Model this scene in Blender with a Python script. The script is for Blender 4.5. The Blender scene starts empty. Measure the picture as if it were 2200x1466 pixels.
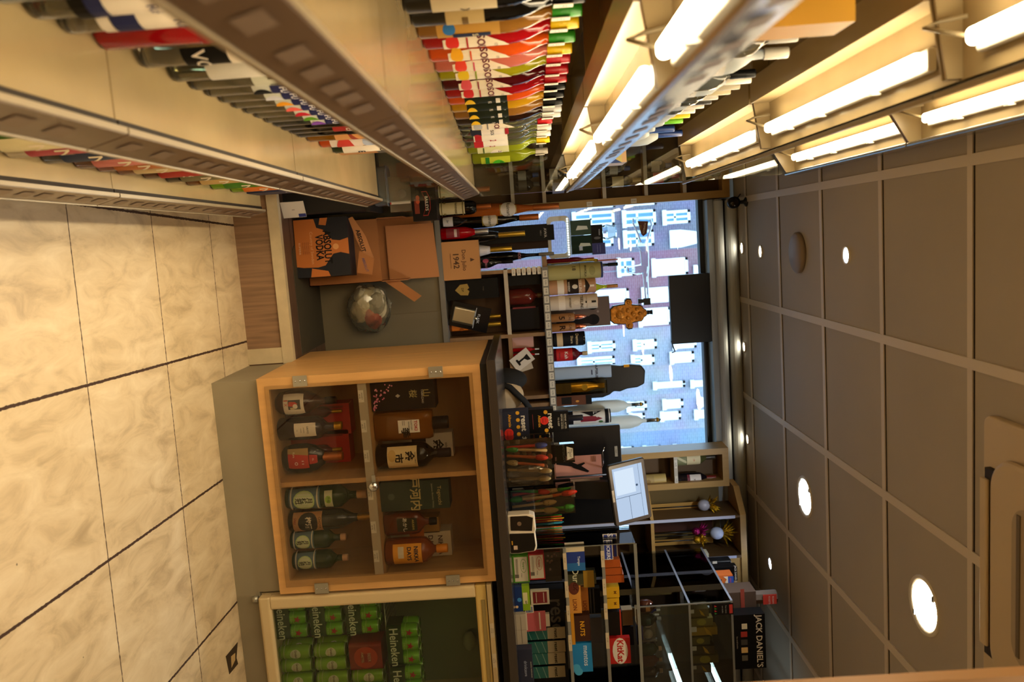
import bpy, bmesh, math, random
from mathutils import Vector, Matrix
random.seed(7)
PI = math.pi
SC = bpy.context.scene
COL = SC.collection

# ---------------------------------------------------------------- camera
F_PX, YAW, PITCH, ROLL = 1741.28, .1253, -.022, -.0683
CAM = Vector((0, 0, 1.471))
HC = 2.786                                   # ceiling height
_w = Vector((math.sin(YAW)*math.cos(PITCH), math.cos(YAW)*math.cos(PITCH), math.sin(PITCH)))
_r0 = Vector((math.cos(YAW), -math.sin(YAW), 0)); _u0 = _r0.cross(_w)
_r = _r0*math.cos(ROLL) + _u0*math.sin(ROLL); _u = -_r0*math.sin(ROLL) + _u0*math.cos(ROLL)
cam_d = bpy.data.cameras.new('camera'); cam = bpy.data.objects.new('camera', cam_d); COL.objects.link(cam)
cam.matrix_world = Matrix(((_u.x, -_r.x, -_w.x, CAM.x), (_u.y, -_r.y, -_w.y, CAM.y), (_u.z, -_r.z, -_w.z, CAM.z), (0, 0, 0, 1)))
cam_d.sensor_fit = 'HORIZONTAL'; cam_d.sensor_width = 36.0; cam_d.lens = F_PX/2200*36
cam_d.clip_start = .05; cam_d.clip_end = 200
cam_d.dof.use_dof = True; cam_d.dof.focus_distance = 3.75; cam_d.dof.aperture_fstop = 3.6
SC.camera = cam

def ray(x, y): return _w + _r*((y-733)/F_PX) + _u*((x-1100)/F_PX)
def onX(x, y, v): d = ray(x, y); return CAM + d*(v/d.x)
def onY(x, y, v): d = ray(x, y); return CAM + d*(v/d.y)
def onZ(x, y, v): d = ray(x, y); return CAM + d*((v-CAM.z)/d.z)

# ---------------------------------------------------------------- daylight and exposure
world = bpy.data.worlds.new('overcast_sky'); SC.world = world; world.use_nodes = True
_bg = world.node_tree.nodes['Background']
_bg.inputs[0].default_value = (.58, .78, 1.0, 1); _bg.inputs[1].default_value = SKY_STRENGTH = 4.6
SC.view_settings.view_transform = 'Standard'; SC.view_settings.look = 'None'
SC.view_settings.gamma = 1; SC.view_settings.use_curve_mapping = False
SC.view_settings.exposure = 0.0
SC.cycles.use_denoising = True
SC.cycles.max_bounces = 10; SC.cycles.diffuse_bounces = 4; SC.cycles.glossy_bounces = 4
SC.cycles.transmission_bounces = 8; SC.cycles.transparent_max_bounces = 24
SC.cycles.sample_clamp_indirect = 6
SC.cycles.caustics_reflective = False; SC.cycles.caustics_refractive = False
TUBE, DOWN, ADDED, SPOT, COOL = 33.0, 190.0, 100.0, 30.0, 60.0  # strengths of tubes, large downlights, added unseen downlights, small spots, cold spots
WARM = (1.0, .80, .50); WARMW = (1.0, .72, .40)

# ---------------------------------------------------------------- materials
MATS = {}
def lin(h):
    if isinstance(h, str):
        h = h.lstrip('#'); c = [int(h[i:i+2], 16)/255 for i in (0, 2, 4)]
        return tuple(v/12.92 if v <= .04045 else ((v+.055)/1.055)**2.4 for v in c)
    return tuple(h)
def sock(b, *names):
    for n in names:
        if n in b.inputs: return b.inputs[n]
def mat(name, col='#888888', rough=.5, metal=0, trans=0, ior=1.45, emit=0, ecol=None, noise=0, nscale=8, stretch=None, alpha=1, spec=None, bump=0):
    if name in MATS: return MATS[name]
    m = bpy.data.materials.new(name); m.use_nodes = True; nt = m.node_tree; b = nt.nodes['Principled BSDF']
    c = lin(col); b.inputs['Base Color'].default_value = (*c, 1)
    b.inputs['Roughness'].default_value = rough; b.inputs['Metallic'].default_value = metal
    b.inputs['Transmission Weight'].default_value = trans; b.inputs['IOR'].default_value = ior
    if spec is not None: b.inputs['Specular IOR Level'].default_value = spec
    if emit:
        b.inputs['Emission Color'].default_value = (*(lin(ecol) if ecol else c), 1); b.inputs['Emission Strength'].default_value = emit
    if noise or bump:
        tc = nt.nodes.new('ShaderNodeTexCoord'); mp = nt.nodes.new('ShaderNodeMapping'); nz = nt.nodes.new('ShaderNodeTexNoise')
        nt.links.new(tc.outputs['Object'], mp.inputs[0]); nt.links.new(mp.outputs[0], nz.inputs['Vector'])
        nz.inputs['Scale'].default_value = nscale; nz.inputs['Detail'].default_value = 5
        if stretch: mp.inputs['Scale'].default_value = stretch
        if noise:
            rp = nt.nodes.new('ShaderNodeValToRGB'); rp.color_ramp.elements[0].position = .3; rp.color_ramp.elements[1].position = .7
            rp.color_ramp.elements[0].color = (*[v*(1-noise) for v in c], 1); rp.color_ramp.elements[1].color = (*[min(1, v*(1+noise*.6)) for v in c], 1)
            nt.links.new(nz.outputs['Fac'], rp.inputs[0]); nt.links.new(rp.outputs[0], b.inputs['Base Color'])
        if bump:
            bp = nt.nodes.new('ShaderNodeBump'); bp.inputs['Strength'].default_value = bump; bp.inputs['Distance'].default_value = .01
            nt.links.new(nz.outputs['Fac'], bp.inputs['Height']); nt.links.new(bp.outputs[0], b.inputs['Normal'])
    MATS[name] = m; return m
def thin_glass(name, tint='#ffffff', refl=1.0, rough=.01, haze=0, hcol='#ffffff'):
    """a thin clear sheet: see-through with a Fresnel reflection, optionally a little milky"""
    if name in MATS: return MATS[name]
    m = bpy.data.materials.new(name); m.use_nodes = True; nt = m.node_tree; nt.nodes.clear()
    out = nt.nodes.new('ShaderNodeOutputMaterial'); tr = nt.nodes.new('ShaderNodeBsdfTransparent'); gl = nt.nodes.new('ShaderNodeBsdfGlossy')
    fr = nt.nodes.new('ShaderNodeFresnel'); fr.inputs[0].default_value = 1.5
    mu = nt.nodes.new('ShaderNodeMath'); mu.operation = 'MULTIPLY'; mu.inputs[1].default_value = refl; mu.use_clamp = True
    mx = nt.nodes.new('ShaderNodeMixShader'); tr.inputs[0].default_value = (*lin(tint), 1); gl.inputs['Roughness'].default_value = rough
    nt.links.new(fr.outputs[0], mu.inputs[0]); nt.links.new(mu.outputs[0], mx.inputs[0])
    src = tr.outputs[0]
    if haze:
        df = nt.nodes.new('ShaderNodeBsdfDiffuse'); df.inputs[0].default_value = (*lin(hcol), 1)
        m2 = nt.nodes.new('ShaderNodeMixShader'); m2.inputs[0].default_value = haze
        nt.links.new(src, m2.inputs[1]); nt.links.new(df.outputs[0], m2.inputs[2]); src = m2.outputs[0]
    nt.links.new(src, mx.inputs[1]); nt.links.new(gl.outputs[0], mx.inputs[2]); nt.links.new(mx.outputs[0], out.inputs[0])
    MATS[name] = m; return m
def lamp_mat(name, col, strength):
    if name in MATS: return MATS[name]
    m = bpy.data.materials.new(name); m.use_nodes = True; nt = m.node_tree; nt.nodes.clear()
    out = nt.nodes.new('ShaderNodeOutputMaterial'); e = nt.nodes.new('ShaderNodeEmission')
    e.inputs[0].default_value = (*col, 1); e.inputs[1].default_value = strength
    nt.links.new(e.outputs[0], out.inputs[0]); MATS[name] = m; return m
def P(h, rough=.55):                         # plain printed / painted colour
    c = lin(h); return mat('paint_%s_%d' % (h.lstrip('#'), int(rough*100)), h, rough, spec=.18 if max(c) < .03 else None)

# ---------------------------------------------------------------- mesh building
TXT = {}
def text_mesh(s, bold=0.0):
    k = (s, bold)
    if k in TXT: return TXT[k]
    cu = bpy.data.curves.new('t', 'FONT'); cu.body = s; cu.size = 1; cu.align_x = 'CENTER'; cu.align_y = 'CENTER'; cu.resolution_u = 2; cu.offset = bold
    ob = bpy.data.objects.new('t', cu); COL.objects.link(ob)
    dg = bpy.context.evaluated_depsgraph_get(); me = bpy.data.meshes.new_from_object(ob.evaluated_get(dg))
    vs = [(v.co.x, v.co.y) for v in me.vertices]; fs = [tuple(p.vertices) for p in me.polygons]
    bpy.data.objects.remove(ob); bpy.data.curves.remove(cu); bpy.data.meshes.remove(me)
    wd = (max(v[0] for v in vs)-min(v[0] for v in vs)) if vs else 1
    TXT[k] = (vs, fs, wd); return TXT[k]

def cut_x(vs, fs, step):
    """slices a flat outline into upright strips so that it can be bent round a bottle"""
    bm = bmesh.new(); bv = [bm.verts.new((v[0], v[1], 0)) for v in vs]
    for f in fs:
        try: bm.faces.new([bv[i] for i in f])
        except ValueError: pass
    x0, x1 = min(v[0] for v in vs), max(v[0] for v in vs); n = min(40, int((x1-x0)/step))
    for k in range(1, n+1):
        g = bm.verts[:]+bm.edges[:]+bm.faces[:]
        bmesh.ops.bisect_plane(bm, geom=g, plane_co=(x0+(x1-x0)*k/(n+1), 0, 0), plane_no=(1, 0, 0))
    bmesh.ops.triangulate(bm, faces=bm.faces[:]); bm.verts.index_update()
    out = ([(v.co.x, v.co.y) for v in bm.verts], [tuple(v.index for v in f.verts) for f in bm.faces]); bm.free(); return out

class MB:
    """collects shapes; build() links them as ONE mesh object"""
    def __init__(s): s.v = []; s.f = []; s.m = []; s.sm = []; s.mats = []
    def mi(s, m):
        if m not in s.mats: s.mats.append(m)
        return s.mats.index(m)
    def add(s, vs, fs, m, smooth=False, M=None):
        o = len(s.v); k = s.mi(m)
        s.v += [tuple(M @ Vector(v)) if M else tuple(v) for v in vs]
        for f in fs: s.f.append(tuple(i+o for i in f)); s.m.append(k); s.sm.append(smooth)
        return s
    def box(s, a, b, m, M=None):
        x0, y0, z0 = a; x1, y1, z1 = b
        vs = [(x0,y0,z0),(x1,y0,z0),(x1,y1,z0),(x0,y1,z0),(x0,y0,z1),(x1,y0,z1),(x1,y1,z1),(x0,y1,z1)]
        return s.add(vs, [(0,3,2,1),(4,5,6,7),(0,1,5,4),(1,2,6,5),(2,3,7,6),(3,0,4,7)], m, M=M)
    def rbox(s, a, b, r, m, axis=2, n=4, M=None):
        """box with rounded edges along one axis and a small chamfer on its two ends"""
        dims = [i for i in range(3) if i != axis]; i, j = dims
        ci, cj = (a[i]+b[i])/2, (a[j]+b[j])/2; hi, hj = (b[i]-a[i])/2, (b[j]-a[j])/2; r = min(r, hi, hj)
        def ring(k, ins):
            R = max(r-ins, 1e-5); out = []
            for q in range(4):
                sx, sy = ((1,1),(-1,1),(-1,-1),(1,-1))[q]
                for t in range(n+1):
                    an = q*PI/2 + t/n*PI/2
                    p = [0,0,0]; p[i] = ci+sx*(hi-r)+(R)*math.cos(an); p[j] = cj+sy*(hj-r)+(R)*math.sin(an); p[axis] = k; out.append(p)
            return out
        e = min(r*.35, (b[axis]-a[axis])*.25)
        rings = [ring(a[axis], e), ring(a[axis]+e, 0), ring(b[axis]-e, 0), ring(b[axis], e)]
        N = len(rings[0]); vs = [p for R in rings for p in R]; fs = []
        for k in range(3):
            for t in range(N): fs.append((k*N+t, k*N+(t+1)%N, (k+1)*N+(t+1)%N, (k+1)*N+t))
        fs.append(tuple(range(N))[::-1]); fs.append(tuple(range(3*N, 4*N)))
        return s.add(vs, fs, m, M=M)
    def quad(s, p, m, M=None): return s.add(p, [tuple(range(len(p)))], m, M=M)
    def prism(s, pts, m, d, axis=1, M=None):
        """closed outline (2D) pushed along an axis from d[0] to d[1]"""
        n = len(pts)
        def mk(p, t): return {0:(t,p[0],p[1]), 1:(p[0],t,p[1]), 2:(p[0],p[1],t)}[axis]
        vs = [mk(p, d[0]) for p in pts]+[mk(p, d[1]) for p in pts]
        fs = [tuple(range(n)), tuple(range(n, 2*n))[::-1]]+[(i, i+n, (i+1)%n+n, (i+1)%n) for i in range(n)]
        return s.add(vs, fs, m, M=M)
    def lathe(s, prof, m, n=20, M=None, sq=2.0, flat=1.0, smooth=True, caps=True, off=0.0, a0=None, a1=None):
        """profile [(r, z)] turned about z; sq > 2 squares the section, flat squeezes its depth (y)"""
        full = a0 is None; N = n if full else n+1; vs = []; fs = []
        for r, z in prof:
            for k in range(N):
                an = 2*PI*k/n if full else a0+(a1-a0)*k/n
                c, sn = sect(an, sq, flat); vs.append((c*(r)+off*math.cos(an), sn*(r)+off*math.sin(an), z))
        for q in range(len(prof)-1):
            for k in range(n):
                k2 = (k+1) % N if full else k+1
                fs.append((q*N+k, q*N+k2, (q+1)*N+k2, (q+1)*N+k))
        if caps and full:
            if prof[0][0] > 1e-6: fs.append(tuple(range(N))[::-1])
            if prof[-1][0] > 1e-6: fs.append(tuple(range((len(prof)-1)*N, len(prof)*N)))
        return s.add(vs, fs, m, smooth, M)
    def cyl(s, p, q, r, m, n=12, r2=None, M=None):
        p, q = Vector(p), Vector(q); d = q-p; L = d.length
        T = Matrix.Translation(p) @ d.to_track_quat('Z', 'Y').to_matrix().to_4x4()
        return s.lathe([(r, 0), (r if r2 is None else r2, L)], m, n, M=(M @ T if M else T))
    def tube(s, pts, r, m, n=8, M=None):
        pts = [Vector(p) for p in pts]; vs = []; fs = []; prev = None
        for i, p in enumerate(pts):
            d = (pts[min(i+1, len(pts)-1)]-pts[max(i-1, 0)]).normalized()
            up = prev if prev is not None else (Vector((0,0,1)) if abs(d.z) < .9 else Vector((1,0,0)))
            a = d.cross(up).normalized(); b = a.cross(d).normalized(); prev = b
            rr = r[i] if isinstance(r, (list, tuple)) else r
            for k in range(n): vs.append(p+a*(rr*math.cos(2*PI*k/n))+b*(rr*math.sin(2*PI*k/n)))
        for i in range(len(pts)-1):
            for k in range(n): fs.append((i*n+k, i*n+(k+1)%n, (i+1)*n+(k+1)%n, (i+1)*n+k))
        fs.append(tuple(range(n))[::-1]); fs.append(tuple(range((len(pts)-1)*n, len(pts)*n)))
        return s.add(vs, fs, m, True, M)
    def ball(s, c, r, m, n=14, k=9, M=None):
        rx, ry, rz = r if isinstance(r, (list, tuple)) else (r, r, r); T = Matrix.Translation(c) @ Matrix.Diagonal((rx, ry, rz, 1))
        prof = [(math.sin(PI*i/k), -math.cos(PI*i/k)) for i in range(k+1)]; prof[0] = (1e-4, -1); prof[-1] = (1e-4, 1)
        return s.lathe(prof, m, n, M=(M @ T if M else T))
    def disc(s, c, r, m, n=24, up=1, M=None):
        vs = [(c[0]+r*math.cos(2*PI*k/n), c[1]+r*math.sin(2*PI*k/n)*up, c[2]) for k in range(n)]
        return s.add(vs, [tuple(range(n))], m, M=M)
    def text(s, t, size, m, at, M=None, bold=0.0, width=None, rot=0, wrap=None):
        """lettering lying in the local x-z plane, read from -y; wrap = (radius, angle, sq, flat) bends it round a bottle"""
        vs, fs, wd = text_mesh(t, bold); k = width/wd if width and wd > 0 else None
        if wrap and vs: vs, fs = cut_x(vs, fs, .35*wrap[0]/(k or size))
        c, sn = math.cos(rot), math.sin(rot); out = []
        for x, y in vs:
            X = x*(k if k else size); Yv = y*size; X, Yv = X*c-Yv*sn, X*sn+Yv*c
            if wrap:
                r, an, sq, fl = wrap; a = an+(at[0]+X)/r; cc, ss = sect(a, sq, fl)
                out.append((cc*r+.0007*math.cos(a), ss*r+.0007*math.sin(a), at[2]+Yv))
            else: out.append((at[0]+X, at[1], at[2]+Yv))
        return s.add(out, fs, m, M=M)
    def build(s, name, parent=None, loc=None, rz=0, bevel=0, **props):
        me = bpy.data.meshes.new(name); me.from_pydata(s.v, [], s.f)
        for m in s.mats: me.materials.append(m)
        me.polygons.foreach_set('material_index', s.m); me.polygons.foreach_set('use_smooth', s.sm); me.update()
        o = bpy.data.objects.new(name, me); COL.objects.link(o)
        if parent: o.parent = parent
        if loc is not None: o.location = loc
        if rz: o.rotation_euler.z = rz
        if bevel:
            b = o.modifiers.new('bevel', 'BEVEL'); b.width = bevel; b.segments = 2; b.limit_method = 'ANGLE'
        for k, v in props.items(): o[k] = v
        return o
def sect(a, sq=2.0, flat=1.0):
    c, s = math.cos(a), math.sin(a)
    if sq == 2.0: return c, s*flat
    k = (abs(c)**sq+abs(s)**sq)**(-1/sq); return c*k, s*k*flat
def thing(name, label, cat, loc=(0,0,0), rz=0, group=None):
    o = bpy.data.objects.new(name, None); COL.objects.link(o); o.empty_display_size = .05
    o.location = loc; o.rotation_euler.z = rz; o['label'] = label; o['category'] = cat
    if group: o['group'] = group
    return o
def tag(o, label, cat, group=None):
    o['label'] = label; o['category'] = cat
    if group: o['group'] = group
    return o
def struct(mb, name, **k):
    o = mb.build(name, **k); o['kind'] = 'structure'; return o
def dup(src, loc, rz=None, label=None, group=None):
    r = src.copy(); COL.objects.link(r); r.location = loc
    if rz is not None: r.rotation_euler.z = rz
    if label: r['label'] = label
    if group: r['group'] = group
    for ch in list(src.children):
        c = ch.copy(); COL.objects.link(c); c.parent = r
        for g in list(ch.children):
            d = g.copy(); COL.objects.link(d); d.parent = c
    return r
def RZ(a): return Matrix.Rotation(a, 4, 'Z')
def T(x, y, z): return Matrix.Translation((x, y, z))
def lerp(a, b, t): return a+(b-a)*t
# ================================================================ THE ROOM
def floor_mat():
    m = bpy.data.materials.new('floor_tiles'); m.use_nodes = True; nt = m.node_tree; b = nt.nodes['Principled BSDF']; L = nt.links
    def N(t, **k):
        n = nt.nodes.new(t)
        for a, v in k.items(): setattr(n, a, v)
        return n
    def MA(op, a, b_=None, c=None):
        n = N('ShaderNodeMath', operation=op)
        for i, v in enumerate((a, b_, c)):
            if v is None: continue
            if isinstance(v, (int, float)): n.inputs[i].default_value = v
            else: L.new(v, n.inputs[i])
        return n.outputs[0]
    tc = N('ShaderNodeTexCoord'); sp = N('ShaderNodeSeparateXYZ'); L.new(tc.outputs['Object'], sp.inputs[0])
    rag = N('ShaderNodeTexNoise'); rag.inputs['Scale'].default_value = 60; rag.inputs['Detail'].default_value = 3; L.new(tc.outputs['Object'], rag.inputs['Vector'])
    rg = MA('MULTIPLY', MA('SUBTRACT', rag.outputs['Fac'], .5), .012)
    def dist(o): return MA('ABSOLUTE', MA('SUBTRACT', MA('FRACT', MA('ADD', MA('MULTIPLY', o, 1/.6), .5)), .5))
    gx = MA('LESS_THAN', MA('ADD', dist(sp.outputs[0]), rg), .0085)
    gy = MA('LESS_THAN', MA('ADD', dist(sp.outputs[1]), rg), .0042)
    gr = MA('MAXIMUM', gx, gy)
    mp = N('ShaderNodeMapping'); mp.inputs['Scale'].default_value = (5.5, 2.2, 1); mp.inputs['Rotation'].default_value = (0, 0, .5); L.new(tc.outputs['Object'], mp.inputs[0])
    nz = N('ShaderNodeTexNoise'); nz.inputs['Scale'].default_value = 2.2; nz.inputs['Detail'].default_value = 9; nz.inputs['Roughness'].default_value = .62; nz.inputs['Distortion'].default_value = .7; L.new(mp.outputs[0], nz.inputs['Vector'])
    rp = N('ShaderNodeValToRGB'); e = rp.color_ramp.elements; e[0].position = .30; e[0].color = (*lin('#b09c7c'), 1); e[1].position = .70; e[1].color = (*lin('#e0cfae'), 1)
    k = e.new(.48); k.color = (*lin('#d0bc98'), 1); L.new(nz.outputs['Fac'], rp.inputs[0])
    vo = N('ShaderNodeTexVoronoi'); vo.inputs['Scale'].default_value = 7.0; L.new(tc.outputs['Object'], vo.inputs['Vector'])
    sel = N('ShaderNodeSeparateColor'); L.new(vo.outputs['Color'], sel.inputs[0])
    pit = MA('MULTIPLY', MA('LESS_THAN', vo.outputs['Distance'], MA('MULTIPLY', sel.outputs[0], .085)), MA('GREATER_THAN', sel.outputs[1], .62))
    dirt = MA('MAXIMUM', gr, MA('MULTIPLY', pit, .75))
    mx = N('ShaderNodeMix', data_type='RGBA'); L.new(dirt, mx.inputs[0]); L.new(rp.outputs[0], mx.inputs[6]); mx.inputs[7].default_value = (*lin('#3a2314'), 1)
    L.new(mx.outputs[2], b.inputs['Base Color'])
    ro = MA('ADD', MA('MULTIPLY', nz.outputs['Fac'], .25), .26); L.new(MA('MAXIMUM', ro, MA('MULTIPLY', gr, .8)), b.inputs['Roughness'])
    bp = N('ShaderNodeBump'); bp.inputs['Strength'].default_value = .25; bp.inputs['Distance'].default_value = .004
    L.new(MA('SUBTRACT', MA('MULTIPLY', nz.outputs['Fac'], .5), MA('MULTIPLY', dirt, .8)), bp.inputs['Height']); L.new(bp.outputs[0], b.inputs['Normal'])
    return m
FX, FY, FA = -.8377, 2.0645, -.0332
mb = MB(); mb.box((-3, -7, -.06), (5, 5.5, 0), floor_mat())
fl = struct(mb, 'floor', loc=(FX, FY, 0), rz=FA)

M_ceil = mat('ceiling_panel', '#aba398', .75, noise=.04, nscale=3)
M_bar = mat('ceiling_bar', '#d0c6b8', .55)
M_gap = mat('ceiling_gap', '#241d18', .9)
XL, XR, YN, YF = -.76, 3.2, -2.6, 5.1
mb = MB(); mb.box((XL, YN, HC), (XR, YF, HC+.05), M_ceil); struct(mb, 'ceiling')
CX, CY = -.1329, 1.8191
mb = MB()
for i in range(-1, 6):
    x = CX+i*.6
    if x > XL+.02: mb.box((x-.017, YN, HC-.006), (x+.017, 5.04, HC+.001), M_bar)
for j in range(-7, 6):
    y = CY+j*.6; mb.box((XL, y-.014, HC-.005), (XR, y+.014, HC+.001), M_bar); mb.box((XL, y-.021, HC-.001), (XR, y-.0135, HC+.001), M_gap)
struct(mb, 'trim_ceiling_grid')

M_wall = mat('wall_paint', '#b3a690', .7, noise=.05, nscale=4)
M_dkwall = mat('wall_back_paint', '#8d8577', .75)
mb = MB(); mb.box((XL-.1, YN, 0), (XL, YF, HC), M_wall); struct(mb, 'wall_left')
mb = MB(); mb.box((XR, YN, 0), (XR+.1, YF, HC), M_wall); struct(mb, 'wall_right')
mb = MB(); mb.box((XL-.1, YN-.1, 0), (XR+.1, YN, HC), M_wall); struct(mb, 'wall_behind')
# window wall: sill below, bookcase sides left and right, the head above
WX0, WX1, WZ0, WZ1, WY = -.34, 1.56, 1.0, 2.60, 5.12
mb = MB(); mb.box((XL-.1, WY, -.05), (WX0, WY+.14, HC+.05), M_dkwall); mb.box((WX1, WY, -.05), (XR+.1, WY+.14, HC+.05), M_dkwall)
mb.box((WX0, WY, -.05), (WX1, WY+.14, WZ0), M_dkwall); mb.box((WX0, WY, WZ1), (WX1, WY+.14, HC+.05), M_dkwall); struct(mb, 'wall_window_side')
M_frame = mat('window_frame_grey', '#2d3238', .45)
mb = MB(); mb.box((WX0, WY+.001, WZ1-.03), (WX1, WY+.07, WZ1), M_frame); mb.box((WX0, WY+.001, WZ0), (WX1, WY+.07, WZ0+.04), M_frame)
mb.box((WX0, WY+.001, WZ0+.04), (WX0+.05, WY+.07, WZ1-.03), M_frame); mb.box((WX1-.05, WY+.001, WZ0+.04), (WX1, WY+.07, WZ1-.03), M_frame)
w1 = struct(mb, 'window_1')
G_pane = thin_glass('window_pane_glass', '#f2fbff', .8)
mb = MB(); mb.box((WX0+.05, WY+.030, WZ0+.04), (WX1-.05, WY+.036, WZ1-.03), G_pane); mb.build('pane', w1, kind='structure')
# head of the window: a flat grey strip, a rounded shutter box and the pale bulkhead that meets the ceiling
M_head = mat('shutter_box_white', '#aeb4b6', .38)
mb = MB(); mb.box((-.15, 5.0, WZ1), (XR, WY, WZ1+.035), mat('head_strip_grey', '#8d908f', .5))
mb.rbox((-.15, 4.985, WZ1+.035), (XR, WY, WZ1+.098), .03, M_head, axis=0); mb.box((-.15, 5.03, WZ1+.098), (XR, WY, WZ1+.112), M_gap)
mb.rbox((-.15, 4.99, WZ1+.112), (XR, WY, HC), .035, M_head, axis=0); struct(mb, 'trim_window_head')

# raised wooden step behind the till
M_step = mat('laminate_step', '#8b6d53', .5, noise=.32, nscale=3.0, stretch=(22, 22, 1.0))
M_stepx = mat('laminate_top', '#5c4638', .5, noise=.28, nscale=3.0, stretch=(1.5, 16, 6))
M_nose = mat('step_nosing', '#c3b494', .45, noise=.12, nscale=14)
SZ = .235
mb = MB(); mb.box((XL, 4.17, 0), (3.2, 4.838, SZ-.012), M_step); mb.box((XL, 4.19, SZ-.012), (3.2, 4.838, SZ), M_stepx)
for q in range(1, 4): mb.box((XL, 4.19+q*.15, SZ-.001), (3.2, 4.192+q*.15, SZ+.0006), P('#2a1c14'))
struct(mb, 'floor_step')
mb = MB(); mb.box((XL, 4.155, SZ-.052), (.56, 4.195, SZ+.004), M_nose); mb.box((.475, 4.158, 0), (.555, 4.169, SZ-.052), M_nose)
struct(mb, 'trim_step_edge')
# rounded grey mat lying on the step
M_mat = mat('grey_floor_cover', '#3f3a2e', .7, noise=.12, nscale=10)
pts = [(-.05, 4.83)]+[(-.05+.05-.05*math.cos(a), 4.43-.10*math.sin(a)+.0) for a in [PI*.5*t/8 for t in range(9)]]+[(.54, 4.33), (.54, 4.83)]
mb = MB(); mb.prism(pts, M_mat, (SZ, SZ+.004), axis=2); tag(mb.build('floor_mat'), 'thin grey floor covering with rounded corner lying on the wooden step', 'mat')

# ================================================================ OUTSIDE THE WINDOW
FD = 40.0
def W2(x0, x1, y0, y1, d=FD):                # a rectangle seen on a far facade, as world x/z extents there
    c = onY((x0+x1)/2, (y0+y1)/2, d); k = d/F_PX*1.02
    return c.x-(y1-y0)/2*k, c.x+(y1-y0)/2*k, c.z-(x1-x0)/2*k, c.z+(x1-x0)/2*k
def brick(name, col, mortar):
    m = bpy.data.materials.new(name); m.use_nodes = True; nt = m.node_tree; b = nt.nodes['Principled BSDF']; b.inputs['Roughness'].default_value = .9
    tc = nt.nodes.new('ShaderNodeTexCoord'); mp = nt.nodes.new('ShaderNodeMapping'); mp.inputs['Rotation'].default_value = (PI/2, 0, 0)
    br = nt.nodes.new('ShaderNodeTexBrick'); br.inputs['Scale'].default_value = 1; br.inputs['Brick Width'].default_value = .34; br.inputs['Row Height'].default_value = .10; br.inputs['Mortar Size'].default_value = .014
    br.inputs['Color1'].default_value = (*lin(col), 1); br.inputs['Color2'].default_value = (*[v*.86 for v in lin(col)], 1); br.inputs['Mortar'].default_value = (*lin(mortar), 1)
    nz = nt.nodes.new('ShaderNodeTexNoise'); nz.inputs['Scale'].default_value = .7; mx = nt.nodes.new('ShaderNodeMix'); mx.data_type = 'RGBA'; mx.blend_type = 'MULTIPLY'; mx.inputs[0].default_value = .45
    nt.links.new(tc.outputs['Object'], mp.inputs[0]); nt.links.new(mp.outputs[0], br.inputs['Vector']); nt.links.new(tc.outputs['Object'], nz.inputs['Vector'])
    nt.links.new(br.outputs['Color'], mx.inputs[6]); nt.links.new(nz.outputs['Color'], mx.inputs[7]); nt.links.new(mx.outputs[2], b.inputs['Base Color']); return m
M_whitewood = mat('white_painted_wood', '#f2f4f4', .5); M_dpane = mat('far_window_pane', '#5f8ca8', .35, spec=.25); M_blind = mat('far_window_blind', '#f7fafc', .7)
M_blueband = mat('pale_blue_render', '#6d93c8', .7)
def house(label, y0, y1, wm, wins, d, cat='building'):
    a = onY(1350, y0, d).x; b_ = onY(1350, y1, d).x
    h = thing('town_house', label, cat, ((a+b_)/2, d, 0), group='houses across the street'); ox = (a+b_)/2
    mb = MB(); mb.box((a-ox, 0, -1), (b_-ox, 6, 26), wm); mb.build('wall', h)
    for (px0, px1, py0, py1, kind) in wins:
        x0, x1, z0, z1 = W2(px0, px1, py0, py1, d); x0 = max(x0-ox, a-ox+.08); x1 = min(x1-ox, b_-ox-.08); t = .13
        if x1-x0 < .3: continue
        f = MB()
        if kind == 'band': f.box((x0, -.06, z0), (x1, .1, z1), M_blueband); f.build('painted_band', h); continue
        if kind == 'pipe': f.cyl(((x0+x1)/2, -.12, z0), ((x0+x1)/2, -.12, z1), .17, M_blueband); f.build('drainpipe', h); continue
        if kind == 'arch':
            n = 12; pts = [(x0, z0)]+[(lerp(x0, x1, k/n), z0+(z1-z0)*(.25+.75*math.sin(PI*k/n))) for k in range(n+1)]+[(x1, z0)]
            f.prism(pts, M_whitewood, (-.15, .1), axis=1); f.build('arched_gable', h); continue
        f.box((x0, -.1, z0), (x0+t, .05, z1), M_whitewood); f.box((x1-t, -.1, z0), (x1, .05, z1), M_whitewood)
        f.box((x0-.05, -.2, z0), (x1+.05, .05, z0+t*1.5), M_whitewood); f.box((x0, -.1, z1-t), (x1, .05, z1), M_whitewood)
        if kind in ('x', 'xb'): f.box(((x0+x1)/2-.05, -.08, z0), ((x0+x1)/2+.05, .05, z1), M_whitewood); f.box((x0, -.08, lerp(z0, z1, .42)), (x1, .05, lerp(z0, z1, .42)+.1), M_whitewood)
        fo = f.build('window', h)
        p = MB(); p.box((x0+t, -.03, z0+t), (x1-t, .06, z1-t), M_blind if kind in ('w',) else M_dpane)
        if kind == 'xb': p.box((x0+t, -.06, lerp(z0, z1, .48)), (x1-t, -.02, z1-t), M_blind)
        p.build('pane', fo)
    return h
B_purple = brick('purple_brick', '#77707f', '#918d9a'); B_red = brick('red_brick', '#94646f', '#a57f88'); B_lilac = brick('lilac_brick', '#a19ea6', '#b4b2ba'); B_blue = brick('shaded_blue_brick', '#8490a6', '#939eb2')
house('purple brick town house across the street with white arched gable', 360, 543, B_purple,
      [(1230,1318,456,486,'x'),(1337,1407,453,485,'x'),(1423,1481,453,480,'x'),(1255,1316,500,530,'x'),(1339,1403,496,529,'x'),(1343,1409,420,441,'x'),(1262,1320,420,446,'x'),(1440,1530,493,537,'arch')], FD)
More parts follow.
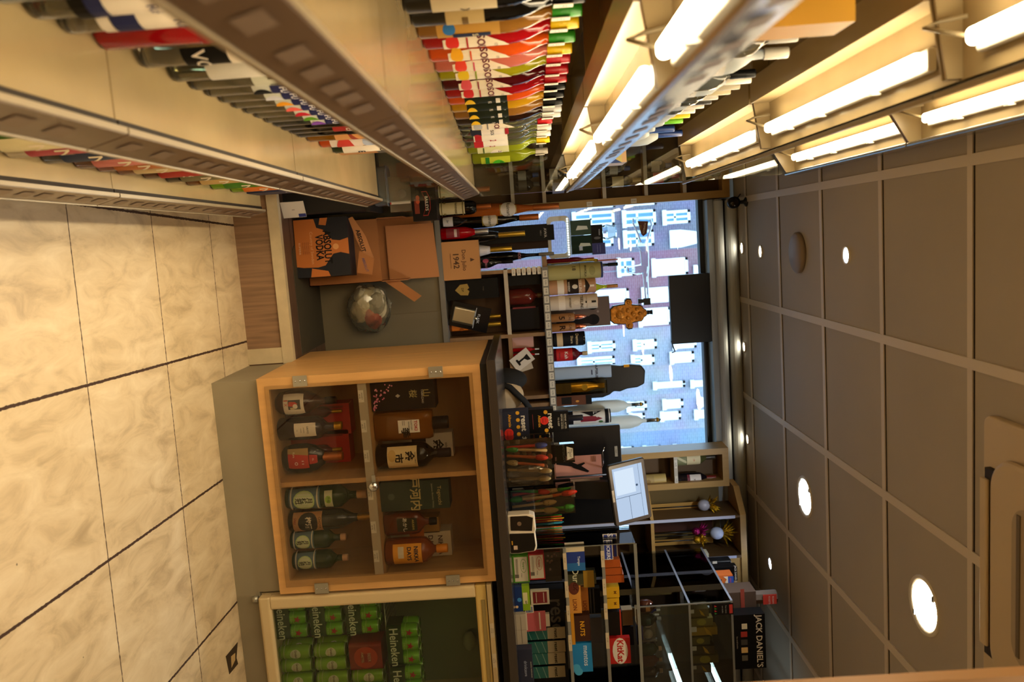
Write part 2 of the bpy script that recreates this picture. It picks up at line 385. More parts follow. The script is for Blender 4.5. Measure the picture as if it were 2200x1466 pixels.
house('red brick house with large white windows behind the hanging black screen', 543, 706, B_red,
      [(1400,1476,556,591,'w'),(1325,1362,556,592,'x'),(1490,1560,570,600,'w'),(1378,1440,618,650,'w'),(1371,1440,662,699,'w'),(1280,1350,622,650,'w'),(1250,1330,668,700,'w'),(1470,1560,630,690,'w')], FD)
house('pale lilac house front with blue drainpipe beside the red brick house', 706, 790, B_lilac,
      [(1262,1321,734,755,'x'),(1359,1410,730,750,'xb'),(1444,1495,727,748,'w'),(1230,1600,757,763,'pipe'),(1240,1320,767,787,'x'),(1355,1405,763,784,'xb'),(1438,1490,756,780,'w')], FD)
house('grey house front with long bay windows and blue bands', 790, 852, B_lilac,
      [(1406,1478,796,806,'w'),(1488,1540,792,802,'w'),(1330,1396,800,810,'w'),(1402,1471,820,833,'w'),(1482,1530,817,830,'w'),(1340,1393,826,838,'w'),(1240,1600,839,850,'band')], FD)
house('pale house with white sash windows right of the blue banded front', 852, 930, B_lilac,
      [(1422,1467,858,877,'w'),(1417,1462,884,902,'w'),(1498,1540,853,873,'w'),(1490,1535,880,898,'w'),(1345,1389,863,882,'x'),(1350,1385,888,902,'w'),(1240,1560,913,922,'band')], FD)
house('blue grey shaded house at the right edge of the shop window', 930, 1090, B_blue,  # bluish shading worked into the brick colour of this wall
      [(1380,1420,958,972,'w'),(1445,1485,955,970,'w'),(1330,1362,960,975,'w')], FD)
mb = MB(); mb.box((-60, 5.4, -1.2), (60, 90, -1.0), mat('street_paving', '#8f9296', .9, noise=.1)); struct(mb, 'street')
# ================================================================ CEILING LIGHTS
M_white = mat('white_plastic', '#d9d4c8', .4); M_chrome = mat('chrome', '#c9c9c9', .15, 1); M_black = mat('black_plastic', '#0b0b0c', .4)
L_tube = lamp_mat('tube_glow', WARM, TUBE); L_down = lamp_mat('downlight_glow_cool', (.86, .93, 1.0), DOWN); L_downw = lamp_mat('downlight_glow_warm', (1, .80, .52), DOWN); L_added = lamp_mat('added_downlight_glow', WARMW, ADDED)
L_spot = lamp_mat('spot_glow', (1.0, .86, .62), SPOT); L_cool = lamp_mat('spot_glow_cold', (.62, .74, 1.0), COOL)
def downlight(x, y, r, glow, label, group='round ceiling downlights', z=HC, flip=0):
    t = thing('downlight', label, 'ceiling light', (x, y, z), group=group)
    mb = MB(); mb.lathe([(r*1.0, -.001), (r*1.2, -.009), (r*1.24, -.003), (r*1.24, 0)], M_white, 36, caps=False); mb.build('trim_ring', t)
    mb = MB(); mb.disc((0, 0, -.0025), r*1.0, glow, 36); mb.build('lamp_glass', t)
    for a in (.9, .9+PI): mb = MB(); k = min(1, r/.085); mb.box((r*1.0*math.cos(a)-.010*k, r*1.0*math.sin(a)-.005*k, -.008*k), (r*1.0*math.cos(a)+.010*k, r*1.0*math.sin(a)+.005*k, -.002), M_chrome); mb.build('clip', t)
    return t
D = 'round white downlight in the ceiling '
downlight(1.375, 3.925, .085, L_down, 'large cool white downlight above the acrylic miniature display')
downlight(1.372, 2.715, .085, L_downw, 'large warm white downlight nearest the ceiling air conditioner')
for i, (x, y) in enumerate([(.17, 1.5), (.17, .3), (1.37, .9), (.17, -.9), (1.37, -.9)]):  # unseen downlights added to brighten the floor and the room
    downlight(x, y, .085, L_added, 'added warm ceiling downlight out of view, brightening the room', 'added downlights out of view')
SG = 'small ceiling spots'
downlight(.163, 3.342, .030, L_cool, 'small cold blue-white spot glowing in the tile nearest the shelving', SG)
downlight(1.985, 4.55, .030, L_cool, 'small cold blue-white spot above the red whisky tube', SG)
downlight(.168, 4.548, .030, L_spot, 'small warm spot between the round ceiling disc and the window', SG)
downlight(.153, 4.93, .030, L_spot, 'small warm spot by the shutter box near the security camera', SG)
downlight(.758, 4.955, .026, L_spot, 'small warm spot by the shutter box above the black hanging screen', SG, z=HC)
downlight(1.34, 4.95, .026, L_spot, 'small warm spot by the shutter box above the wine bookcase', SG, z=HC)
# plain round disc
mb = MB(); mb.lathe([(.098, 0), (.098, -.014), (.088, -.022), (.0, -.024)], mat('beige_disc', '#8b7b6b', .55), 40); tag(mb.build('ceiling_disc', loc=(.163, 3.92, HC)), 'round beige blank cover plate on a ceiling tile', 'ceiling cover')
# security camera on a ball foot
t = thing('security_camera', 'small black security camera under the ceiling corner by the shutter box', 'camera', (-.117, 4.80, HC))
mb = MB(); mb.lathe([(.028, 0), (.028, -.008), (.012, -.02), (.009, -.05), (.012, -.055)], M_black, 16); mb.build('foot', t)
mb = MB(); mb.cyl((0, .03, -.075), (0, -.05, -.085), .034, M_black, 18); mb.lathe([(.026, 0), (.024, .004)], mat('lens_glass', '#1a1210', .1), 14, M=T(0, -.051, -.085) @ Matrix.Rotation(PI/2, 4, 'X')); mb.build('body', t)
mb = MB(); mb.tube([(0, .03, -.07), (-.02, .08, -.04), (-.05, .12, -.004)], .004, M_black); mb.build('cable', t)
# ceiling cassette air conditioner
M_ac = mat('ac_white', '#c7b699', .5)
t = thing('air_conditioner', 'beige ceiling cassette air conditioner with curved vents', 'air conditioner', (1.02, 1.88, HC))
def rr(hw, hd, r, n=8):
    return [(sx*(hw-r)+r*math.cos(q*PI/2+k/n*PI/2), sy*(hd-r)+r*math.sin(q*PI/2+k/n*PI/2)) for q, (sx, sy) in enumerate(((1,1),(-1,1),(-1,-1),(1,-1))) for k in range(n+1)]
mb = MB(); mb.prism(rr(.425, .425, .03), M_ac, (-.028, 0), axis=2); mb.build('panel', t, bevel=.006)
mb = MB(); mb.prism(rr(.33, .355, .10), M_ac, (-.052, -.028), axis=2); mb.build('front_grille', t, bevel=.012)
mb = MB(); mb.prism(rr(.22, .24, .06), mat('ac_grille', '#a89a84', .6), (-.055, -.050), axis=2)
for k in range(9): mb.box((-.2, -.2+k*.05, -.058), (.2, -.185+k*.05, -.054), P('#6f6453'))
mb.build('intake', t)
for s in (-1, 1):
    mb = MB(); mb.box((-.28, s*.365-.022, -.045), (.28, s*.365+.022, -.029), mat('vent_dark', '#2d2319', .7)); mb.build('vent', t)
    mb = MB(); mb.rbox((-.25, s*.378-.018, -.056), (.25, s*.378+.018, -.044), .006, M_ac, axis=0); mb.build('louvre_flap', t)

# ================================================================ WALL SHELVING ON THE LEFT
M_metal = mat('shelf_metal', '#a08c66', .20, noise=.10, nscale=6)
M_under = mat('shelf_underside', '#a8956f', .35)
M_backp = mat('shelf_back_panel', '#6f6048', .6)
M_railb = mat('price_rail_brown', '#63503f', .3); M_tick = mat('price_ticket', '#7d6a58', .5); M_rails = mat('price_rail_silver', '#a9abad', .22, .85)
M_lip = mat('rail_lip', '#93856c', .3); M_slot = mat('rail_slot', '#241a11', .7)
SX, SYN, SYF = -.21, -1.0, 3.81
GX = -.735
shelving = thing('wall_shelving', 'beige metal wall shelving full of bottles along the left wall', 'shelving', (0, 0, 0))
mb = MB(); mb.box((-.755, SYN, .1), (GX, SYF, 2.74), M_backp)
for y in (.3, 1.36, 2.43, 3.80): mb.box((GX, y-.015, .1), (GX+.03, y+.015, 2.74), M_metal)
mb.build('back_panel', shelving)
def deck(z, ys, lamp, rail, xf=SX):
    for a, b in zip(ys[:-1], ys[1:]):
        mb = MB(); mb.box((GX, a+.002, z-.012), (xf-.012, b-.002, z), M_metal)
        mb.box((GX, a+.002, z-.045), (GX+.02, b-.002, z-.012), M_metal)
        if lamp:
            mb.box((-.44, a+.01, z-.070), (-.365, b-.01, z-.012), M_under)          # stiffening rib under the shelf
            for y in (a+.004, b-.010): mb.prism([(GX, z-.06), (GX, z-.012), (xf-.015, z-.012), (xf-.015, z-.040), (-.36, z-.06)], M_under, (y, y+.006), axis=1)
        s = mb.build('shelf', shelving)
        r = MB(); h = .068
        prof = [(xf-.012, z+.018), (xf-.004, z+.018), (xf+.014, z-h+.018), (xf+.006, z-h+.010)]
        r.prism(prof, rail, (a+.003, b-.003), axis=1)
        r.box((xf-.016, a+.003, z+.012), (xf-.006, b-.003, z+.020), M_lip); r.box((xf+.008, a+.003, z-h+.008), (xf+.017, b-.003, z-h+.016), M_lip)
        r.box((xf-.030, a+.003, z-.001), (xf-.012, b-.003, z+.004), M_slot)
        y = a+.05
        while y < b-.08:                                                           # paper tickets slid into the rail
            w = .052; k = lambda t: (xf-.0035+.018*t+.0012, z+.018-h*t+.0004)
            (x0, z0), (x1, z1) = k(.28), k(.72)
            r.quad([(x0, y, z0), (x1, y, z1), (x1, y+w, z1), (x0, y+w, z0)], M_tick); y += w+random.choice((.028, .04, .05, .075))
        r.build('price_rail', s)
J = [SYN, .33, 1.36, 2.43, SYF]; J5 = [SYN, .40, 1.50, 2.62, SYF]
deck(.265, J, False, M_railb, SX+.01)
deck(.815, J, True, M_railb)
deck(1.265, J, True, M_railb)
deck(1.745, J, True, M_rails)
deck(2.278, J5, True, M_rails)
# lit canopy along the top
for a, b in zip(J5[:-1], J5[1:]):
    mb = MB(); mb.box((GX, a+.002, 2.735), (-.2, b-.002, 2.75), M_under); mb.box((-.345, a+.01, 2.66), (-.325, b-.01, 2.735), M_under)
    for y in (a+.004, b-.010): mb.prism([(GX, 2.62), (GX, 2.735), (-.205, 2.735), (-.205, 2.70), (-.34, 2.62)], M_under, (y, y+.006), axis=1)
    c = mb.build('canopy', shelving)
    r = MB(); r.rbox((-.212, a+.003, 2.690), (-.198, b-.003, 2.75), .006, M_rails, axis=1); r.build('canopy_rail', c)
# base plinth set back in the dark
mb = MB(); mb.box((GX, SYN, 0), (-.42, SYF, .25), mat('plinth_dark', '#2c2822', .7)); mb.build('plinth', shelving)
# clear end panel
mb = MB(); mb.box((-.70, SYF+.012, .80), (-.205, SYF+.020, 2.73), thin_glass('end_panel_glass', '#eef2ee', 1.4)); mb.build('end_panel', shelving, label='clear glass end panel')
mb = MB(); mb.box((GX, SYF+.003, .1), (-.40, SYF+.011, .80), M_metal); mb.build('end_plate', shelving)
# fluorescent battens screwed under the shelves
def batten(x, z, a, b, label):
    t = thing('fluorescent_lamp', label, 'fluorescent lamp', (x, (a+b)/2, z), group='fluorescent lamps under the shelves'); L = (b-a)/2
    mb = MB(); mb.rbox((-.022, -L, -.018), (.022, L, .0), .006, M_white, axis=1); mb.build('housing', t)
    mb = MB(); mb.rbox((-.016, -L+.012, -.042), (.013, L-.012, -.0185), .010, L_tube, axis=1); mb.build('tube_cover', t)
    for s in (-.55, .1, .6): mb = MB(); mb.box((.018, L*s, -.030), (.027, L*s+.02, -.010), M_white); mb.build('clip', t)
    mb = MB(); mb.tube([(0, L-.005, -.012), (-.02, L+.03, -.05), (-.036, L+.062, -.072), (-.046, L+.066, -.045), (-.048, L+.045, -.006)], .004, mat('lamp_cable', '#8f8266', .5)); mb.build('cable', t)
    return t
nm = {'a': 'under the third shelf', 'b': 'under the fourth shelf', 'c': 'in the top canopy'}
for lv, x, z, ys in (('d', -.262, .802, J), ('e', -.262, 1.252, J), ('a', -.262, 1.730, J), ('b', -.275, 2.262, J5), ('c', -.270, 2.732, J5)):
    for q, (a, b) in enumerate(zip(ys[:-1], ys[1:])):
        if q == 0: b0 = a+.2
        batten(x, z, a+.07, b-.09, 'lit fluorescent batten %s, %s' % ({'d': 'hidden under the second shelf', 'e': 'hidden under the liqueur shelf', 'a': 'under the clear vodka bottle shelf', 'b': 'under the shelf above the vodka bottles', 'c': 'in the canopy under the ceiling'}[lv], ('behind the camera', 'nearest the camera', 'in the middle bay', 'in the bay nearest the window')[q]))
# tall tan side panel of the shelving on the right
mb = MB(); mb.box((.823, 1.35, 0), (1.6, 1.38, 2.50), mat('tan_side_panel', '#a0794e', .35)); tag(mb.build('tall_side_panel'), 'tall tan side panel at the bottom edge of the photo', 'panel')
# ================================================================ BOTTLES, TUBES AND CARTONS: the makers
def wpoly(mb, pts, m, at, wrap=None, eps=.0006):
    """a flat printed patch, either on a plane facing -y or bent round a bottle"""
    out = []; fs = [tuple(range(len(pts)))]
    if wrap: pts, fs = cut_x(pts, fs, .3*wrap[0])
    for X, Zv in pts:
        if wrap:
            r, an, sq, fl = wrap; a = an+(at[0]+X)/r; c, s = sect(a, sq, fl); out.append((c*r+eps*math.cos(a), s*r+eps*math.sin(a), at[2]+Zv))
        else: out.append((at[0]+X, at[1]-eps, at[2]+Zv))
    mb.add(out, fs, m)
def ell(rx, rz, n=16): return [(rx*math.cos(2*PI*k/n), rz*math.sin(2*PI*k/n)) for k in range(n)]
def rect(hx, hz): return [(-hx, -hz), (hx, -hz), (hx, hz), (-hx, hz)]
def star(r, n=5): return [((r if k % 2 == 0 else r*.42)*math.sin(PI*k/n), (r if k % 2 == 0 else r*.42)*math.cos(PI*k/n)) for k in range(2*n)]
def art(mb, items, S, wrap=None, y=0, zc=0, eps=.0006):
    """items: ('t', text, height, colour, dx, dz[, bold]) | ('e', rx, rz, colour, dx, dz) | ('b', hx, hz, ...) | ('s', r, colour, dx, dz); all times S"""
    for q, it in enumerate(items):
        e = eps*(1.6+.5*q)
        if it[0] == 't':
            _, s, h, c, dx, dz = it[:6]; bd = it[6] if len(it) > 6 else .012
            if wrap: mb.text(s, h*S, P(c), (dx*S, 0, zc+dz*S), bold=bd, wrap=(wrap[0]+e*.6, wrap[1], wrap[2], wrap[3]))
            else: mb.text(s, h*S, P(c), (dx*S, y-e, zc+dz*S), bold=bd)
        elif it[0] == 'e': wpoly(mb, [(a*S, b*S) for a, b in ell(it[1], it[2])], P(it[3]), (it[4]*S, y, zc+it[5]*S), wrap, e)
        elif it[0] == 'b': wpoly(mb, [(a*S, b*S) for a, b in rect(it[1], it[2])], P(it[3]), (it[4]*S, y, zc+it[5]*S), wrap, e)
        elif it[0] == 's': wpoly(mb, [(a*S, b*S) for a, b in star(it[1])], P(it[2]), (it[3]*S, y, zc+it[4]*S), wrap, e)
        elif it[0] == 'p': wpoly(mb, [(a*S, b*S) for a, b in it[1]], P(it[2]), (it[3]*S, y, zc+it[4]*S), wrap, e)
def liquid(name, col, rough=.06, trans=.55): return mat('glass_'+name, col, rough, trans=trans, ior=1.36)
CLEAR = mat('glass_clear', '#eef4f1', .03, trans=1.0, ior=1.30)
G = dict(clear=CLEAR, dark=mat('glass_dark', '#0d0b08', .08), green=liquid('green', '#1d3a12', .07, .35), amber=liquid('amber', '#8a3d0c'), gold=liquid('gold', '#c8871c'),
         pale=mat('glass_pale', '#e9e8d2', .03, trans=.95, ior=1.3), frost=mat('glass_frosted', '#cfd8dc', .45, trans=.35), red=liquid('red', '#c0141c', .04, .35), deepred=liquid('deepred', '#5d0b14', .07, .3), orange=liquid('orange', '#f5621d', .04, .3),
         yellowgreen=liquid('yellowgreen', '#bdb81c', .04, .35), yellow=liquid('yellow', '#e0aa1f', .04, .35), tan=liquid('tan', '#a8742f', .04, .35), pink=liquid('pink', '#e8806e', .04, .3), rose=liquid('rose', '#d3702a', .06, .5), white=mat('glass_white', '#e3e8ea', .25), brownd=liquid('brownd', '#2a140a', .07, .3), lime=liquid('lime', '#99a520', .04, .35))
SHAPE = {  # (radius, height) as fractions; then where neck cap starts and its radius
 'std':   ([(.86,0),(1,.02),(1,.60),(.93,.66),(.62,.72),(.36,.77),(.33,.80),(.33,.97)], .84, .37),
 'sour':  ([(.86,0),(1,.02),(1,.55),(.97,.60),(.80,.68),(.48,.76),(.38,.80),(.37,.98)], .82, .41),
 'wine':  ([(.88,0),(1,.015),(1,.56),(.94,.62),(.62,.70),(.40,.75),(.36,.80),(.35,.99)], .74, .38),
 'champ': ([(.88,0),(1,.015),(1,.44),(.94,.52),(.70,.63),(.42,.74),(.34,.82),(.34,.98)], .66, .43),
 'squat': ([(.86,0),(1,.03),(1,.58),(.92,.66),(.55,.74),(.30,.78),(.27,.82),(.27,.97)], .85, .33),
 'round': ([(.60,0),(.86,.06),(1,.22),(1,.42),(.86,.56),(.52,.68),(.26,.75),(.24,.80),(.24,.97)], .80, .30),
 'block': ([(.94,0),(1,.015),(1,.74),(.92,.79),(.42,.82),(.34,.84),(.34,.97)], .83, .46),
 'tall':  ([(.88,0),(1,.015),(1,.66),(.90,.72),(.45,.78),(.30,.81),(.28,.86),(.28,.98)], .82, .32),
 'oil':   ([(.80,0),(.86,.02),(1,.60),(.95,.68),(.55,.75),(.33,.80),(.30,.97)], .80, .36),
 'tube':  ([(.98,0),(1,.01),(1,.99),(.98,1.0)], None, 0),
}
PROTO = {}
def bottle(key, label, loc, rz=0, group=None, cat='bottle', name='liquor_bottle', shape='std', r=.037, h=.30, glass='clear', cap='#c9c9c9', capm=None, capz=None, labels=(), sq=2.0, flat=1.0, n=20, tagp=False, sleeve=None):
    if key in PROTO: return dup(PROTO[key], (loc[0], loc[1], loc[2]+.0008), rz, label, group)
    loc = (loc[0], loc[1], loc[2]+.0008); t = thing(name, label, cat, loc, rz, group); prof, cz, cr = SHAPE[shape]; cz = capz or cz
    gm = G[glass] if isinstance(glass, str) else glass
    def rad(z):
        pr = prof
        for (a, za), (b, zb) in zip(pr[:-1], pr[1:]):
            if za <= z <= zb and zb > za: return lerp(a, b, (z-za)/(zb-za))
        return pr[-1][0]
    mb = MB(); body = [(rr*r, z*h) for rr, z in prof if cz is None or z < cz+.02]
    if cz is not None: body.append((rad(cz+.02)*r, (cz+.02)*h))
    mb.lathe([(.001, 0)]+body+[(.001, body[-1][1])], gm, n, sq=sq, flat=flat, caps=False); mb.build('glass_body' if cz is not None else 'tube_body', t)
    if cz is not None and cap:
        mb = MB(); R = cr*r; q = min(1.0, 1.0)
        mb.lathe([(R*.97, cz*h), (R, cz*h+.003), (R, h*q-.004), (R*.93, h*q), (.001, h*q)], capm or P(cap, .35), 16, caps=False)
        for k in (0.3, .6): mb.lathe([(R*1.012, lerp(cz, 1, k)*h-.002), (R*1.03, lerp(cz, 1, k)*h), (R*1.012, lerp(cz, 1, k)*h+.002)], capm or P(cap, .35), 16, caps=False)
        mb.build('cap', t)
    if sleeve:
        z0, z1, c = sleeve; mb = MB(); zs = [lerp(z0, z1, k/5) for k in range(6)]
        mb.lathe([(rad(z)*r+.0011, z*h) for z in zs], c if not isinstance(c, str) else P(c, .35), n, caps=False, sq=sq, flat=flat); mb.build('neck_sleeve', t)
    for L in labels:
        z0, z1, ha, col = L[:4]; items = L[4] if len(L) > 4 else (); mb = MB()
        R = rad((z0+z1)/2)*r+.0009; zc = (z0+z1)/2*h; S = (z1-z0)*h
        R0, R1 = rad(z0)*r+.0009, rad(z1)*r+.0009
        zz = [lerp(z0, z1, k/6) for k in range(7)]; RR = [rad(z)*r+.0009 for z in zz]
        if col: mb.lathe([(a_, z*h) for a_, z in zip(RR, zz)], P(col) if isinstance(col, str) else col, 16, sq=sq, flat=flat, a0=-PI/2-ha, a1=-PI/2+ha, caps=False)
        art(mb, items, S, (max(RR), -PI/2, sq, flat), zc=zc); mb.build('label', t)
    if tagp:
        mb = MB(); zt = (cz-.005)*h; mb.box((-.013, -cr*r-.0035, zt), (.013, -cr*r-.002, zt+.042), P('#ece4d2'))
        mb.text('1.99', .012, P('#3b342c'), (0, -cr*r-.004, zt+.02), rot=PI/2); mb.build('price_sticker', t)
    PROTO[key] = t; return t
def carton(name, label, cat, loc, size, col, rz=0, group=None, front=(), top=(), left=(), right=(), tilt=0, m=None, bevel=.002, sideS=None):
    """a printed box; loc is the middle of its base; printing on the front (-y), the left (-x), the right and the top"""
    w, d, h = size; mb = MB(); mb.box((-w/2, -d/2, 0), (w/2, d/2, h), m or P(col, .45))
    art(mb, front, h, None, y=-d/2, zc=h/2)
    for items, ang in ((left, -PI/2), (right, PI/2)):
        if items:
            k = MB(); art(k, items, h, None, y=-w/2, zc=h/2); Rm = RZ(ang)
            mb.v += [tuple(Rm @ Vector(v)) for v in k.v]; o = len(mb.v)-len(k.v)
            for f, mi_, sm in zip(k.f, k.m, k.sm): mb.f.append(tuple(i+o for i in f)); mb.m.append(mb.mi(k.mats[mi_])); mb.sm.append(sm)
    o = mb.build(name, loc=(loc[0], loc[1], loc[2]+.0006), rz=rz)
    if tilt: o.rotation_euler.x = tilt
    return tag(o, label, cat, group)

# ---------------------------------------------------------------- third shelf: fruit liqueurs, columns three deep
FR = PI/2                                    # bottles on this wall face the aisle (+x)
def sour(c, fruit, fr2='#e8c020'):
    return [(.13,.56,1.25,None,[('p',[(-.20,-.5),(.20,-.5),(.25,-.15),(.24,.12),(.10,.40),(0,.48),(-.10,.40),(-.24,.12),(-.25,-.15)],'#efe2c8',0,0),('e',.16,.10,fruit,-.14,-.36),('e',.12,.08,fr2,.10,-.34),('t','SOURZ',.17,'#6a1c2c',0,.06,.02),('b',.22,.012,c,0,-.14),('t','15%',.07,'#7d6a50',-.05,.28)])]
def fles(c): return [(.14,.50,1.25,'#1e2416',[('e',.20,.13,'#f2c318',0,-.38),('e',.10,.05,'#3f7a1e',.16,-.22),('t','FLES',.12,'#e9e2cf',0,.08),('b',.20,.05,'#e3dccb',0,.28),('t','20',.06,'#e9e2cf',0,.42)])]
COLS = [ # pic y at mid height, name, glass, cap, labels, shape
 (-28,'black coffee','dark','#111111',[(.15,.5,1.2,'#c9b893',[('t','X',.2,'#3b2c1a',0,0)])],'sour'),
 (8,'black','dark','#161616',[(.2,.42,1.2,'#b59c67',[('b',.3,.08,'#6a5124',0,0)])],'sour'),
 (40,'brown orange tropical','tan','#2e8f1f',[(.12,.5,1.25,'#b98a3a',[('e',.12,.10,'#2a6fb0',-.2,-.3),('b',.2,.3,'#15213f',.1,.05),('t','Sol',.14,'#d8c9a0',0,.1)])],'sour'),
 (68,'strawberry red','red','#f2c90c',sour('#b01020','#d92b1e'),'sour'),
 (100,'big orange','orange','#2e8f1f',sour('#e2501c','#f2b01c','#f6c81d'),'sour'),
 (129,'pink grapefruit','pink','#f2c90c',sour('#d3506a','#e8442e'),'sour'),
 (152,'yellow green apple','yellowgreen','#c41420',sour('#8fa31c','#e7c31d'),'sour'),
 (176,'dark red raspberry','deepred','#c41420',sour('#8f1024','#e2545c','#d42c4c'),'sour'),
 (195,'cherry red','red','#c41420',sour('#b01020','#d92b2b','#c8202a'),'sour'),
 (211,'orange citrus','orange','#0e0e0e',fles('o'),'sour'),
 (229,'golden lemon','yellow','#0e0e0e',fles('y'),'sour'),
 (246,'tan ginger','tan','#0e0e0e',fles('t'),'sour'),
 (260,'brown cola','brownd','#bdbdbd',fles('b'),'sour'),
 (272,'clear silver necked','pale','#c9c9c4',sour('#7d7d7d','#b7b7b7'),'sour'),
 (286,'pale cherry','pale','#c81a22',[(.12,.52,1.25,'#eee6da',[('b',.5,.14,'#1f2233',0,-.38),('e',.11,.1,'#b01622',0,-.36),('t','SOUDAL',.13,'#332a28',0,.05),('b',.5,.05,'#9c1220',0,.45)])],'std'),
 (300,'pale yellow','pale','#e9e6dd',[(.12,.5,1.2,'#f0eadc',[('b',.3,.1,'#b81824',0,-.36),('t','21',.26,'#b81824',0,.06)])],'std'),
 (313,'pale white capped','pale','#f2f1ea',[(.12,.5,1.2,'#f3efe2',[('b',.4,.14,'#c0202a',0,-.4),('t','21',.24,'#b01824',0,0)])],'std'),
 (327,'yellow green coconut','lime','#f0cb10',[(.12,.5,1.2,'#d8d8a2',[('e',.22,.2,'#eee6d4',0,.1),('t','ZUBR',.13,'#5a2a1c',0,.2),('b',.3,.02,'#486022',0,-.3)])],'std'),
 (343,'lime green apple','lime','#b9b3a6',[(.12,.5,1.2,'#b9c22a',[('e',.24,.22,'#48b51d',0,.1),('t','ZUBR',.13,'#173c10',0,.2),('b',.35,.07,'#1f7a1c',0,-.28)])],'std'),
]
OD = ['front', 'second', 'third']
ys = []
def front_x(Y): return -.50 if Y < 2.3 else lerp(-.50, -.385, min(1, (Y-2.3)/1.4))   # the columns creep forward towards the window
for c, (py, nm_, gl, cp, lb, shp) in enumerate(COLS):
    Y = 2.5
    for _ in range(30): Y = lerp(Y, onX(1050, py, front_x(Y)).y, .5)
    ys.append(Y)
for c in range(1, len(ys)): ys[c] = max(ys[c], ys[c-1]+.080)
top_ = ys[-1]
if top_ > 3.755:                                               # keep the row on its shelf
    k = (3.755-ys[0])/(top_-ys[0]); ys = [ys[0]+(y-ys[0])*k for y in ys]
gapc = min(b-a for a, b in zip(ys[:-1], ys[1:])); print('sour', [round(y, 2) for y in ys])
for c, (py, nm_, gl, cp, lb, shp) in enumerate(COLS):
    for row in range(3):
        bottle('sour%d' % c, '%s fruit liqueur bottle, %s in its column on the middle shelf' % (nm_, OD[row]), (front_x(ys[c])-row*.082, ys[c], 1.265), FR,
               'fruit liqueur bottles on the third shelf', shape=shp, r=.0385, h=.372 if shp == 'sour' else .345, glass=gl, cap=cp, labels=lb, n=18, tagp=True, name='liqueur_bottle')

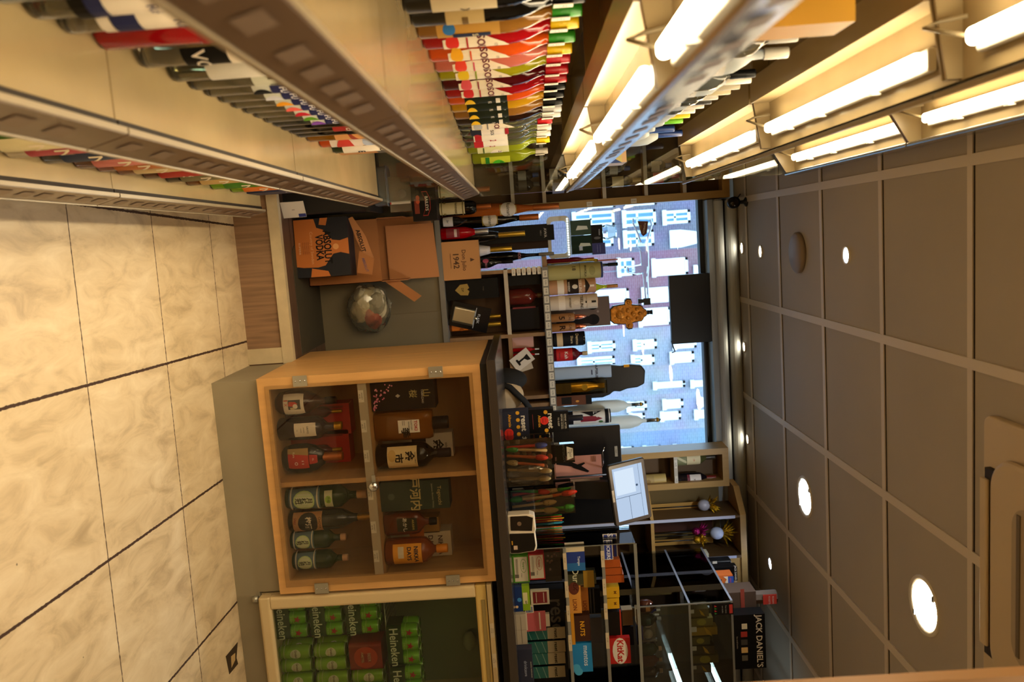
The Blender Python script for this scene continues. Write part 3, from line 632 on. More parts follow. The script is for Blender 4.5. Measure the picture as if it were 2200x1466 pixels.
# ---------------------------------------------------------------- second shelf
def flav(c): return [(.28,.62,1.0,'#cfd2c6',[('e',.16,.16,c,0,-.36),('b',.5,.20,'#1b2050',0,.0),('t','FLAIR',.16,'#e8e8ee',0,0),('e',.16,.16,c,0,.36)])]
S2 = [ # pic x, y of a point on the body, what, kwargs
 (110,2,'olive green glass wine bottle',dict(shape='wine',glass='green',cap='#6b6b3a',labels=[(.3,.5,1,'#2e3a17')])),
 (262,18,'clear bottle, cream label with navy stripe, next to the olive bottle',dict(glass='pale',labels=[(.18,.66,1.1,'#e8dcc6',[('b',.5,.07,'#20264e',0,-.34),('t','Roja',.12,'#54506a',0,.08),('b',.5,.06,'#17140f',0,-.46)])])),
 (335,58,'clear bottle, cream label with broad navy band, by the red bottle',dict(glass='pale',labels=[(.16,.68,1.15,'#ebe0cb',[('b',.55,.10,'#1c2450',0,-.30),('t','Roja',.12,'#4a4a66',0,.1),('b',.5,.09,'#14110d',0,.44),('t','VIA',.08,'#c23a3a',.1,.28)])])),
 (405,97,'cherry red bottle with red and white label',dict(glass='red',labels=[(.44,.72,1.1,'#8f0f18',[('b',.3,.14,'#e8dfd8',0,.1),('t','Vub',.2,'#c31622',0,.34)])])),
 (470,137,'clear square shouldered bottle with black label lettered VOD',dict(glass='pale',labels=[(.22,.70,1.1,'#12110f',[('t','VOD',.2,'#ece4d2',0,-.34),('p',[(-.28,.0),(.02,.30),(.28,.0)],'#e9dfc9',0,-.06),('b',.4,.06,'#d9d0b9',0,.42)])])),
 (520,168,'clear bottle with plain white label edge beside the VOD bottle',dict(glass='pale',labels=[(.2,.7,1.1,'#ddd8c9',[('b',.2,.1,'#7d88a0',0,.2),('t','D',.2,'#23262e',-.1,.1)])])),
 (556,186,'clear ribbed bottle with black script writing',dict(glass='pale',labels=[(.35,.6,.9,'#c9cab6',[('t','Ylve',.5,'#262a22',0,0,.0)])])),
 (590,197,'clear flavoured vodka bottle with black label',dict(glass='pale',labels=flav('#1b1d1f'))),
 (615,207,'clear flavoured vodka bottle with navy label and white dot',dict(glass='pale',labels=flav('#d7d9e2'))),
 (640,216,'clear flavoured vodka bottle with yellow dots on its label',dict(glass='pale',labels=flav('#f0a21a'))),
 (658,224,'clear flavoured vodka bottle with coral dots on its label',dict(glass='pale',labels=flav('#f2685c'))),
 (676,232,'clear flavoured vodka bottle with crimson dots on its label',dict(glass='pale',labels=flav('#cc1c34'))),
 (690,240,'clear flavoured vodka bottle with green dots on its label',dict(glass='pale',labels=flav('#63a01c'))),
 (706,247,'clear flavoured vodka bottle with purple dots on its label',dict(glass='pale',labels=flav('#8a52b8'))),
 (722,262,'dark wine bottle with pale yellow label',dict(shape='wine',glass='dark',labels=[(.5,.7,1,'#d9c78c')])),
 (738,274,'black bottle with bright red label',dict(shape='std',glass='dark',labels=[(.34,.76,1.1,'#a32a26',[('t','Elya',.18,'#e8d6c8',0,-.2),('t','MARSO',.13,'#f0e6da',0,.2)])])),
 (758,287,'black bottle with small white lettering',dict(glass='dark',labels=[(.4,.7,1.1,'#15130f',[('t','AMARO',.2,'#d8d0bc',0,0)])])),
 (785,298,'amber bottle with orange label',dict(glass='gold',labels=[(.24,.74,1.1,'#e8a765',[('p',[(-.3,-.3),(.0,-.1),(.2,.3),(.1,-.2)],'#a8452a',0,0),('t','Tres',.16,'#9c4a28',0,.22)])])),
 (802,311,'bottle with white label and red ornament',dict(glass='orange',labels=[(.1,.74,1.15,'#efe0d2',[('e',.2,.12,'#d8453a',0,-.3),('e',.1,.09,'#b8621f',.1,0),('e',.12,.1,'#a9b3c6',-.1,.05)])])),
 (822,324,'bottle wrapped in white paper label with black letters',dict(glass='green',labels=[(.1,.78,1.3,'#efe6d3',[('t','EL',.14,'#1a1712',0,-.25),('t','COSTA',.12,'#1a1712',0,.05),('t','SAN',.16,'#1a1712',0,.28)])])),
]
last = -9
for px, py, nm_, kw in S2:
    Y = max(onX(px, py, -.345).y, last+.079); last = Y; Y = min(Y, 3.4+.0*Y) if False else Y
    bottle('s2_'+nm_, nm_+' on the second shelf', (-.385, Y, .815), FR, 'bottles on the second shelf', r=.038, h=.375, **kw)
Yc = last
carton('carton', 'brown and yellow carton at the window end of the second shelf', 'carton', (-.40, Yc+.09, .815), (.095, .09, .36), '#b9814a', FR, front=[('b',.14,.06,'#4d4a44',0,-.05),('p',[(-.13,.1),(.13,.0),(.13,.5),(-.13,.5)],'#e2a21e',0,0)])
carton('carton', 'red edged orange carton standing last on the second shelf', 'carton', (-.41, Yc+.19, .815), (.10, .075, .36), '#d9662a', FR, front=[('b',.03,.48,'#c31d16',-.1,0),('e',.06,.05,'#f0c23a',.03,-.2)])

# ---------------------------------------------------------------- lowest shelf
S1 = [(20,330,'green and cream can-shaped tin','#3f6a22','#e0d6a8'),(70,338,'cream bottle with pink flower print','#d9cfae','#b0404e'),(150,352,'black bottle with blue gleam','#12131a','#20304e'),(225,362,'bottle with pink and cream label','#6a3a1a','#cf7a72'),  # the black bottle's blue gleam is painted as its label colour
 (285,368,'orange brown bottle','#8a3c0c','#b5682c'),(335,374,'amber bottle with cream label','#8a4a16','#d8bf8a'),(385,383,'bottle with red label lettered S','#5a2a12','#b02a20'),(425,391,'dark brown bottle with speckled label','#2a1a10','#77704a'),
 (462,398,'brown bottle with wooden stopper','#7a4a1c','#c9a868'),(500,407,'lime green bottle','#7fc01c','#3f7a14'),(535,414,'lime bottle with orange label','#86b81e','#d8762a'),(575,424,'red brown bottle','#7d2a16','#a8442c'),(605,431,'black bottle with steel collar','#0e0d0d','#3a3f46'),(632,436,'second black bottle beside the navy carton','#0f0e10','#22303f')]
last = -9
for px, py, nm_, c1, c2 in S1:
    Y = max(onX(px, py, -.27).y, last+.10); last = Y
    if Y > 3.6: break
    bottle('s1'+nm_, nm_+' on the lowest shelf', (-.315, Y, .265), FR, 'bottles on the lowest shelf', shape='std', r=.041, h=.36, glass=mat('g_'+c1, c1, .1), cap='#4a3a20',
           labels=[(.15,.62,1.1,c2,[('t','S' if 'lettered S' in nm_ else 'Nr',.3,'#e9dcc0',0,0)])])
carton('carton', 'navy carton with round white emblem at the end of the lowest shelf', 'carton', (-.33, 3.70, .265), (.15, .10, .33), '#262f55', FR, front=[('e',.16,.16,'#c9c7c0',0,.12),('e',.14,.14,'#262f55',0,.12),('t','HAV',.1,'#d9d6cc',0,.12)])

# ---------------------------------------------------------------- fourth shelf: clear spirits, seen above the silver rail
WB = [(.2,.6,1.0,'#e6e6e2',[('t','I60',.16,'#55534c',0,0)])]
S4 = [ # pic x,y of the top of the cap, name, kwargs
 (1755,8,'black bottle with steel cap leaning by the yellow carton',dict(shape='std',glass='dark',cap='#8d8d90')),
 (1712,78,'clear vodka bottle with silver ringed cap next to the yellow carton',dict(glass='clear',cap='#b7b3aa',shape='tall')),
 (1692,112,'large frosted vodka bottle with wide silver cap',dict(shape='squat',glass='frost',cap='#c9c6bb',labels=WB,r=.058)),
 (1622,157,'vodka bottle with black neck sleeve',dict(shape='tall',glass='clear',cap='#141414')),
 (1612,170,'clear vodka bottle with ivory cap behind the black sleeved one',dict(shape='tall',glass='frost',cap='#e8e2d2',labels=WB)),
 (1588,183,'slim clear vodka bottle with clear stopper',dict(shape='tall',glass='clear',cap='#a59c86')),
 (1568,194,'clear vodka bottle with pale brass cap',dict(shape='tall',glass='clear',cap='#cbbf9a',labels=WB)),
 (1541,202,'frosted bottle with white cap and grey collar',dict(shape='tall',glass='frost',cap='#f0ede2')),
 (1527,212,'dark capped clear bottle in the vodka row',dict(shape='tall',glass='clear',cap='#3a3833',labels=WB)),
 (1511,225,'clear bottle with ivory cap before the yellow cap',dict(shape='tall',glass='frost',cap='#f3efe4')),
 (1492,236,'white capped frosted bottle beside the yellow neck bottle',dict(shape='tall',glass='frost',cap='#efece2')),
 (1481,246,'vodka bottle with yellow neck sleeve',dict(shape='tall',glass='frost',cap='#e9d31c',capz=.72)),
 (1466,258,'vodka bottle with lime green neck sleeve and white arrow',dict(shape='tall',glass='frost',cap='#6fbf12',capz=.68)),
 (1448,276,'frosted vodka bottle with blue printed neck',dict(shape='std',glass='frost',cap='#26407e',capz=.70)),
 (1458,293,'big frosted vodka bottle with blue printed neck near the window',dict(shape='squat',glass='frost',cap='#223a78',capz=.74,r=.05)),
]
last = -9
for px, py, nm_, kw in S4:
    p = onX(px, py, -.40); Y = max(p.y, last+.085); last = Y; kw = dict(kw); r = kw.pop('r', .037); z = CAM.z+(p.z-CAM.z)*Y/p.y
    bottle('s4'+nm_, nm_+' on the fourth shelf', (-.40, min(Y, 3.585), 1.745), FR, 'clear spirits on the fourth shelf', r=min(r, .043), h=min(z-1.745, .44), **kw)
Yl = last
carton('gift_carton', 'yellow lit gift carton on the fourth shelf nearest the camera', 'carton', (-.36, onX(1720, 45, -.36).y-.05, 1.745), (.10, .06, onX(1775, 50, -.36).z-1.745), '#d9a22a', FR)
carton('gift_carton', 'blue and yellow patterned gift carton with bottle picture ending the fourth shelf', 'carton', (-.36, 3.735, 1.745), (.17, .12, .205), '#e0b98a', FR,
       left=[('b',.30,.40,'#dccf86',0,.0),('p',[(-.30,-.40),(-.06,0),(-.30,.40)],'#39508e',0,0),('p',[(.30,-.40),(.06,0),(.30,.40)],'#39508e',0,0),('e',.09,.15,'#6a4a12',0,.1),('b',.05,.14,'#4f3a10',0,-.15),('b',.045,.06,'#3f7a3a',0,-.34)])
# ================================================================ BEHIND THE TILL: low back counter, shelves and what stands there
def bb(x0, x1, y0, y1, Y):
    """what spans these picture extents on the upright plane at depth Y: centre x, foot z, width, height"""
    c = onY((x0+x1)/2, (y0+y1)/2, Y); k = (c-CAM).dot(_w)/F_PX
    h = (x1-x0)*k; w = (y1-y0)*k; return c.x, c.z-h/2, w, h
M_ply = mat('tan_board', '#8a6a48', .5, noise=.10, nscale=3, stretch=(2, 2, 14)); M_plyd = mat('tan_board_inside', '#5f4429', .6)
M_grey = mat('grey_panel', '#6c634d', .55, noise=.06, nscale=3); M_gtop = mat('grey_worktop', '#77736a', .45)
BT = .985
bc = thing('back_counter', 'low grey back counter behind the till below the window', 'counter', (1.2, 4.96, SZ))
mb = MB(); mb.box((-1.93, -.115, 0), (1.98, .14, BT-SZ-.03), M_grey); mb.box((-.80, -.118, 0), (-.76, -.114, BT-SZ-.03), P('#6d644f')); mb.build('front_panel', bc)
mb = MB(); mb.box((-1.93, -.13, BT-SZ-.03), (1.98, .145, BT-SZ), M_gtop); mb.build('worktop', bc)
# shelf unit on the back counter
SB = 4.90; ST = 1.605; SM = 1.362
xl = onY(1110, 578, SB).x; xd = onY(1110, 718, SB).x; xe = onY(1120, 852, SB).x; xr = 1.33
su = thing('back_shelf_unit', 'tan shelf unit with price strip on the back counter under the window', 'shelf', (0, 5.0, BT))
mb = MB(); mb.box((onY(1175, 551, SB).x, -.10, ST-BT-.028), (xr, .11, ST-BT), M_ply); mb.build('top_board', su)
mb = MB(); mb.box((xl, -.112, ST-BT-.036), (xr, -.10, ST-BT+.004), M_gtop)
x = xl+.02
while x < xr-.07: mb.box((x, -.1135, ST-BT-.030), (x+.042, -.112, ST-BT-.002), P('#d3cbb8')); mb.text('9,95', .016, P('#3d3a33'), (x+.021, -.1142, ST-BT-.016)); x += .052
mb.build('price_strip', su)
mb = MB(); mb.box((xl, -.10, SM-BT-.022), (xr, .10, SM-BT), M_ply); mb.box((xl, -.105, SM-BT-.022), (xd, -.1, SM-BT+.002), P('#b4a894')); mb.build('middle_board', su)
for q, xx in enumerate((xl, xd, xe, xe+.05, xr-.022)):
    mb = MB(); mb.box((xx, -.099, 0), (xx+.022, .11, ST-BT-.028), M_ply)
    if q == 0:
        for k in range(6): mb.box((xx-.006, -.1015, .405+k*.031), (xx+.04, -.0995, .427+k*.031), P('#d9d0bd')); mb.text('12,95', .011, P('#45413a'), (xx+.017, -.102, .416+k*.031))
    mb.build('upright', su)
mb = MB(); mb.box((xl, .10, 0), (xr, .112, ST-BT-.03), M_plyd); mb.build('back_board', su)

def stand(z0, fn, x0, x1, y0, y1, Y, label, **kw):      # put something whose picture extents are known on the surface at height z0
    c = bb(x0, x1, y0, y1, Y); return fn(label, c[0], Y, z0, c[2], max(.02, c[1]+c[3]-z0), **kw)
def bot(label, x, Y, z, w, h, key=None, **kw): return bottle(key or 'b_'+label, label, (x, Y, z), kw.pop('rz', 0), r=kw.pop('r', w*.475), h=h, **kw)
def box(label, x, Y, z, w, h, name='carton', cat='box', d=None, col='#333333', **kw): return carton(name, label, cat, (x, Y, z), (w, d or w, h), col, **kw)
GB = 'bottles and tubes on the shelf under the window'
YT = 4.955
stand(ST, bot, 1180, 1294, 565, 601, YT, 'pale green whisky tube lettered 18 BRACKLA under the window', name='whisky_tube', cat='tube', shape='tube', glass=P('#a89f62', .45), group=GB,
      labels=[(.02,.96,1.5,'#a89f62',[('t','18',.10,'#22262c',-.07,-.02),('t','BRACKLA',.055,'#2c2c22',0,.20),('e',.09,.06,'#8f8a50',0,.33),('b',.2,.004,'#5b5730',0,.10)]),(.962,.998,3.1,'#1f2d6b')])
stand(ST, lambda l, x, Y, z, w, h: bottle('b_'+l, l, (x, Y, z), r=.030, h=h, shape='std', glass='dark', cap='#131212', capz=.86), 1180, 1327, 566, 579, 5.045, 'dark bottle with black screw cap rising behind the BRACKLA tube')
stand(ST, lambda l, x, Y, z, w, h: bottle('b_'+l, l, (x, Y, z), r=.033, h=h, shape='std', glass=mat('glass_yellowgold', '#b8a01c', .05, trans=.7), cap='#a4713c', capm=mat('copper_cap', '#b07a44', .3, .6), capz=.84), 1180, 1327, 606, 632, 5.045, 'yellow bottle with copper cap rising behind the brown TEELING tube')
TL = lambda c1, c2, ink: [(.0,.99,1.5,c1,[('b',.3,.12,c2,0,.02),('b',.3,.07,'#e8dcc8',0,-.24),('t','TEELING',.085,ink,0,.17),('e',.045,.06,'#d8cbb4',0,.06),('t','WHISKEY',.055,ink,0,-.07),('b',.02,.11,'#efe3cf' if ink != '#2a2018' else '#2b231a',0,.36),('p',[(-.2,0),(0,.1),(.2,0)],c2,0,.28)])]
stand(ST, bot, 1180, 1279, 599, 632, YT, 'brown whisky tube lettered TEELING next to the BRACKLA tube', name='whisky_tube', cat='tube', shape='tube', glass=P('#b98c68'), group=GB, labels=TL('#b98c68', '#2b2019', '#efe2cc'))
stand(ST, bot, 1180, 1283, 633, 666, YT, 'cream whisky tube lettered TEELING beside the brown one', name='whisky_tube', cat='tube', shape='tube', glass=P('#cf9d7c'), group=GB, labels=TL('#cfc0aa', '#cdbda6', '#2a2018'))
for (x0, x1, y0, y1, l, tx) in ((1180,1261,673,691,'left bullet-shaped bottle with wooden body and copper tip','5'),(1180,1263,694,712,'right bullet-shaped bottle with wooden body and copper tip','R')):
    c = bb(x0, x1, y0, y1, 4.93); t = thing('bullet_bottle', l, 'bottle', (c[0], 4.93, ST), group='bullet bottles'); h = c[1]+c[3]-ST; r = c[2]/2
    mb = MB(); mb.lathe([(r*.9,0),(r,.004),(r,h*.62),(r*.8,h*.66)], mat('wood_case', '#9d6c3c', .5, noise=.15), 18); mb.text(tx, h*.22, P('#2f1c0d'), (0, 0, h*.3), bold=.02, wrap=(r+.001, -PI/2, 2, 1)); mb.text('CAL', h*.09, P('#4b2f18'), (0, 0, h*.52), wrap=(r+.001, -PI/2, 2, 1)); mb.build('wooden_body', t)
    mb = MB(); mb.lathe([(r*.62,h*.64),(r*.60,h*.80),(r*.40,h*.92),(.001,h)], mat('copper', '#d98464', .22, .9), 16); mb.build('copper_tip', t)
stand(ST, bot, 1180, 1256, 713, 745, YT, 'black bottle lettered DEMON SHARE with cream band', name='rum_bottle', shape='tube', glass='dark', group=GB, labels=[(.06,.95,1.4,'#14161a',[('b',.3,.10,'#cdb68e',0,-.30),('t','Demon',.14,'#c8b48c',0,.28),('t','Share',.12,'#c8b48c',0,.10)])])
o = stand(ST+.0, bot, 1190, 1262, 746, 776, 4.94, 'small red glass bottle with square red label', shape='squat', glass='deepred', cap='#b9a27c', group=GB, labels=[(.10,.56,1.2,'#b8161a',[('t','Kah',.3,'#e9dcd0',0,.1),('b',.2,.03,'#7d0e10',0,-.3)])])
stand(ST, bot, 1180, 1312, 785, 815, YT, 'tall frosted pale blue square bottle with small dark print', name='vodka_bottle', shape='tube', glass=mat('glass_blue_frost', '#a9bfd8', .35, trans=.2), sq=5, flat=.8, group=GB, labels=[(.60,.80,.5,None,[('t','HAPSBURG',.3,'#2b3350',0,.2),('b',.2,.05,'#3b4462',0,-.2)])])
c = bb(1185, 1303, 817, 846, 4.94); t = thing('boxed_spirit', 'clear box holding a golden bottle beside the frosted blue bottle', 'boxed bottle', (c[0], 4.94, ST), group=GB); w, h = c[2], c[1]+c[3]-ST
mb = MB(); mb.box((-w/2, -w/2, 0), (w/2, w/2, h), thin_glass('clear_box', '#fbf7d8', 1.0)); mb.build('clear_case', t)
mb = MB(); mb.lathe([(w*.36,.003),(w*.38,.01),(w*.38,h*.62),(w*.2,h*.8),(w*.2,h*.96)], mat('gold_metal', '#b98a22', .25, .6), 16, sq=4); art(mb, [('b',.10,.14,'#5a4310',0,-.28),('e',.06,.06,'#d9b64a',0,.12),('t','GOLD',.07,'#4a370c',0,-.28)], h, None, y=-w*.385, zc=h*.45); mb.build('gold_bottle', t)
stand(ST, box, 1185, 1270, 848, 869, YT, 'dark amber carton with black top beside the clear golden box', col='#5a2c10', d=.07, front=[('b',.10,.14,'#1b1511',0,-.2),('e',.03,.05,'#c8862c',.03,.1),('b',.13,.08,'#14110f',0,.42)])
# guitar case bottle box behind
c = bb(1268, 1380, 783, 852, 5.03); t = thing('guitar_case', 'black guitar-case shaped bottle box tilted behind the golden box', 'case', (c[0], 5.06, ST+.0015), 0)
pts = []
for k in range(28):
    a = 2*PI*k/28; r_ = .085*(1+.22*math.cos(2*a)) if True else 0; pts.append((r_*math.sin(a)*.95, r_*math.cos(a)*1.55))
pts = [(-.08,0),(.085,0),(.10,.04),(.105,.20),(.105,.30),(.09,.345),(.07,.37),(.075,.41),(.06,.455),(.055,.52),(.035,.565),(-.05,.575),(-.085,.55),(-.095,.48),(-.09,.42),(-.10,.36),(-.105,.25),(-.10,.04)]
mb = MB(); mb.prism(pts, mat('case_black', '#0b0b0c', .35), (-.03, .03), axis=1); o = mb.build('case_body', t, bevel=.008); 
mb = MB(); mb.box((-.097, -.036, .44), (-.080, -.03, .475), mat('gold_metal', '#b98a22', .25, .6)); mb.build('latch', t, label='gold latch')

# white dispenser bottles
def belv(label, x0, x1, y0, y1, Y, w):
    c = bb(x0, x1, y0, y1, Y); h = c[1]+c[3]-ST
    t = thing('vodka_bottle', label, 'bottle', (c[0], Y, ST), group='white frosted magnum bottles')
    mb = MB(); mb.lathe([(w*.75,0),(w*.8,.01),(w*.42,.06),(w*.5,h*.24),(w*.85,h*.36),(w,h*.46),(w,h*.70),(w*.72,h*.78),(w*.3,h*.82),(w*.26,h*.86)], mat('white_frost_glass', '#e6f4f6', .4, trans=.08), 22); mb.build('glass_body', t)
    mb = MB(); mb.lathe([(w*.28,h*.86),(w*.28,h*.985),(.001,h)], mat('steel_neck', '#9aa3a6', .25, .9), 14); mb.lathe([(w*.31,h*.955),(w*.33,h*.965),(w*.31,h*.975)], mat('gold_metal'), 14); mb.build('neck_sleeve', t)
    mb = MB(); mb.text('BELVED', .02, P('#7c8790'), (0, 0, h*.45), wrap=(w*.86, -PI/2, 2, 1)); mb.build('label', t)
belv('white frosted vodka bottle with steel neck left of the patterned tube', 1180, 1383, 857, 893, 5.058, .042)
belv('white frosted vodka bottle with steel neck behind the black monitor', 1180, 1420, 893, 926, 5.062, .046)
stand(ST, bot, 1200, 1311, 881, 912, 4.955, 'black and white patterned bottle tube with red stripe', name='spirit_tube', cat='tube', shape='tube', glass=P('#17151a'), group=GB, labels=[(.3,.98,1.5,'#d9d6cf',[('p',[(-.2,-.4),(-.05,-.1),(-.2,.2)],'#1a181c',0,.1),('b',.3,.05,'#17151a',0,.42),('p',[(-.1,-.3),(.05,-.3),(.05,.1),(-.02,.3),(-.1,.1)],'#7d1024',.04,0),('e',.04,.06,'#3f6a38',.12,.25),('t','ILLY',.16,'#d9d6cf',-.16,.1)])])
stand(1.312, bot, 1090, 1252, 880, 925, 4.12, 'dark violet domed glass bottle behind the reset cartons', shape='round', glass=mat('glass_violet', '#2b2433', .12), cap='#20202a')
# hand-shaped gold bottle on a grey gift box
c = bb(1180, 1309, 640, 702, 5.045); gb = carton('gift_box', 'brown grey gift box with two round holes showing dark bottles', 'box', (c[0], 5.048, ST), (c[2], .06, c[1]+c[3]-ST), '#5c4a42', front=[('e',.09,.10,'#0b090a',-.12,.22),('e',.09,.10,'#0b090a',.13,.22),('b',.06,.3,'#160f0e',-.12,-.1),('b',.06,.3,'#160f0e',.13,-.1),('e',.02,.02,'#8a7a72',0,.3),('e',.02,.02,'#8a7a72',.0,-.1),('e',.012,.012,'#c8202a',-.14,.1)])
gtop = c[1]+c[3]
c = bb(1310, 1402, 645, 704, 5.03); t = thing('hand_bottle', 'golden open-hand shaped bottle with black stopper on the grey gift box', 'bottle', (c[0], 5.048, gtop+.001)); s = (c[1]+c[3]-gtop)/.24
hp = [(-.035,0),(.035,0),(.055,.02),(.060,.055),(.062,.085),(.085,.088),(.095,.100),(.092,.122),(.070,.128),(.058,.120),(.052,.150),(.050,.175),(.040,.185),(.028,.190),(.018,.205),(0,.212),(-.018,.205),(-.028,.190),(-.040,.185),(-.050,.175),(-.052,.150),(-.058,.120),(-.070,.128),(-.092,.122),(-.095,.100),(-.085,.088),(-.062,.085),(-.060,.055),(-.055,.02)]
M_ant = mat('antique_gold', '#b9741c', .35, .55, noise=.45, nscale=60, bump=.5); M_and = mat('antique_dark', '#15120e', .4)
mb = MB(); mb.prism([(a*s*.93, b*s) for a, b in hp], M_and, (-.018, .02), axis=1); mb.build('bottle_body', t)
mb = MB(); mb.prism([(a*s*.84, .006+b*s*.95) for a, b in hp], M_ant, (-.026, -.018), axis=1)
for a, b, r_ in ((0,.055,.024),(-.025,.10,.012),(.025,.10,.012),(0,.13,.014),(-.03,.15,.009),(.03,.15,.009),(0,.165,.01),(.078,.105,.01),(-.078,.105,.01)): mb.ball((a*s*.84, -.026, b*s), (r_*s, .006, r_*s), M_ant)
mb.build('hand_relief', t, label='embossed gold hand relief', bevel=.003)
mb = MB(); mb.lathe([(.014*s,.212*s),(.011*s,.222*s),(.013*s,.238*s),(.016*s,.240*s),(.001,.242*s)], M_black, 14); mb.build('stopper', t)
# rifle-shaped clear glass bottle on a clear stand
Yg = 5.096; pa, pb = onY(1372, 467, Yg), onY(1390, 655, Yg); L = pb.x-pa.x
t = thing('glass_rifle', 'clear glass rifle-shaped bottle with brown label and black muzzle cap', 'bottle', (pa.x, Yg, ST))
z0 = pa.z-ST; sc = L/.53
op = [(0,-.055),(.01,.055),(.05,.062),(.13,.035),(.16,.028),(.20,.030),(.30,.028),(.36,.020),(.50,.018),(.50,-.006),(.36,-.010),(.34,-.012),(.345,-.05),(.33,-.10),(.29,-.105),(.285,-.06),(.28,-.018),(.20,-.022),(.175,-.045),(.155,-.042),(.15,-.018),(.10,-.032),(.03,-.06)]
mb = MB(); mb.prism([(a*sc, z0+b*sc+.02) for a, b in op], mat('clear_thick_glass', '#e6f2f6', .03, trans=.92, ior=1.35), (-.016, .016), axis=1); mb.build('glass_body', t, bevel=.007)
mb = MB(); lp = [(.022,-.030),(.028,.034),(.10,.022),(.115,.0),(.10,-.012),(.06,-.02)]
mb.prism([(a*sc, z0+b*sc+.02) for a, b in lp], P('#5b2a1c'), (-.0185, -.0172), axis=1); mb.text('POMISZA', .016, P('#d9c7a8'), (.068*sc, -.0195, z0+.028), rot=-.2); mb.text('GOLD', .014, P('#c9a23a'), (.066*sc, -.0195, z0+.004), rot=-.2); mb.build('label', t)
mb = MB(); mb.box((.49*sc, -.014, z0+.005), (.53*sc, .014, z0+.046), M_black); mb.prism([(.495*sc, z0+.005), (.515*sc, z0+.005), (.52*sc, z0-.03), (.49*sc, z0-.03)], M_black, (-.012, .012), axis=1); mb.build('muzzle_cap', t)
mb = MB(); GA = thin_glass('acrylic', '#f4f8fa', 1.3)
for xx in (.03, .31): mb.box((xx*sc, -.012, 0), (xx*sc+.006, .015, z0-.05), GA)
mb.build('clear_stand', t)
# green and black boxes, cut-glass, LED frame to the left of the tube
XT = 1.18
lf = onY(1185, 500, 5.0)
stand(BT, box, 958, 1176, 489, 540, 5.06, 'tall dark wooden plinth behind the champagne bottles', col='#2b1a11', d=.105, name='display_plinth', cat='plinth')
PT = bb(958, 1176, 489, 540, 5.06); PTz = PT[1]+PT[3]
c = bb(1166, 1215, 466, 556, 5.09); t = thing('light_ring', 'white rounded light frame edged with LED dots at the window corner', 'light frame', (c[0], 5.092, PTz+.0005)); w, h = c[2]/2, c[3]
mb = MB(); ro = rr(w, h/2, .03); ri = rr(w-.03, h/2-.022, .02); n = len(ro)
mb.add([(a, -.02, b+h/2) for a, b in ro]+[(a, -.02, b+h/2) for a, b in ri]+[(a, .02, b+h/2) for a, b in ro]+[(a, .02, b+h/2) for a, b in ri],
       [(k, (k+1)%n, n+(k+1)%n, n+k) for k in range(n)]+[(2*n+k, 3*n+k, 3*n+(k+1)%n, 2*n+(k+1)%n) for k in range(n)]+[(k, 2*n+k, 2*n+(k+1)%n, (k+1)%n) for k in range(n)]+[(n+k, n+(k+1)%n, 3*n+(k+1)%n, 3*n+k) for k in range(n)], mat('led_white', '#e9e9e2', .3)); mb.build('frame', t)
mb = MB(); L_led = lamp_mat('led_dot', (.8, .95, 1), 9)
for k in range(16): mb.ball((lerp(-w+.02, w-.02, k/15), -.022, h-.014), .0032, L_led, 8, 5)
mb.build('led_strip', t)
for (x0, x1, y0, y1, Y, l, col, fr) in ((1216,1258,474,506,5.03,'dark green carton with white swoosh, left of two','#0f3a2c',[('p',[(-.1,-.2),(.12,-.3),(.1,.3),(-.06,.25)],'#d5ddd6',.0,.05)]),
    (1216,1260,507,546,5.03,'dark green carton with white swoosh and pale label, right of two','#0b2a20',[('p',[(-.08,-.2),(.1,-.3),(.08,.3),(-.05,.25)],'#c5cfc8',.0,.15),('b',.1,.08,'#b5c4dd',.18,-.05)]),
    (1259,1283,484,526,5.035,'black carton with white letters stacked on the green cartons','#0a0a0c',[('t','VODKA',.16,'#c9ced8',-.2,.2),('e',.12,.3,'#5c5c5c',.3,0)]),
    (1261,1289,523,547,5.03,'royal blue carton with fine lines stacked on the green carton','#16226b',[('b',.3,.01,'#8088c4',0,.1),('b',.3,.01,'#8088c4',0,-.1)])):
    cc = bb(x0, x1, y0, y1, Y); z0_ = PTz if x0 == 1216 else None
    if z0_ is not None:
        zg = c[3]+PTz
        carton('carton', l, 'box', (cc[0], Y-.0, zg), (cc[2], .055, .125), col, front=fr)
    else: carton('carton', l, 'box', (cc[0], Y, zg+.1255), (cc[2], .055, cc[3]), col, front=fr)
cc = bb(1283, 1315, 482, 516, 5.03); zz = zg+.1255+bb(1259,1283,484,526,5.035)[3]
mb = MB(); w = cc[2]/2; mb.lathe([(w*.7,0),(w*.8,.004),(w,.03),(w*.75,.07),(w*.95,.085),(.001,.088)], mat('clear_thick_glass'), 8, smooth=False); tag(mb.build('cut_glass', loc=(cc[0], 5.035, zz)), 'clear faceted glass ornament on top of the black carton', 'glass ornament')
stand(ST, lambda l, x, Y, z, w, h: bottle('b_'+l, l, (x, Y, z), r=.017, h=h, shape='tall', glass='gold', cap='#d97c6a', capz=.70), 1180, 1327, 556, 569, 5.075, 'slim golden bottle with pink cap behind the BRACKLA tube')
stand(ST, lambda l, x, Y, z, w, h: bottle('b_'+l, l, (x, Y, z), r=.014, h=h, shape='std', glass='deepred', cap='#7d3a12'), 1200, 1276, 553, 562, 4.925, 'dark red bottle with amber neck left of the BRACKLA tube')
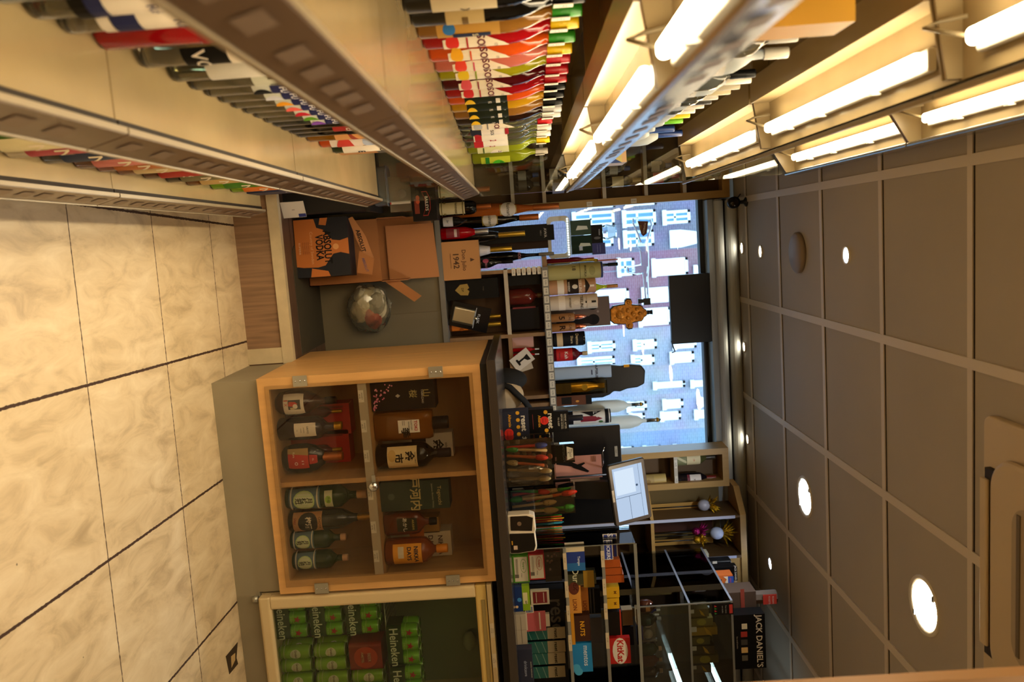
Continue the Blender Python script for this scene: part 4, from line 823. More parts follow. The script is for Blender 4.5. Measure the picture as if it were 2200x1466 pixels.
# ---- on the back counter, left
GC = 'bottles on the back counter left of the boxes'
yq = 4.90
CH = dict(shape='champ', capz=.66)
def hen(y0, y1, l, Y, capx): return bottle('b_'+l, l, (onY(965, (y0+y1)/2, Y).x, Y, BT), r=.042, h=.31, shape='std', glass='dark', cap='#7a4a22', capm=mat('copper_foil', '#b0622c', .4, .6), capz=.70, group=GC, labels=[(.02,.50,.95,'#cfc293',[('t','Hennessy',.16,'#4a3a1c',0,.16),('b',.36,.02,'#7a6a3c',0,.42),('b',.36,.02,'#7a6a3c',0,-.42),('e',.05,.06,'#8a7a44',-.24,-.3),('e',.05,.06,'#8a7a44',.24,-.3)])])
hen(394, 430, 'dark cognac bottle with cream label lettered Hennessy, nearer the wall shelving', 4.876, 0); hen(434, 464, 'dark cognac bottle with cream label lettered Hennessy, nearer the red bottle', 4.876, 0)
stand(BT, bot, 945, 1016, 467, 485, 4.868, 'clear decanter with white label and round glass stopper', shape='round', glass='clear', cap=None, r=.032, labels=[(.1,.40,1.0,'#c3c3c6',[('t','Jar',.3,'#4d5a6b',0,0)])])
stand(BT, bot, 945, 1049, 488, 512, 4.868, 'bright red glass bottle with silver foil neck', shape='champ', glass=mat('glass_bright_red', '#d2061a', .05, trans=.5), cap='#bdbdc2', capm=mat('silver_foil', '#c9c9cc', .3, .9), capz=.70, r=.036, labels=[(.12,.4,.8,'#77202a',[('b',.3,.1,'#c9b7b4',0,.2)])])
stand(BT, box, 950, 1052, 466, 486, 5.035, 'royal blue carton with silver crest behind the red bottle', col='#1a2470', d=.03, front=[('e',.08,.06,'#0f1a9c',0,.1),('b',.03,.02,'#a9a9c4',0,.3),('p',[(-.08,.3),(-.02,.3),(-.02,.2)],'#9aa0c8',.05,-.1)])
RU = [(.30,.46,.62,'#a78f3c',[('e',.6,.46,'#d6d0c2',0,0),('t','Ruinart',.3,'#50483a',0,0)])]
zR = BT
stand(BT, bot, 950, 1157, 456, 490, 4.972, 'round-shouldered dark champagne bottle with oval cream label', shape='champ', glass='dark', cap='#a3622c', capm=mat('copper_foil'), capz=.80, r=.044, labels=[(.42,.58,.8,'#9f8a3a',[('e',.55,.46,'#d6d0c2',0,0),('t','Ruinart',.3,'#50483a',0,0)])], group=GC)
stand(BT, bot, 950, 1201, 436, 467, 4.968, 'amber rose champagne bottle with copper capsule at the window corner', shape='champ', glass='rose', cap='#8a4a2a', capm=mat('copper_foil'), capz=.78, r=.044, labels=[(.50,.64,.8,'#b59b4a',[('e',.55,.46,'#ddd6c8',0,0),('t','Ruinart',.3,'#50483a',0,0)])], group=GC)
stand(BT, box, 1000, 1190, 489, 522, 4.975, 'tall black carton lettered AWA behind the gold necked bottle', col='#0a0909', d=.035, front=[('t','AWA',.035,'#b9b3aa',0.0,.42),('t','NO.1',.02,'#8f8a82',0,.38)])
stand(BT, bot, 955, 1128, 499, 516, 4.905, 'black champagne bottle with gold foil neck behind the brown carton', glass='dark', cap='#c09a2c', capm=mat('gold_foil', '#c9a23a', .32, .8), r=.036, **CH)
stand(BT, bot, 955, 1100, 524, 554, 4.956, 'white champagne bottle with gold foil neck', glass=mat('glass_milky', '#cfccd0', .25), cap='#c09a2c', capm=mat('gold_foil'), r=.038, **CH)
stand(BT, bot, 955, 1190, 545, 561, 5.035, 'tall black bottle with pink letters ROSE and flared spout', shape='wine', glass='dark', cap='#8d8a86', capz=.86, r=.030, labels=[(.62,.74,.8,'#0d0b0c',[('t','ROSE',.3,'#c98a9a',0,0)])])
stand(BT, bot, 955, 1102, 557, 576, 4.952, 'shorter black bottle with pink round emblem and letters', shape='std', glass='dark', cap='#141214', r=.032, labels=[(.55,.66,.8,'#0e0c0d',[('e',.3,.4,'#a84a6a',-.3,0),('t','ROSE',.4,'#b97a8a',.5,0)])])
DJ = [('p',[(-.05,-.03),(0,.09),(.05,-.03)],'#4a2c12',0,.28),('t','Don Julio',.15,'#5a3618',0,.08,.015),('t','1942',.22,'#4a2c12',0,-.14,.02),('b',.2,.006,'#5a3618',0,-.28)]
cd = bb(943, 1022, 519, 601, 4.87); carton('carton', 'brown cardboard carton lettered Don Julio 1942 on the back counter', 'box', (cd[0], 4.873, BT), (cd[2], .078, cd[3]), '#b98550', front=DJ)
cd = bb(950, 1072, 603, 640, 4.9); carton('gift_box', 'large black gift box with gold shield label right of the brown carton', 'box', (cd[0], 4.925, BT), (cd[2]+.015, .10, SM-BT-.06), '#0b0a0a', front=[('p',[(-.11,.10),(-.03,.13),(0,.09),(.03,.13),(.11,.10),(.10,-.04),(0,-.14),(-.10,-.04)],'#9a7f3a',0,-.18),('t','DP',.06,'#2b210c',0,-.18),('t','vintage',.03,'#4b4436',0,.22)])
# hip flask in a blister pack leaning in the cell
ca = onY(1000, 672, 4.88); t = thing('hip_flask_pack', 'silver hip flask in black blister pack leaning on the back counter', 'hip flask', (ca.x-.005, 4.868, BT+.022), 0)
mb = MB(); mb.box((-.075, .0, 0), (.075, .02, .235), mat('blister_black', '#0d0d10', .2)); art(mb, [('t','FLASK',.10,'#b9bcc4',0,.3),('b',.3,.01,'#a5a7ad',0,.2),('e',.04,.02,'#b02a3a',.15,.1)], .21, None, y=0, zc=.105); mb.build('backing_card', t)
mb = MB(); mb.rbox((-.050, -.026, .016), (.050, -.001, .145), .020, mat('brushed_steel', '#c6c2ae', .25, .95), axis=2); mb.cyl((0, -.012, .145), (0, -.012, .163), .011, mat('brushed_steel'), 14); mb.build('flask', t)
t.rotation_euler.y = .28
for (y0, y1, l, Y) in ((676,690,'champagne bottle with orange label and gold foil beside the hip flask',4.985),(690,709,'front champagne bottle with orange label and gold foil in the shelf cell',4.945)):
    stand(BT, bot, 960, 1076, y0, y1, Y, l, shape='champ', glass=mat('glass_amber_dark', '#7a3d0e', .1), cap='#c9a23a', capm=mat('gold_foil'), r=.030, labels=[(.05,.36,.9,'#d9741a',[('e',.14,.14,'#a8520e',.2,.1),('t','VCP',.2,'#5a2c08',-.2,0)])], group='orange label champagne bottles')
# things in the upper cells
stand(SM, box, 1100, 1160, 590, 612, 4.98, 'black carton in the upper left shelf cell', col='#0c0b0b', d=.06)
stand(SM, bot, 1100, 1165, 618, 655, 4.97, 'red brown glass decanter in the upper shelf cell', shape='squat', glass=mat('glass_redbrown', '#5a2018', .12), cap='#6a4a1c', labels=[])
stand(SM, box, 1102, 1158, 660, 706, 4.98, 'dark carton with red edge beside the red brown decanter', col='#100c0d', d=.08, front=[('b',.03,.4,'#6a1218',-.38,0)])
stand(SM, box, 1108, 1146, 722, 746, 4.97, 'dusty pink carton in the upper right shelf cell', col='#b98f86', d=.05)
for (y0, y1, l) in ((746,757,'red miniature bottle with silver cap, nearer the pink carton'),(757,768,'red miniature bottle with silver cap, nearer the white cards')):
    stand(SM, bot, 1105, 1158, y0, y1, 4.93, l, shape='std', glass='red', cap='#c9c9c9', r=.013, group='red miniatures in the shelf cell')
cq = onY(1127, 785, 4.9); t = thing('leaflet_pack', 'white leaflet pack with black bottle-opener picture tilted in the shelf cell', 'leaflets', (cq.x, 4.885, SM))
mb = MB(); mb.box((-.045, 0, 0), (.045, .006, .13), P('#cfc6b8')); mb.v = [tuple(Matrix.Rotation(-.6, 4, 'Y') @ Vector(v)) for v in mb.v]; mb.build('card', t)
mb = MB(); mb.box((-.035, 0.008, 0), (.05, .014, .11), P('#b3a48f')); mb.v = [tuple(Matrix.Rotation(-.25, 4, 'Y') @ Vector(v)) for v in mb.v]; mb.build('back_card', t)
mb = MB(); mb.prism([(-.02,.03),(.02,.03),(.02,.042),(.006,.045),(.004,.08),(.022,.09),(.03,.11),(-.012,.11),(-.006,.08),(-.006,.045),(-.02,.042)], P('#14110f'), (-.0012, -.0002), axis=1); mb.v = [tuple(Matrix.Rotation(-.6, 4, 'Y') @ Vector(v)) for v in mb.v]; mb.build('printed_picture', t)
# beige and black jacket hung over a chair back behind the till
t = thing('jacket', 'beige and black jacket heaped behind the counter by the reset cartons', 'jacket', (onY(1110, 850, 4.64).x, 4.66, 1.20))
mb = MB(); mb.ball((0, 0, .09), (.10, .07, .125), mat('beige_cloth', '#b39a76', .85, noise=.2, nscale=9, bump=.6), 20, 12); mb.build('beige_shell', t)
mb = MB(); mb.ball((-.085, .03, .10), (.075, .07, .14), mat('black_cloth', '#151311', .85, bump=.5, nscale=12), 18, 10); mb.tube([(-.10, -.03, .02), (-.06, -.07, .14), (.03, -.075, .22), (.09, -.05, .25)], .018, mat('black_cloth')); mb.build('black_lining', t)
st = thing('stool', 'dark stool holding the jacket behind the till', 'stool', (onY(1110, 850, 4.64).x, 4.66, SZ+.001))
mb = MB(); mb.lathe([(.12,.90),(.13,.91),(.13,.925),(.11,.93)], mat('dark_seat', '#1c1a18', .7), 20); mb.build('seat', st)
for k in range(4):
    a = PI/4+k*PI/2; mb = MB(); mb.cyl((.13*math.cos(a), .13*math.sin(a), 0), (.07*math.cos(a), .07*math.sin(a), .90), .012, M_black, 8); mb.build('leg', st)

# ================================================================ ON THE STEP AT THE BACK LEFT
M_card = mat('cardboard', '#9a6436', .75, noise=.08, nscale=5); M_cardi = mat('cardboard_inside', '#b0784a', .75)
# Absolut carton
pb0, pb1 = onZ(684, 472, SZ), onZ(691, 598, SZ)
Yb = 4.44; c = bb(686, 800, 468, 592, Yb)
t = thing('spirits_carton', 'navy and orange carton lettered ABSOLUT VODKA standing on the step', 'carton', (c[0], Yb+.035, SZ+.0045), -.06); w, h = c[2]/2, c[3]
mb = MB(); mb.box((-w, -.075, 0), (w, .075, h), P('#24252b', .5))
o_ = P('#b86a2a')
bp = [(-.98,0),(.62,0),(.66,.12),(.68,.40),(.62,.54),(.24,.70),(.20,.84),(.28,1.0),(-.28,1.0),(-.20,.84),(-.24,.70),(-.60,.54),(-.68,.42),(-.98,.38)]
mb.prism([(a*w, h*b) for a, b in bp], o_, (-.0765, -.0752), axis=1); mb.prism([(-w, h*.50), (-w*.78, h*.47), (-w*.74, h*.60), (-w, h*.64)], o_, (-.0761, -.0752), axis=1); mb.prism([(w*.70, h*.28), (w, h*.25), (w, h*.62), (w*.82, h*.58)], o_, (-.0761, -.0752), axis=1)
mb.text('ABSOLUT', .056, P('#0f0f12'), (.0, -.078, h*.60), bold=.03, width=w*1.14); mb.text('VODKA', .056, P('#0f0f12'), (0, -.078, h*.45), bold=.03, width=w*.88)
mb.text('Country of Sweden', .022, P('#d3a06a'), (0, -.078, h*.31), width=w*1.1); mb.text('SUPERB', .014, P('#d8b48a'), (0, -.078, h*.08), width=w*.4)
for k in range(4): mb.text('this superb vodka', .009, P('#6a3a14'), (0, -.078, h*(.25-.035*k)))
mb.disc((0, 0, 0), .016, P('#d3975a'), 18, M=T(0, -.078, h*.76) @ Matrix.Rotation(PI/2, 4, 'X')); mb.build('box', t)
# flap of the same carton bent up and forward
mb = MB(); mb.prism([(-w*.95, h), (-w*.2, h*1.12), (w*.6, h*1.30), (w*.45, h*1.42), (-w*.3, h*1.30), (-w, h*1.08)], M_cardi, (-.03, -.026), axis=1); mb.text('ABSOLUT', .03, P('#14161c'), (-w*.15, -.0315, h*1.20), bold=.03, rot=.22, width=w*.8); mb.build('flap', t)
mb = MB(); mb.prism([(w*.2, h*1.18), (w*.95, h*1.1), (w*1.05, h*1.38), (w*.5, h*1.45)], M_card, (-.06, -.056), axis=1); mb.text('ABSOLUT', .02, P('#1c3a7a'), (w*.7, -.0615, h*1.27), rot=.25, width=w*.5); mb.build('flap', t)
# open brown carton behind it
c = bb(716, 925, 470, 604, 4.69); t = thing('open_carton', 'large open brown cardboard carton behind the ABSOLUT carton', 'carton', (c[0], 4.70, SZ+.0045), 0); w, h = c[2]/2, c[1]+c[3]-SZ
mb = MB(); tk = .004; hb = h*.80
mb.box((-w, -.09, 0), (w, -.086, hb*.74), M_card); mb.box((-w, .086, 0), (w, .09, h), M_cardi); mb.box((-w, -.09, 0), (-w+tk, .09, hb), M_card); mb.box((w-tk, -.09, 0), (w, .09, hb), M_cardi); mb.box((-w, -.09, 0), (w, .09, tk), M_card); mb.build('box', t)
mb = MB(); mb.prism([(-w*.75, hb*.78), (w, hb*.78), (w*1.0, h*1.04), (-w*.75, h*1.02)], M_cardi, (.045, .049), axis=1); mb.build('flap', t)
mb = MB(); mb.prism([(w, hb*.9), (w*1.55, hb*1.12), (w*1.72, hb*1.04), (w*1.02, hb*.76)], M_cardi, (-.05, -.046), axis=1); mb.build('flap', t)
# bag of waste paper hung on the back counter panel
c = bb(750, 836, 600, 706, 4.76); t = thing('waste_bag', 'clear plastic bag of waste paper hanging on the back counter panel', 'waste bag', (c[0]+.03, 4.757, c[1])); w, h = c[2]/2, c[3]
rnd = random.Random(3); mb = MB()
def crumple(mb, cx, cy, cz, rx, ry, rz, m, seed, amp=.22):
    r2 = random.Random(seed); ico = bmesh.new(); bmesh.ops.create_icosphere(ico, subdivisions=3, radius=1)
    ph = [(r2.uniform(2, 6), r2.uniform(2, 6), r2.uniform(2, 6), r2.uniform(0, 6)) for _ in range(6)]
    vs = []
    for v in ico.verts:
        k = 1+amp*sum(abs(math.sin(a*v.co.x+b*v.co.y+c_*v.co.z+d)) for a, b, c_, d in ph)/6-amp*.5; vs.append((cx+rx*v.co.x*k, cy+ry*v.co.y*k, cz+rz*v.co.z*k))
    fs = [tuple(x.index for x in f.verts) for f in ico.faces]; ico.free(); mb.add(vs, fs, m)
crumple(mb, 0, 0, h*.5, w*.92, .052, h*.52, thin_glass('bag_film', '#f6f7f0', 2.6, rough=.07, haze=.10, hcol='#d9d8c8'), 5, .42); mb.build('bag_film', t)
cols = ['#d8cfb4', '#c9b892', '#e6e0cf', '#b9a27a', '#b03a24', '#e9e4d6', '#a8a08a', '#d4c8a8', '#8f8a78', '#e2d9c2']
for k in range(10):
    mb = MB(); crumple(mb, rnd.uniform(-.55, .55)*w, rnd.uniform(-.02, .02), h*rnd.uniform(.18, .80), w*.40, .030, h*.19, P(cols[k], .7), 20+k, .6); mb.build('paper_scrap', t)
# behind the end of the wall shelving: crate, tub, cups, Baileys carton, white card
YB2 = 4.40; c = bb(802, 836, 376, 442, YB2); CZ = c[1]
t = thing('dark_crate', 'dark crate standing in the corner behind the wall shelving', 'crate', (-.44, 4.45, SZ)); ch_ = CZ-SZ-.001
mb = MB(); mb.box((-.28, -.18, 0), (.235, .20, ch_-.022), mat('crate_dark', '#1a1613', .7)); mb.build('body', t); mb = MB(); mb.box((-.29, -.19, ch_-.022), (.245, .21, ch_), mat('crate_dark')); mb.build('rim', t)
mb = MB(); w = c[2]/2+.02; mb.rbox((-w, -.07, 0), (w, .07, c[3]), .03, mat('grey_bin_plastic', '#59626c', .5), axis=2); mb.rbox((-w-.006, -.076, c[3]-.012), (w+.006, .076, c[3]-.003), .032, mat('grey_bin_plastic'), axis=2)
tag(mb.build('grey_tub', loc=(c[0]-.02, 4.42, CZ), bevel=.002), 'shallow grey plastic tub under the clear cups at the shelving end', 'tub'); z_ = CZ+c[3]+.001
c = bb(838, 884, 384, 459, YB2); carton('cup_pack', 'clear pack of plastic cups with white barcode edge below the BAILEYS carton', 'cup pack', (c[0]-.01, 4.44, z_), (c[2], .12, c[3]), '#77706a', m=thin_glass('cup_wrap', '#e9e4da', 2.0, rough=.1, haze=.35, hcol='#8f8474'), front=[('b',.06,.46,'#cfc8bd',.40,0),('b',.05,.03,'#b02028',.40,-.46),('e',.2,.2,'#6a6056',0,.1)])
z_ += c[3]+.001
c = bb(885, 937, 395, 470, YB2); carton('carton', 'black carton lettered BAILEYS in a red bordered arc', 'carton', (c[0]-.0, 4.45, z_), (c[2]+.02, .12, c[3]), '#100c0c', front=[('p',[(-.50,.02),(-.2,.14),(.2,.14),(.50,.02),(.50,.24),(.2,.36),(-.2,.36),(-.50,.24)],'#a02418',.1,-.1),('p',[(-.47,.04),(-.2,.16),(.2,.16),(.47,.04),(.47,.22),(.2,.34),(-.2,.34),(-.47,.22)],'#14100f',.1,-.1),('t','BAILEYS',.17,'#d9d0c4',.1,.10),('b',.3,.1,'#7a2a14',.2,-.3),('e',.10,.08,'#c0522c',-.15,-.25),('e',.10,.08,'#c0522c',.0,-.25)])
c = bb(658, 684, 436, 461, 4.27); carton('white_card', 'white card with blue corner leaning by the end of the lowest shelf', 'card', (c[0], 4.235, SZ), (.09, .004, .12), '#cfcac2', rz=.5, front=[('b',.08,.16,'#26337d',.28,.34),('b',.01,.06,'#4a4038',0,0)])
# ================================================================ THE COUNTER, ITS DISPLAY CABINET AND THE FRIDGE
M_birch = mat('birch_board', '#cfa063', .42, noise=.10, nscale=2.5, stretch=(10, 10, 1.2)); M_birchi = mat('birch_inside', '#b88a54', .5, noise=.10, nscale=2.5, stretch=(2, 2, 10))
M_plinth = mat('grey_plinth', '#8f8670', .5, noise=.07, nscale=6); M_zinc = mat('zinc_hinge', '#a8a698', .35, .7)
CT = 1.312
cn = thing('shop_counter', 'long shop counter with dark worktop and grey plinth', 'counter', (1.9, 4.0, 0))
mb = MB(); mb.box((-1.34, -.355, 0), (-.326, .145, .222), M_plinth); mb.box((-.326, -.355, 0), (1.3, .145, .112), M_plinth); mb.build('plinth', cn)
mb = MB(); mb.box((-1.352, -.40, 1.24), (1.3, .48, 1.275), mat('dark_recess', '#14110f', .5)); mb.build('underframe', cn)
mb = MB(); mb.box((-1.375, -.46, 1.272), (1.3, .50, CT), mat('dark_worktop', '#3a332e', .16)); mb.build('worktop', cn, bevel=.003)
mb = MB(); mb.box((-1.352, .105, .24), (-1.33, .48, 1.24), M_birch); mb.build('side_panel', cn)
mb = MB(); mb.box((-.3265, -.36, .222), (-.3135, .1, 1.24), M_plinth); mb.box((-.30, -.36, .222), (1.3, -.33, .10+.02), M_plinth) if False else None; mb.build('fridge_surround', cn)
# display cabinet: x .548-1.572, front y 3.60, z .222-1.238
cb = thing('display_cabinet', 'birch display cabinet with glass doors full of Japanese bottles', 'cabinet', (1.06, 3.60, .224))
W, H, DP = .512, 1.014, .50; fr_ = .052
mb = MB()
mb.box((-W, .02, 0), (-W+.022, DP, H), M_birch); mb.box((W-.022, .02, 0), (W, DP, H), M_birch); mb.box((-W+.022, .02, 0), (W-.022, DP, .03), M_birchi); mb.box((-W+.022, .02, H-.03), (W-.022, DP, H), M_birchi); mb.box((-W+.022, DP-.012, .03), (W-.022, DP, H-.03), M_birchi); mb.build('carcass', cb)
mb = MB(); mb.box((-W, 0, 0), (-W+fr_, .02, H), M_birch); mb.box((W-fr_-.012, 0, 0), (W, .02, H), M_birch); mb.box((-W+fr_, 0, 0), (W-fr_-.012, .02, fr_), M_birch); mb.box((-W+fr_, 0, H-fr_), (W-fr_-.012, .02, H), M_birch); mb.build('face_frame', cb)
SHZ = .487
M_pstrip = mat('shelf_price_strip', '#a89a84', .35)
mb = MB(); mb.box((-W+.022, .03, SHZ-.018), (W-.022, DP-.012, SHZ), M_birchi); mb.build('shelf', cb)
mb = MB(); mb.box((-W+fr_, .012, SHZ-.036), (W-fr_-.012, .022, SHZ+.004), M_pstrip)
for k, x in enumerate((-.40, -.26, -.12, .06, .22, .36)): mb.box((x-.028, .0095, SHZ-.034), (x+.028, .0115, SHZ-.010), P('#cfc6b4')); mb.text('WHISKY', .009, P('#38342d'), (x, .009, SHZ-.018)); mb.text('49,95', .010, P('#38342d'), (x, .009, SHZ-.029))
mb.build('price_strip', cb)
mb = MB(); mb.box((-.016, .024, .03), (.006, DP-.012, H-.03), M_birchi); mb.build('divider', cb)
G_door = thin_glass('cabinet_glass', '#fdfcf8', .7)
for s, nm_ in ((-1, 'left'), (1, 'right')):
    x0, x1 = (-W+.035, -.006) if s < 0 else (-.002, W-.035)
    mb = MB(); mb.box((x0, -.009, .035), (x1, -.003, H-.035), G_door); d = mb.build('glass_door', cb)
    for z in (.20, .815):
        mb = MB(); x = s*W; mb.box((min(x-s*.045, x+s*.004), -.012, z-.032), (max(x-s*.045, x+s*.004), -.006, z+.032), M_zinc)
        for q in (-.021, 0, .021): mb.ball((x-s*.020, -.013, z+q), (.0045, .002, .0045), M_chrome, 8, 5)
        mb.build('hinge', d)
    if s > 0:
        mb = MB(); mb.cyl((.012, -.010, SHZ+.006), (.012, -.034, SHZ+.006), .012, M_chrome, 16); mb.ball((.012, -.040, SHZ+.006), (.022, .014, .022), M_chrome); mb.box((-.034, -.014, SHZ-.004), (.0, -.008, SHZ+.012), M_zinc); mb.build('knob', d)
_stand = stand
def stand(z0, fn, x0, x1, y0, y1, Y, label, **kw):      # inside the cabinet nothing may poke through its divider or sides
    c = bb(x0, x1, y0, y1, Y); w = kw.get('r', c[2]/2)+.002
    x = min(max(c[0], .572+w), 1.042-w) if c[0] < 1.075 and y1 < 1030 else min(max(c[0], 1.069+w), 1.546-w)
    return fn(label, x, Y, z0, c[2], max(.02, c[1]+c[3]-z0), **kw)
B0, B1 = .224+.0305, .224+SHZ+.0005
JL, JH = 'bottles in the lower half of the display cabinet', 'bottles in the upper half of the display cabinet'
YC = 3.76
def cab(z0, *a, **k): return stand(z0, bot, *a, **k)
cab(B0, 583, 722, 838, 890, YC, 'amber bottle with white label showing a red and black figure', shape='round', glass=mat('glass_darkamber', '#4a1e10', .08, trans=.3), cap='#1c1410', r=.060, group=JL, capz=.82,
    labels=[(.16,.50,.95,'#ddd2bf',[('b',.24,.30,'#3a352f',0,.05),('p',[(-.12,-.2),(.08,-.25),(.14,.05),(.0,.22),(-.1,.1)],'#c23a26',-.04,.0),('e',.12,.12,'#e3d8c6',.08,.1),('b',.05,.10,'#c9b48c',.18,-.05),('p',[(-.02,-.1),(.02,-.1),(.03,.1),(-.03,.1)],'#c04a30',-.22,-.36),('t','X',.2,'#c04a30',-.02,-.36)])])
cab(B0, 590, 735, 893, 945, YC, 'dark violet bottle with cream label lettered UKIYO and gold cap', shape='std', glass=mat('glass_violetgrey', '#2c1a22', .08, trans=.2), cap='#c08a2c', capm=mat('gold_metal'), r=.055, group=JL, capz=.88,
    labels=[(.28,.62,.62,'#d9ccba',[('t','UKIYO',.12,'#4a423a',0,.12),('t','JAPANESE',.06,'#5a5248',0,-.05),('t','VODKA',.06,'#5a5248',0,-.18),('t','70cl',.05,'#5a5248',0,-.36)])])
cab(B0, 603, 737, 953, 1022, YC, 'flat round black flask with red and gold label and copper cap', shape='round', glass='dark', cap='#c9823c', capm=mat('copper_foil'), r=.072, flat=.55, capz=.68, group=JL,
    labels=[(.12,.46,.62,'#b3241c',[('p',[(-.5,-.5),(-.22,-.5),(-.1,.5),(-.5,.5)],'#9c7a44',-.12,0),('b',.09,.05,'#e0cfc0',.12,.22),('b',.05,.05,'#b3241c',.12,.22),('e',.08,.08,'#e0cfc0',.16,-.1),('e',.05,.05,'#b3241c',.16,-.1),('t','Kura',.14,'#d9c9a0',-.28,-.2)]),(.47,.60,.34,'#b01c1c',[('t','GL',.3,'#e0b0a0',0,0)])])
for (y0, y1, l) in ((866,932,'red gift carton behind the violet UKIYO bottle'),(934,1004,'red gift carton behind the flat black flask')):
    stand(B0, box, 610, 757, y0, y1, 3.96, l, name='gift_carton', col='#b01a12', d=.10, front=[('b',.02,.4,'#7d120c',-.2,0),('t','SAKE',.1,'#d9a08c',.1,-.3)])
for (y0, y1, l) in ((878,896,'gold capped slim bottle before the left red carton'),(960,978,'gold capped slim bottle before the right red carton')):
    stand(B0, bot, 610, 735, y0, y1, 3.885, l, glass='deepred', cap='#c9962c', capm=mat('gold_metal'), shape='tall', r=.028, group='slim gold capped bottles')
cab(B1, 797, 937, 815, 876, YC+.02, 'x') if False else None
stand(B1, box, 797, 937, 815, 876, YC+.01, 'black whisky carton lettered YAMAZAKI with pink blossom branch', name='whisky_carton', col='#121113', d=.11,
      front=[('t','YAMAZAKI',.045,'#b9b4a4',.03,.30),('t','山',.13,'#a99a5c',-.02,.36),('t','桜',.13,'#a99a5c',-.02,.15),('p',[(-.03,0),(0,.04),(.03,0),(0,-.04)],'#b3ac9a',0,-.08)]+[('e',.010+.006*random.random(),.012,random.choice(('#e08aa0','#d9708c','#f0a9b6')),-.20+.36*(k/44)+.06*random.random(),-.48+.34*(1-k/44)*random.random()+.02) for k in range(44)])
stand(B1, bot, 800, 963, 876, 948, YC, 'square amber whisky bottle with white label lettered TOKI and black cap', shape='block', glass=mat('glass_toki', '#a8641c', .06, trans=.6, ior=1.35), cap='#121214', sq=6, flat=.62, r=.068, capz=.77, group=JH,
      labels=[(.33,.62,.42,'#e6e0d6',[('t','TOKI',.20,'#b01c1c',-.02,.32,.03),('t','SUNTORY',.10,'#2a2622',-.04,.12),('t','WHISKY',.10,'#2a2622',-.04,.0),('t','季',.42,'#14130f',.26,-.2,.03),('b',.10,.012,'#6a645c',-.16,-.2),('b',.10,.012,'#6a645c',-.16,-.28)])])
cab(B1, 808, 969, 956, 1013, YC-.02, 'dark whisky bottle with cream label of black brush characters', shape='std', glass='dark', cap='#16141c', r=.060, capz=.82, group=JH,
    labels=[(.16,.56,1.0,'#d9c08c',[('t','余',.34,'#1c1812',-.06,.24,.03),('t','市',.34,'#1c1812',.0,-.14,.03),('t','SINGLE MALT',.07,'#4a4030',.02,.44),('e',.2,.14,'#c2a060',-.1,-.34)])])
stand(B1, box, 820, 976, 948, 1000, 3.93, 'white whisky carton with brush character behind the dark bottle', name='whisky_carton', col='#c9bda8', d=.08, front=[('t','余',.16,'#1c1812',.0,.28,.03),('b',.16,.10,'#1c1a18',-.0,.02),('t','WHISKY',.05,'#3a352c',.06,.40)])
GK = lambda big: [(.05,.44,1.25,'#57717c',[('b',.8,.025,'#cfc7ae',0,.42),('b',.8,.025,'#cfc7ae',0,-.42),('e',.34,.34,'#b9cf8a',0,0),('e',.29,.29,'#cdd6b4',0,0),('t','月',.2,'#1d2414',0,.17,.02),('t','桂',.2,'#1d2414',0,-.02,.02),('t','冠',.2,'#1d2414',0,-.2,.02)])]+([(.50,.60,.8,'#c9c9a4',[('e',.5,.4,'#9fc24a',0,0),('t','月桂',.4,'#3c4a1c',0,0)])] if big else [])
cab(B0, 604, 788, 1042, 1092, YC, 'tall green sake bottle with round pale green emblem label', shape='oil', glass='green', cap='#b98a5c', r=.056, capz=.88, group=JL, labels=GK(True))
cab(B0, 612, 806, 1093, 1137, YC+.01, 'dark sake bottle with copper label lettered CHOYA and gold foil', shape='wine', glass=mat('glass_olive_dark', '#171a0c', .07), cap='#9a6a24', capm=mat('gold_foil_dark', '#9a6f24', .35, .7), r=.050, capz=.80, group=JL,
    labels=[(.06,.40,1.2,'#b98552',[('e',.40,.34,'#1b1813',0,.02),('t','梅酒',.22,'#e0d0b4',0,.02,.03),('t','CHOYA',.12,'#3a2410',0,.42),('t','SAKE',.10,'#8c2a2a',-.1,-.42)])])
cab(B0, 617, 744, 1137, 1178, YC, 'small green sake bottle with emblem label beside the CHOYA bottle', key='gk', shape='oil', glass='green', cap='#c59a74', r=.047, capz=.90, group=JL, labels=GK(False))
cab(B0, 621, 744, 1180, 1223, YC, 'small green sake bottle with emblem label nearest the fridge', key='gk', shape='oil', glass='green', cap='#c59a74', r=.047, group=JL, labels=GK(False))
stand(B1, box, 812, 967, 1026, 1089, YC+.01, 'green whisky carton with gold brush characters lettered Togouchi', name='whisky_carton', col='#25362c', d=.11, front=[('t','戸河内',.17,'#b9a56a',-.02,-.0,.02),('t','Togouchi',.075,'#b9a56a',.02,.36),('t','Japanese Blended Whisky',.035,'#9c9a7c',.02,.26),('e',.05,.05,'#4a5a4a',.0,-.34)])
cab(B1, 820, 938, 1099, 1147, YC+.0, 'amber flat whisky bottle with dark label lettered AKASHI', shape='squat', glass=mat('glass_akashi', '#7a3418', .07, trans=.4), cap='#15110f', r=.056, flat=.6, sq=3, capz=.86, group=JH,
    labels=[(.26,.64,.55,'#2b2a1e',[('t','AKASHI',.15,'#b3a04c',0,.30),('t','あかし',.24,'#d9d4c0',0,-.12)])])
stand(B1, box, 830, 945, 1108, 1142, 3.92, 'tan whisky carton behind the AKASHI bottle', name='whisky_carton', col='#a87c3a', d=.08)
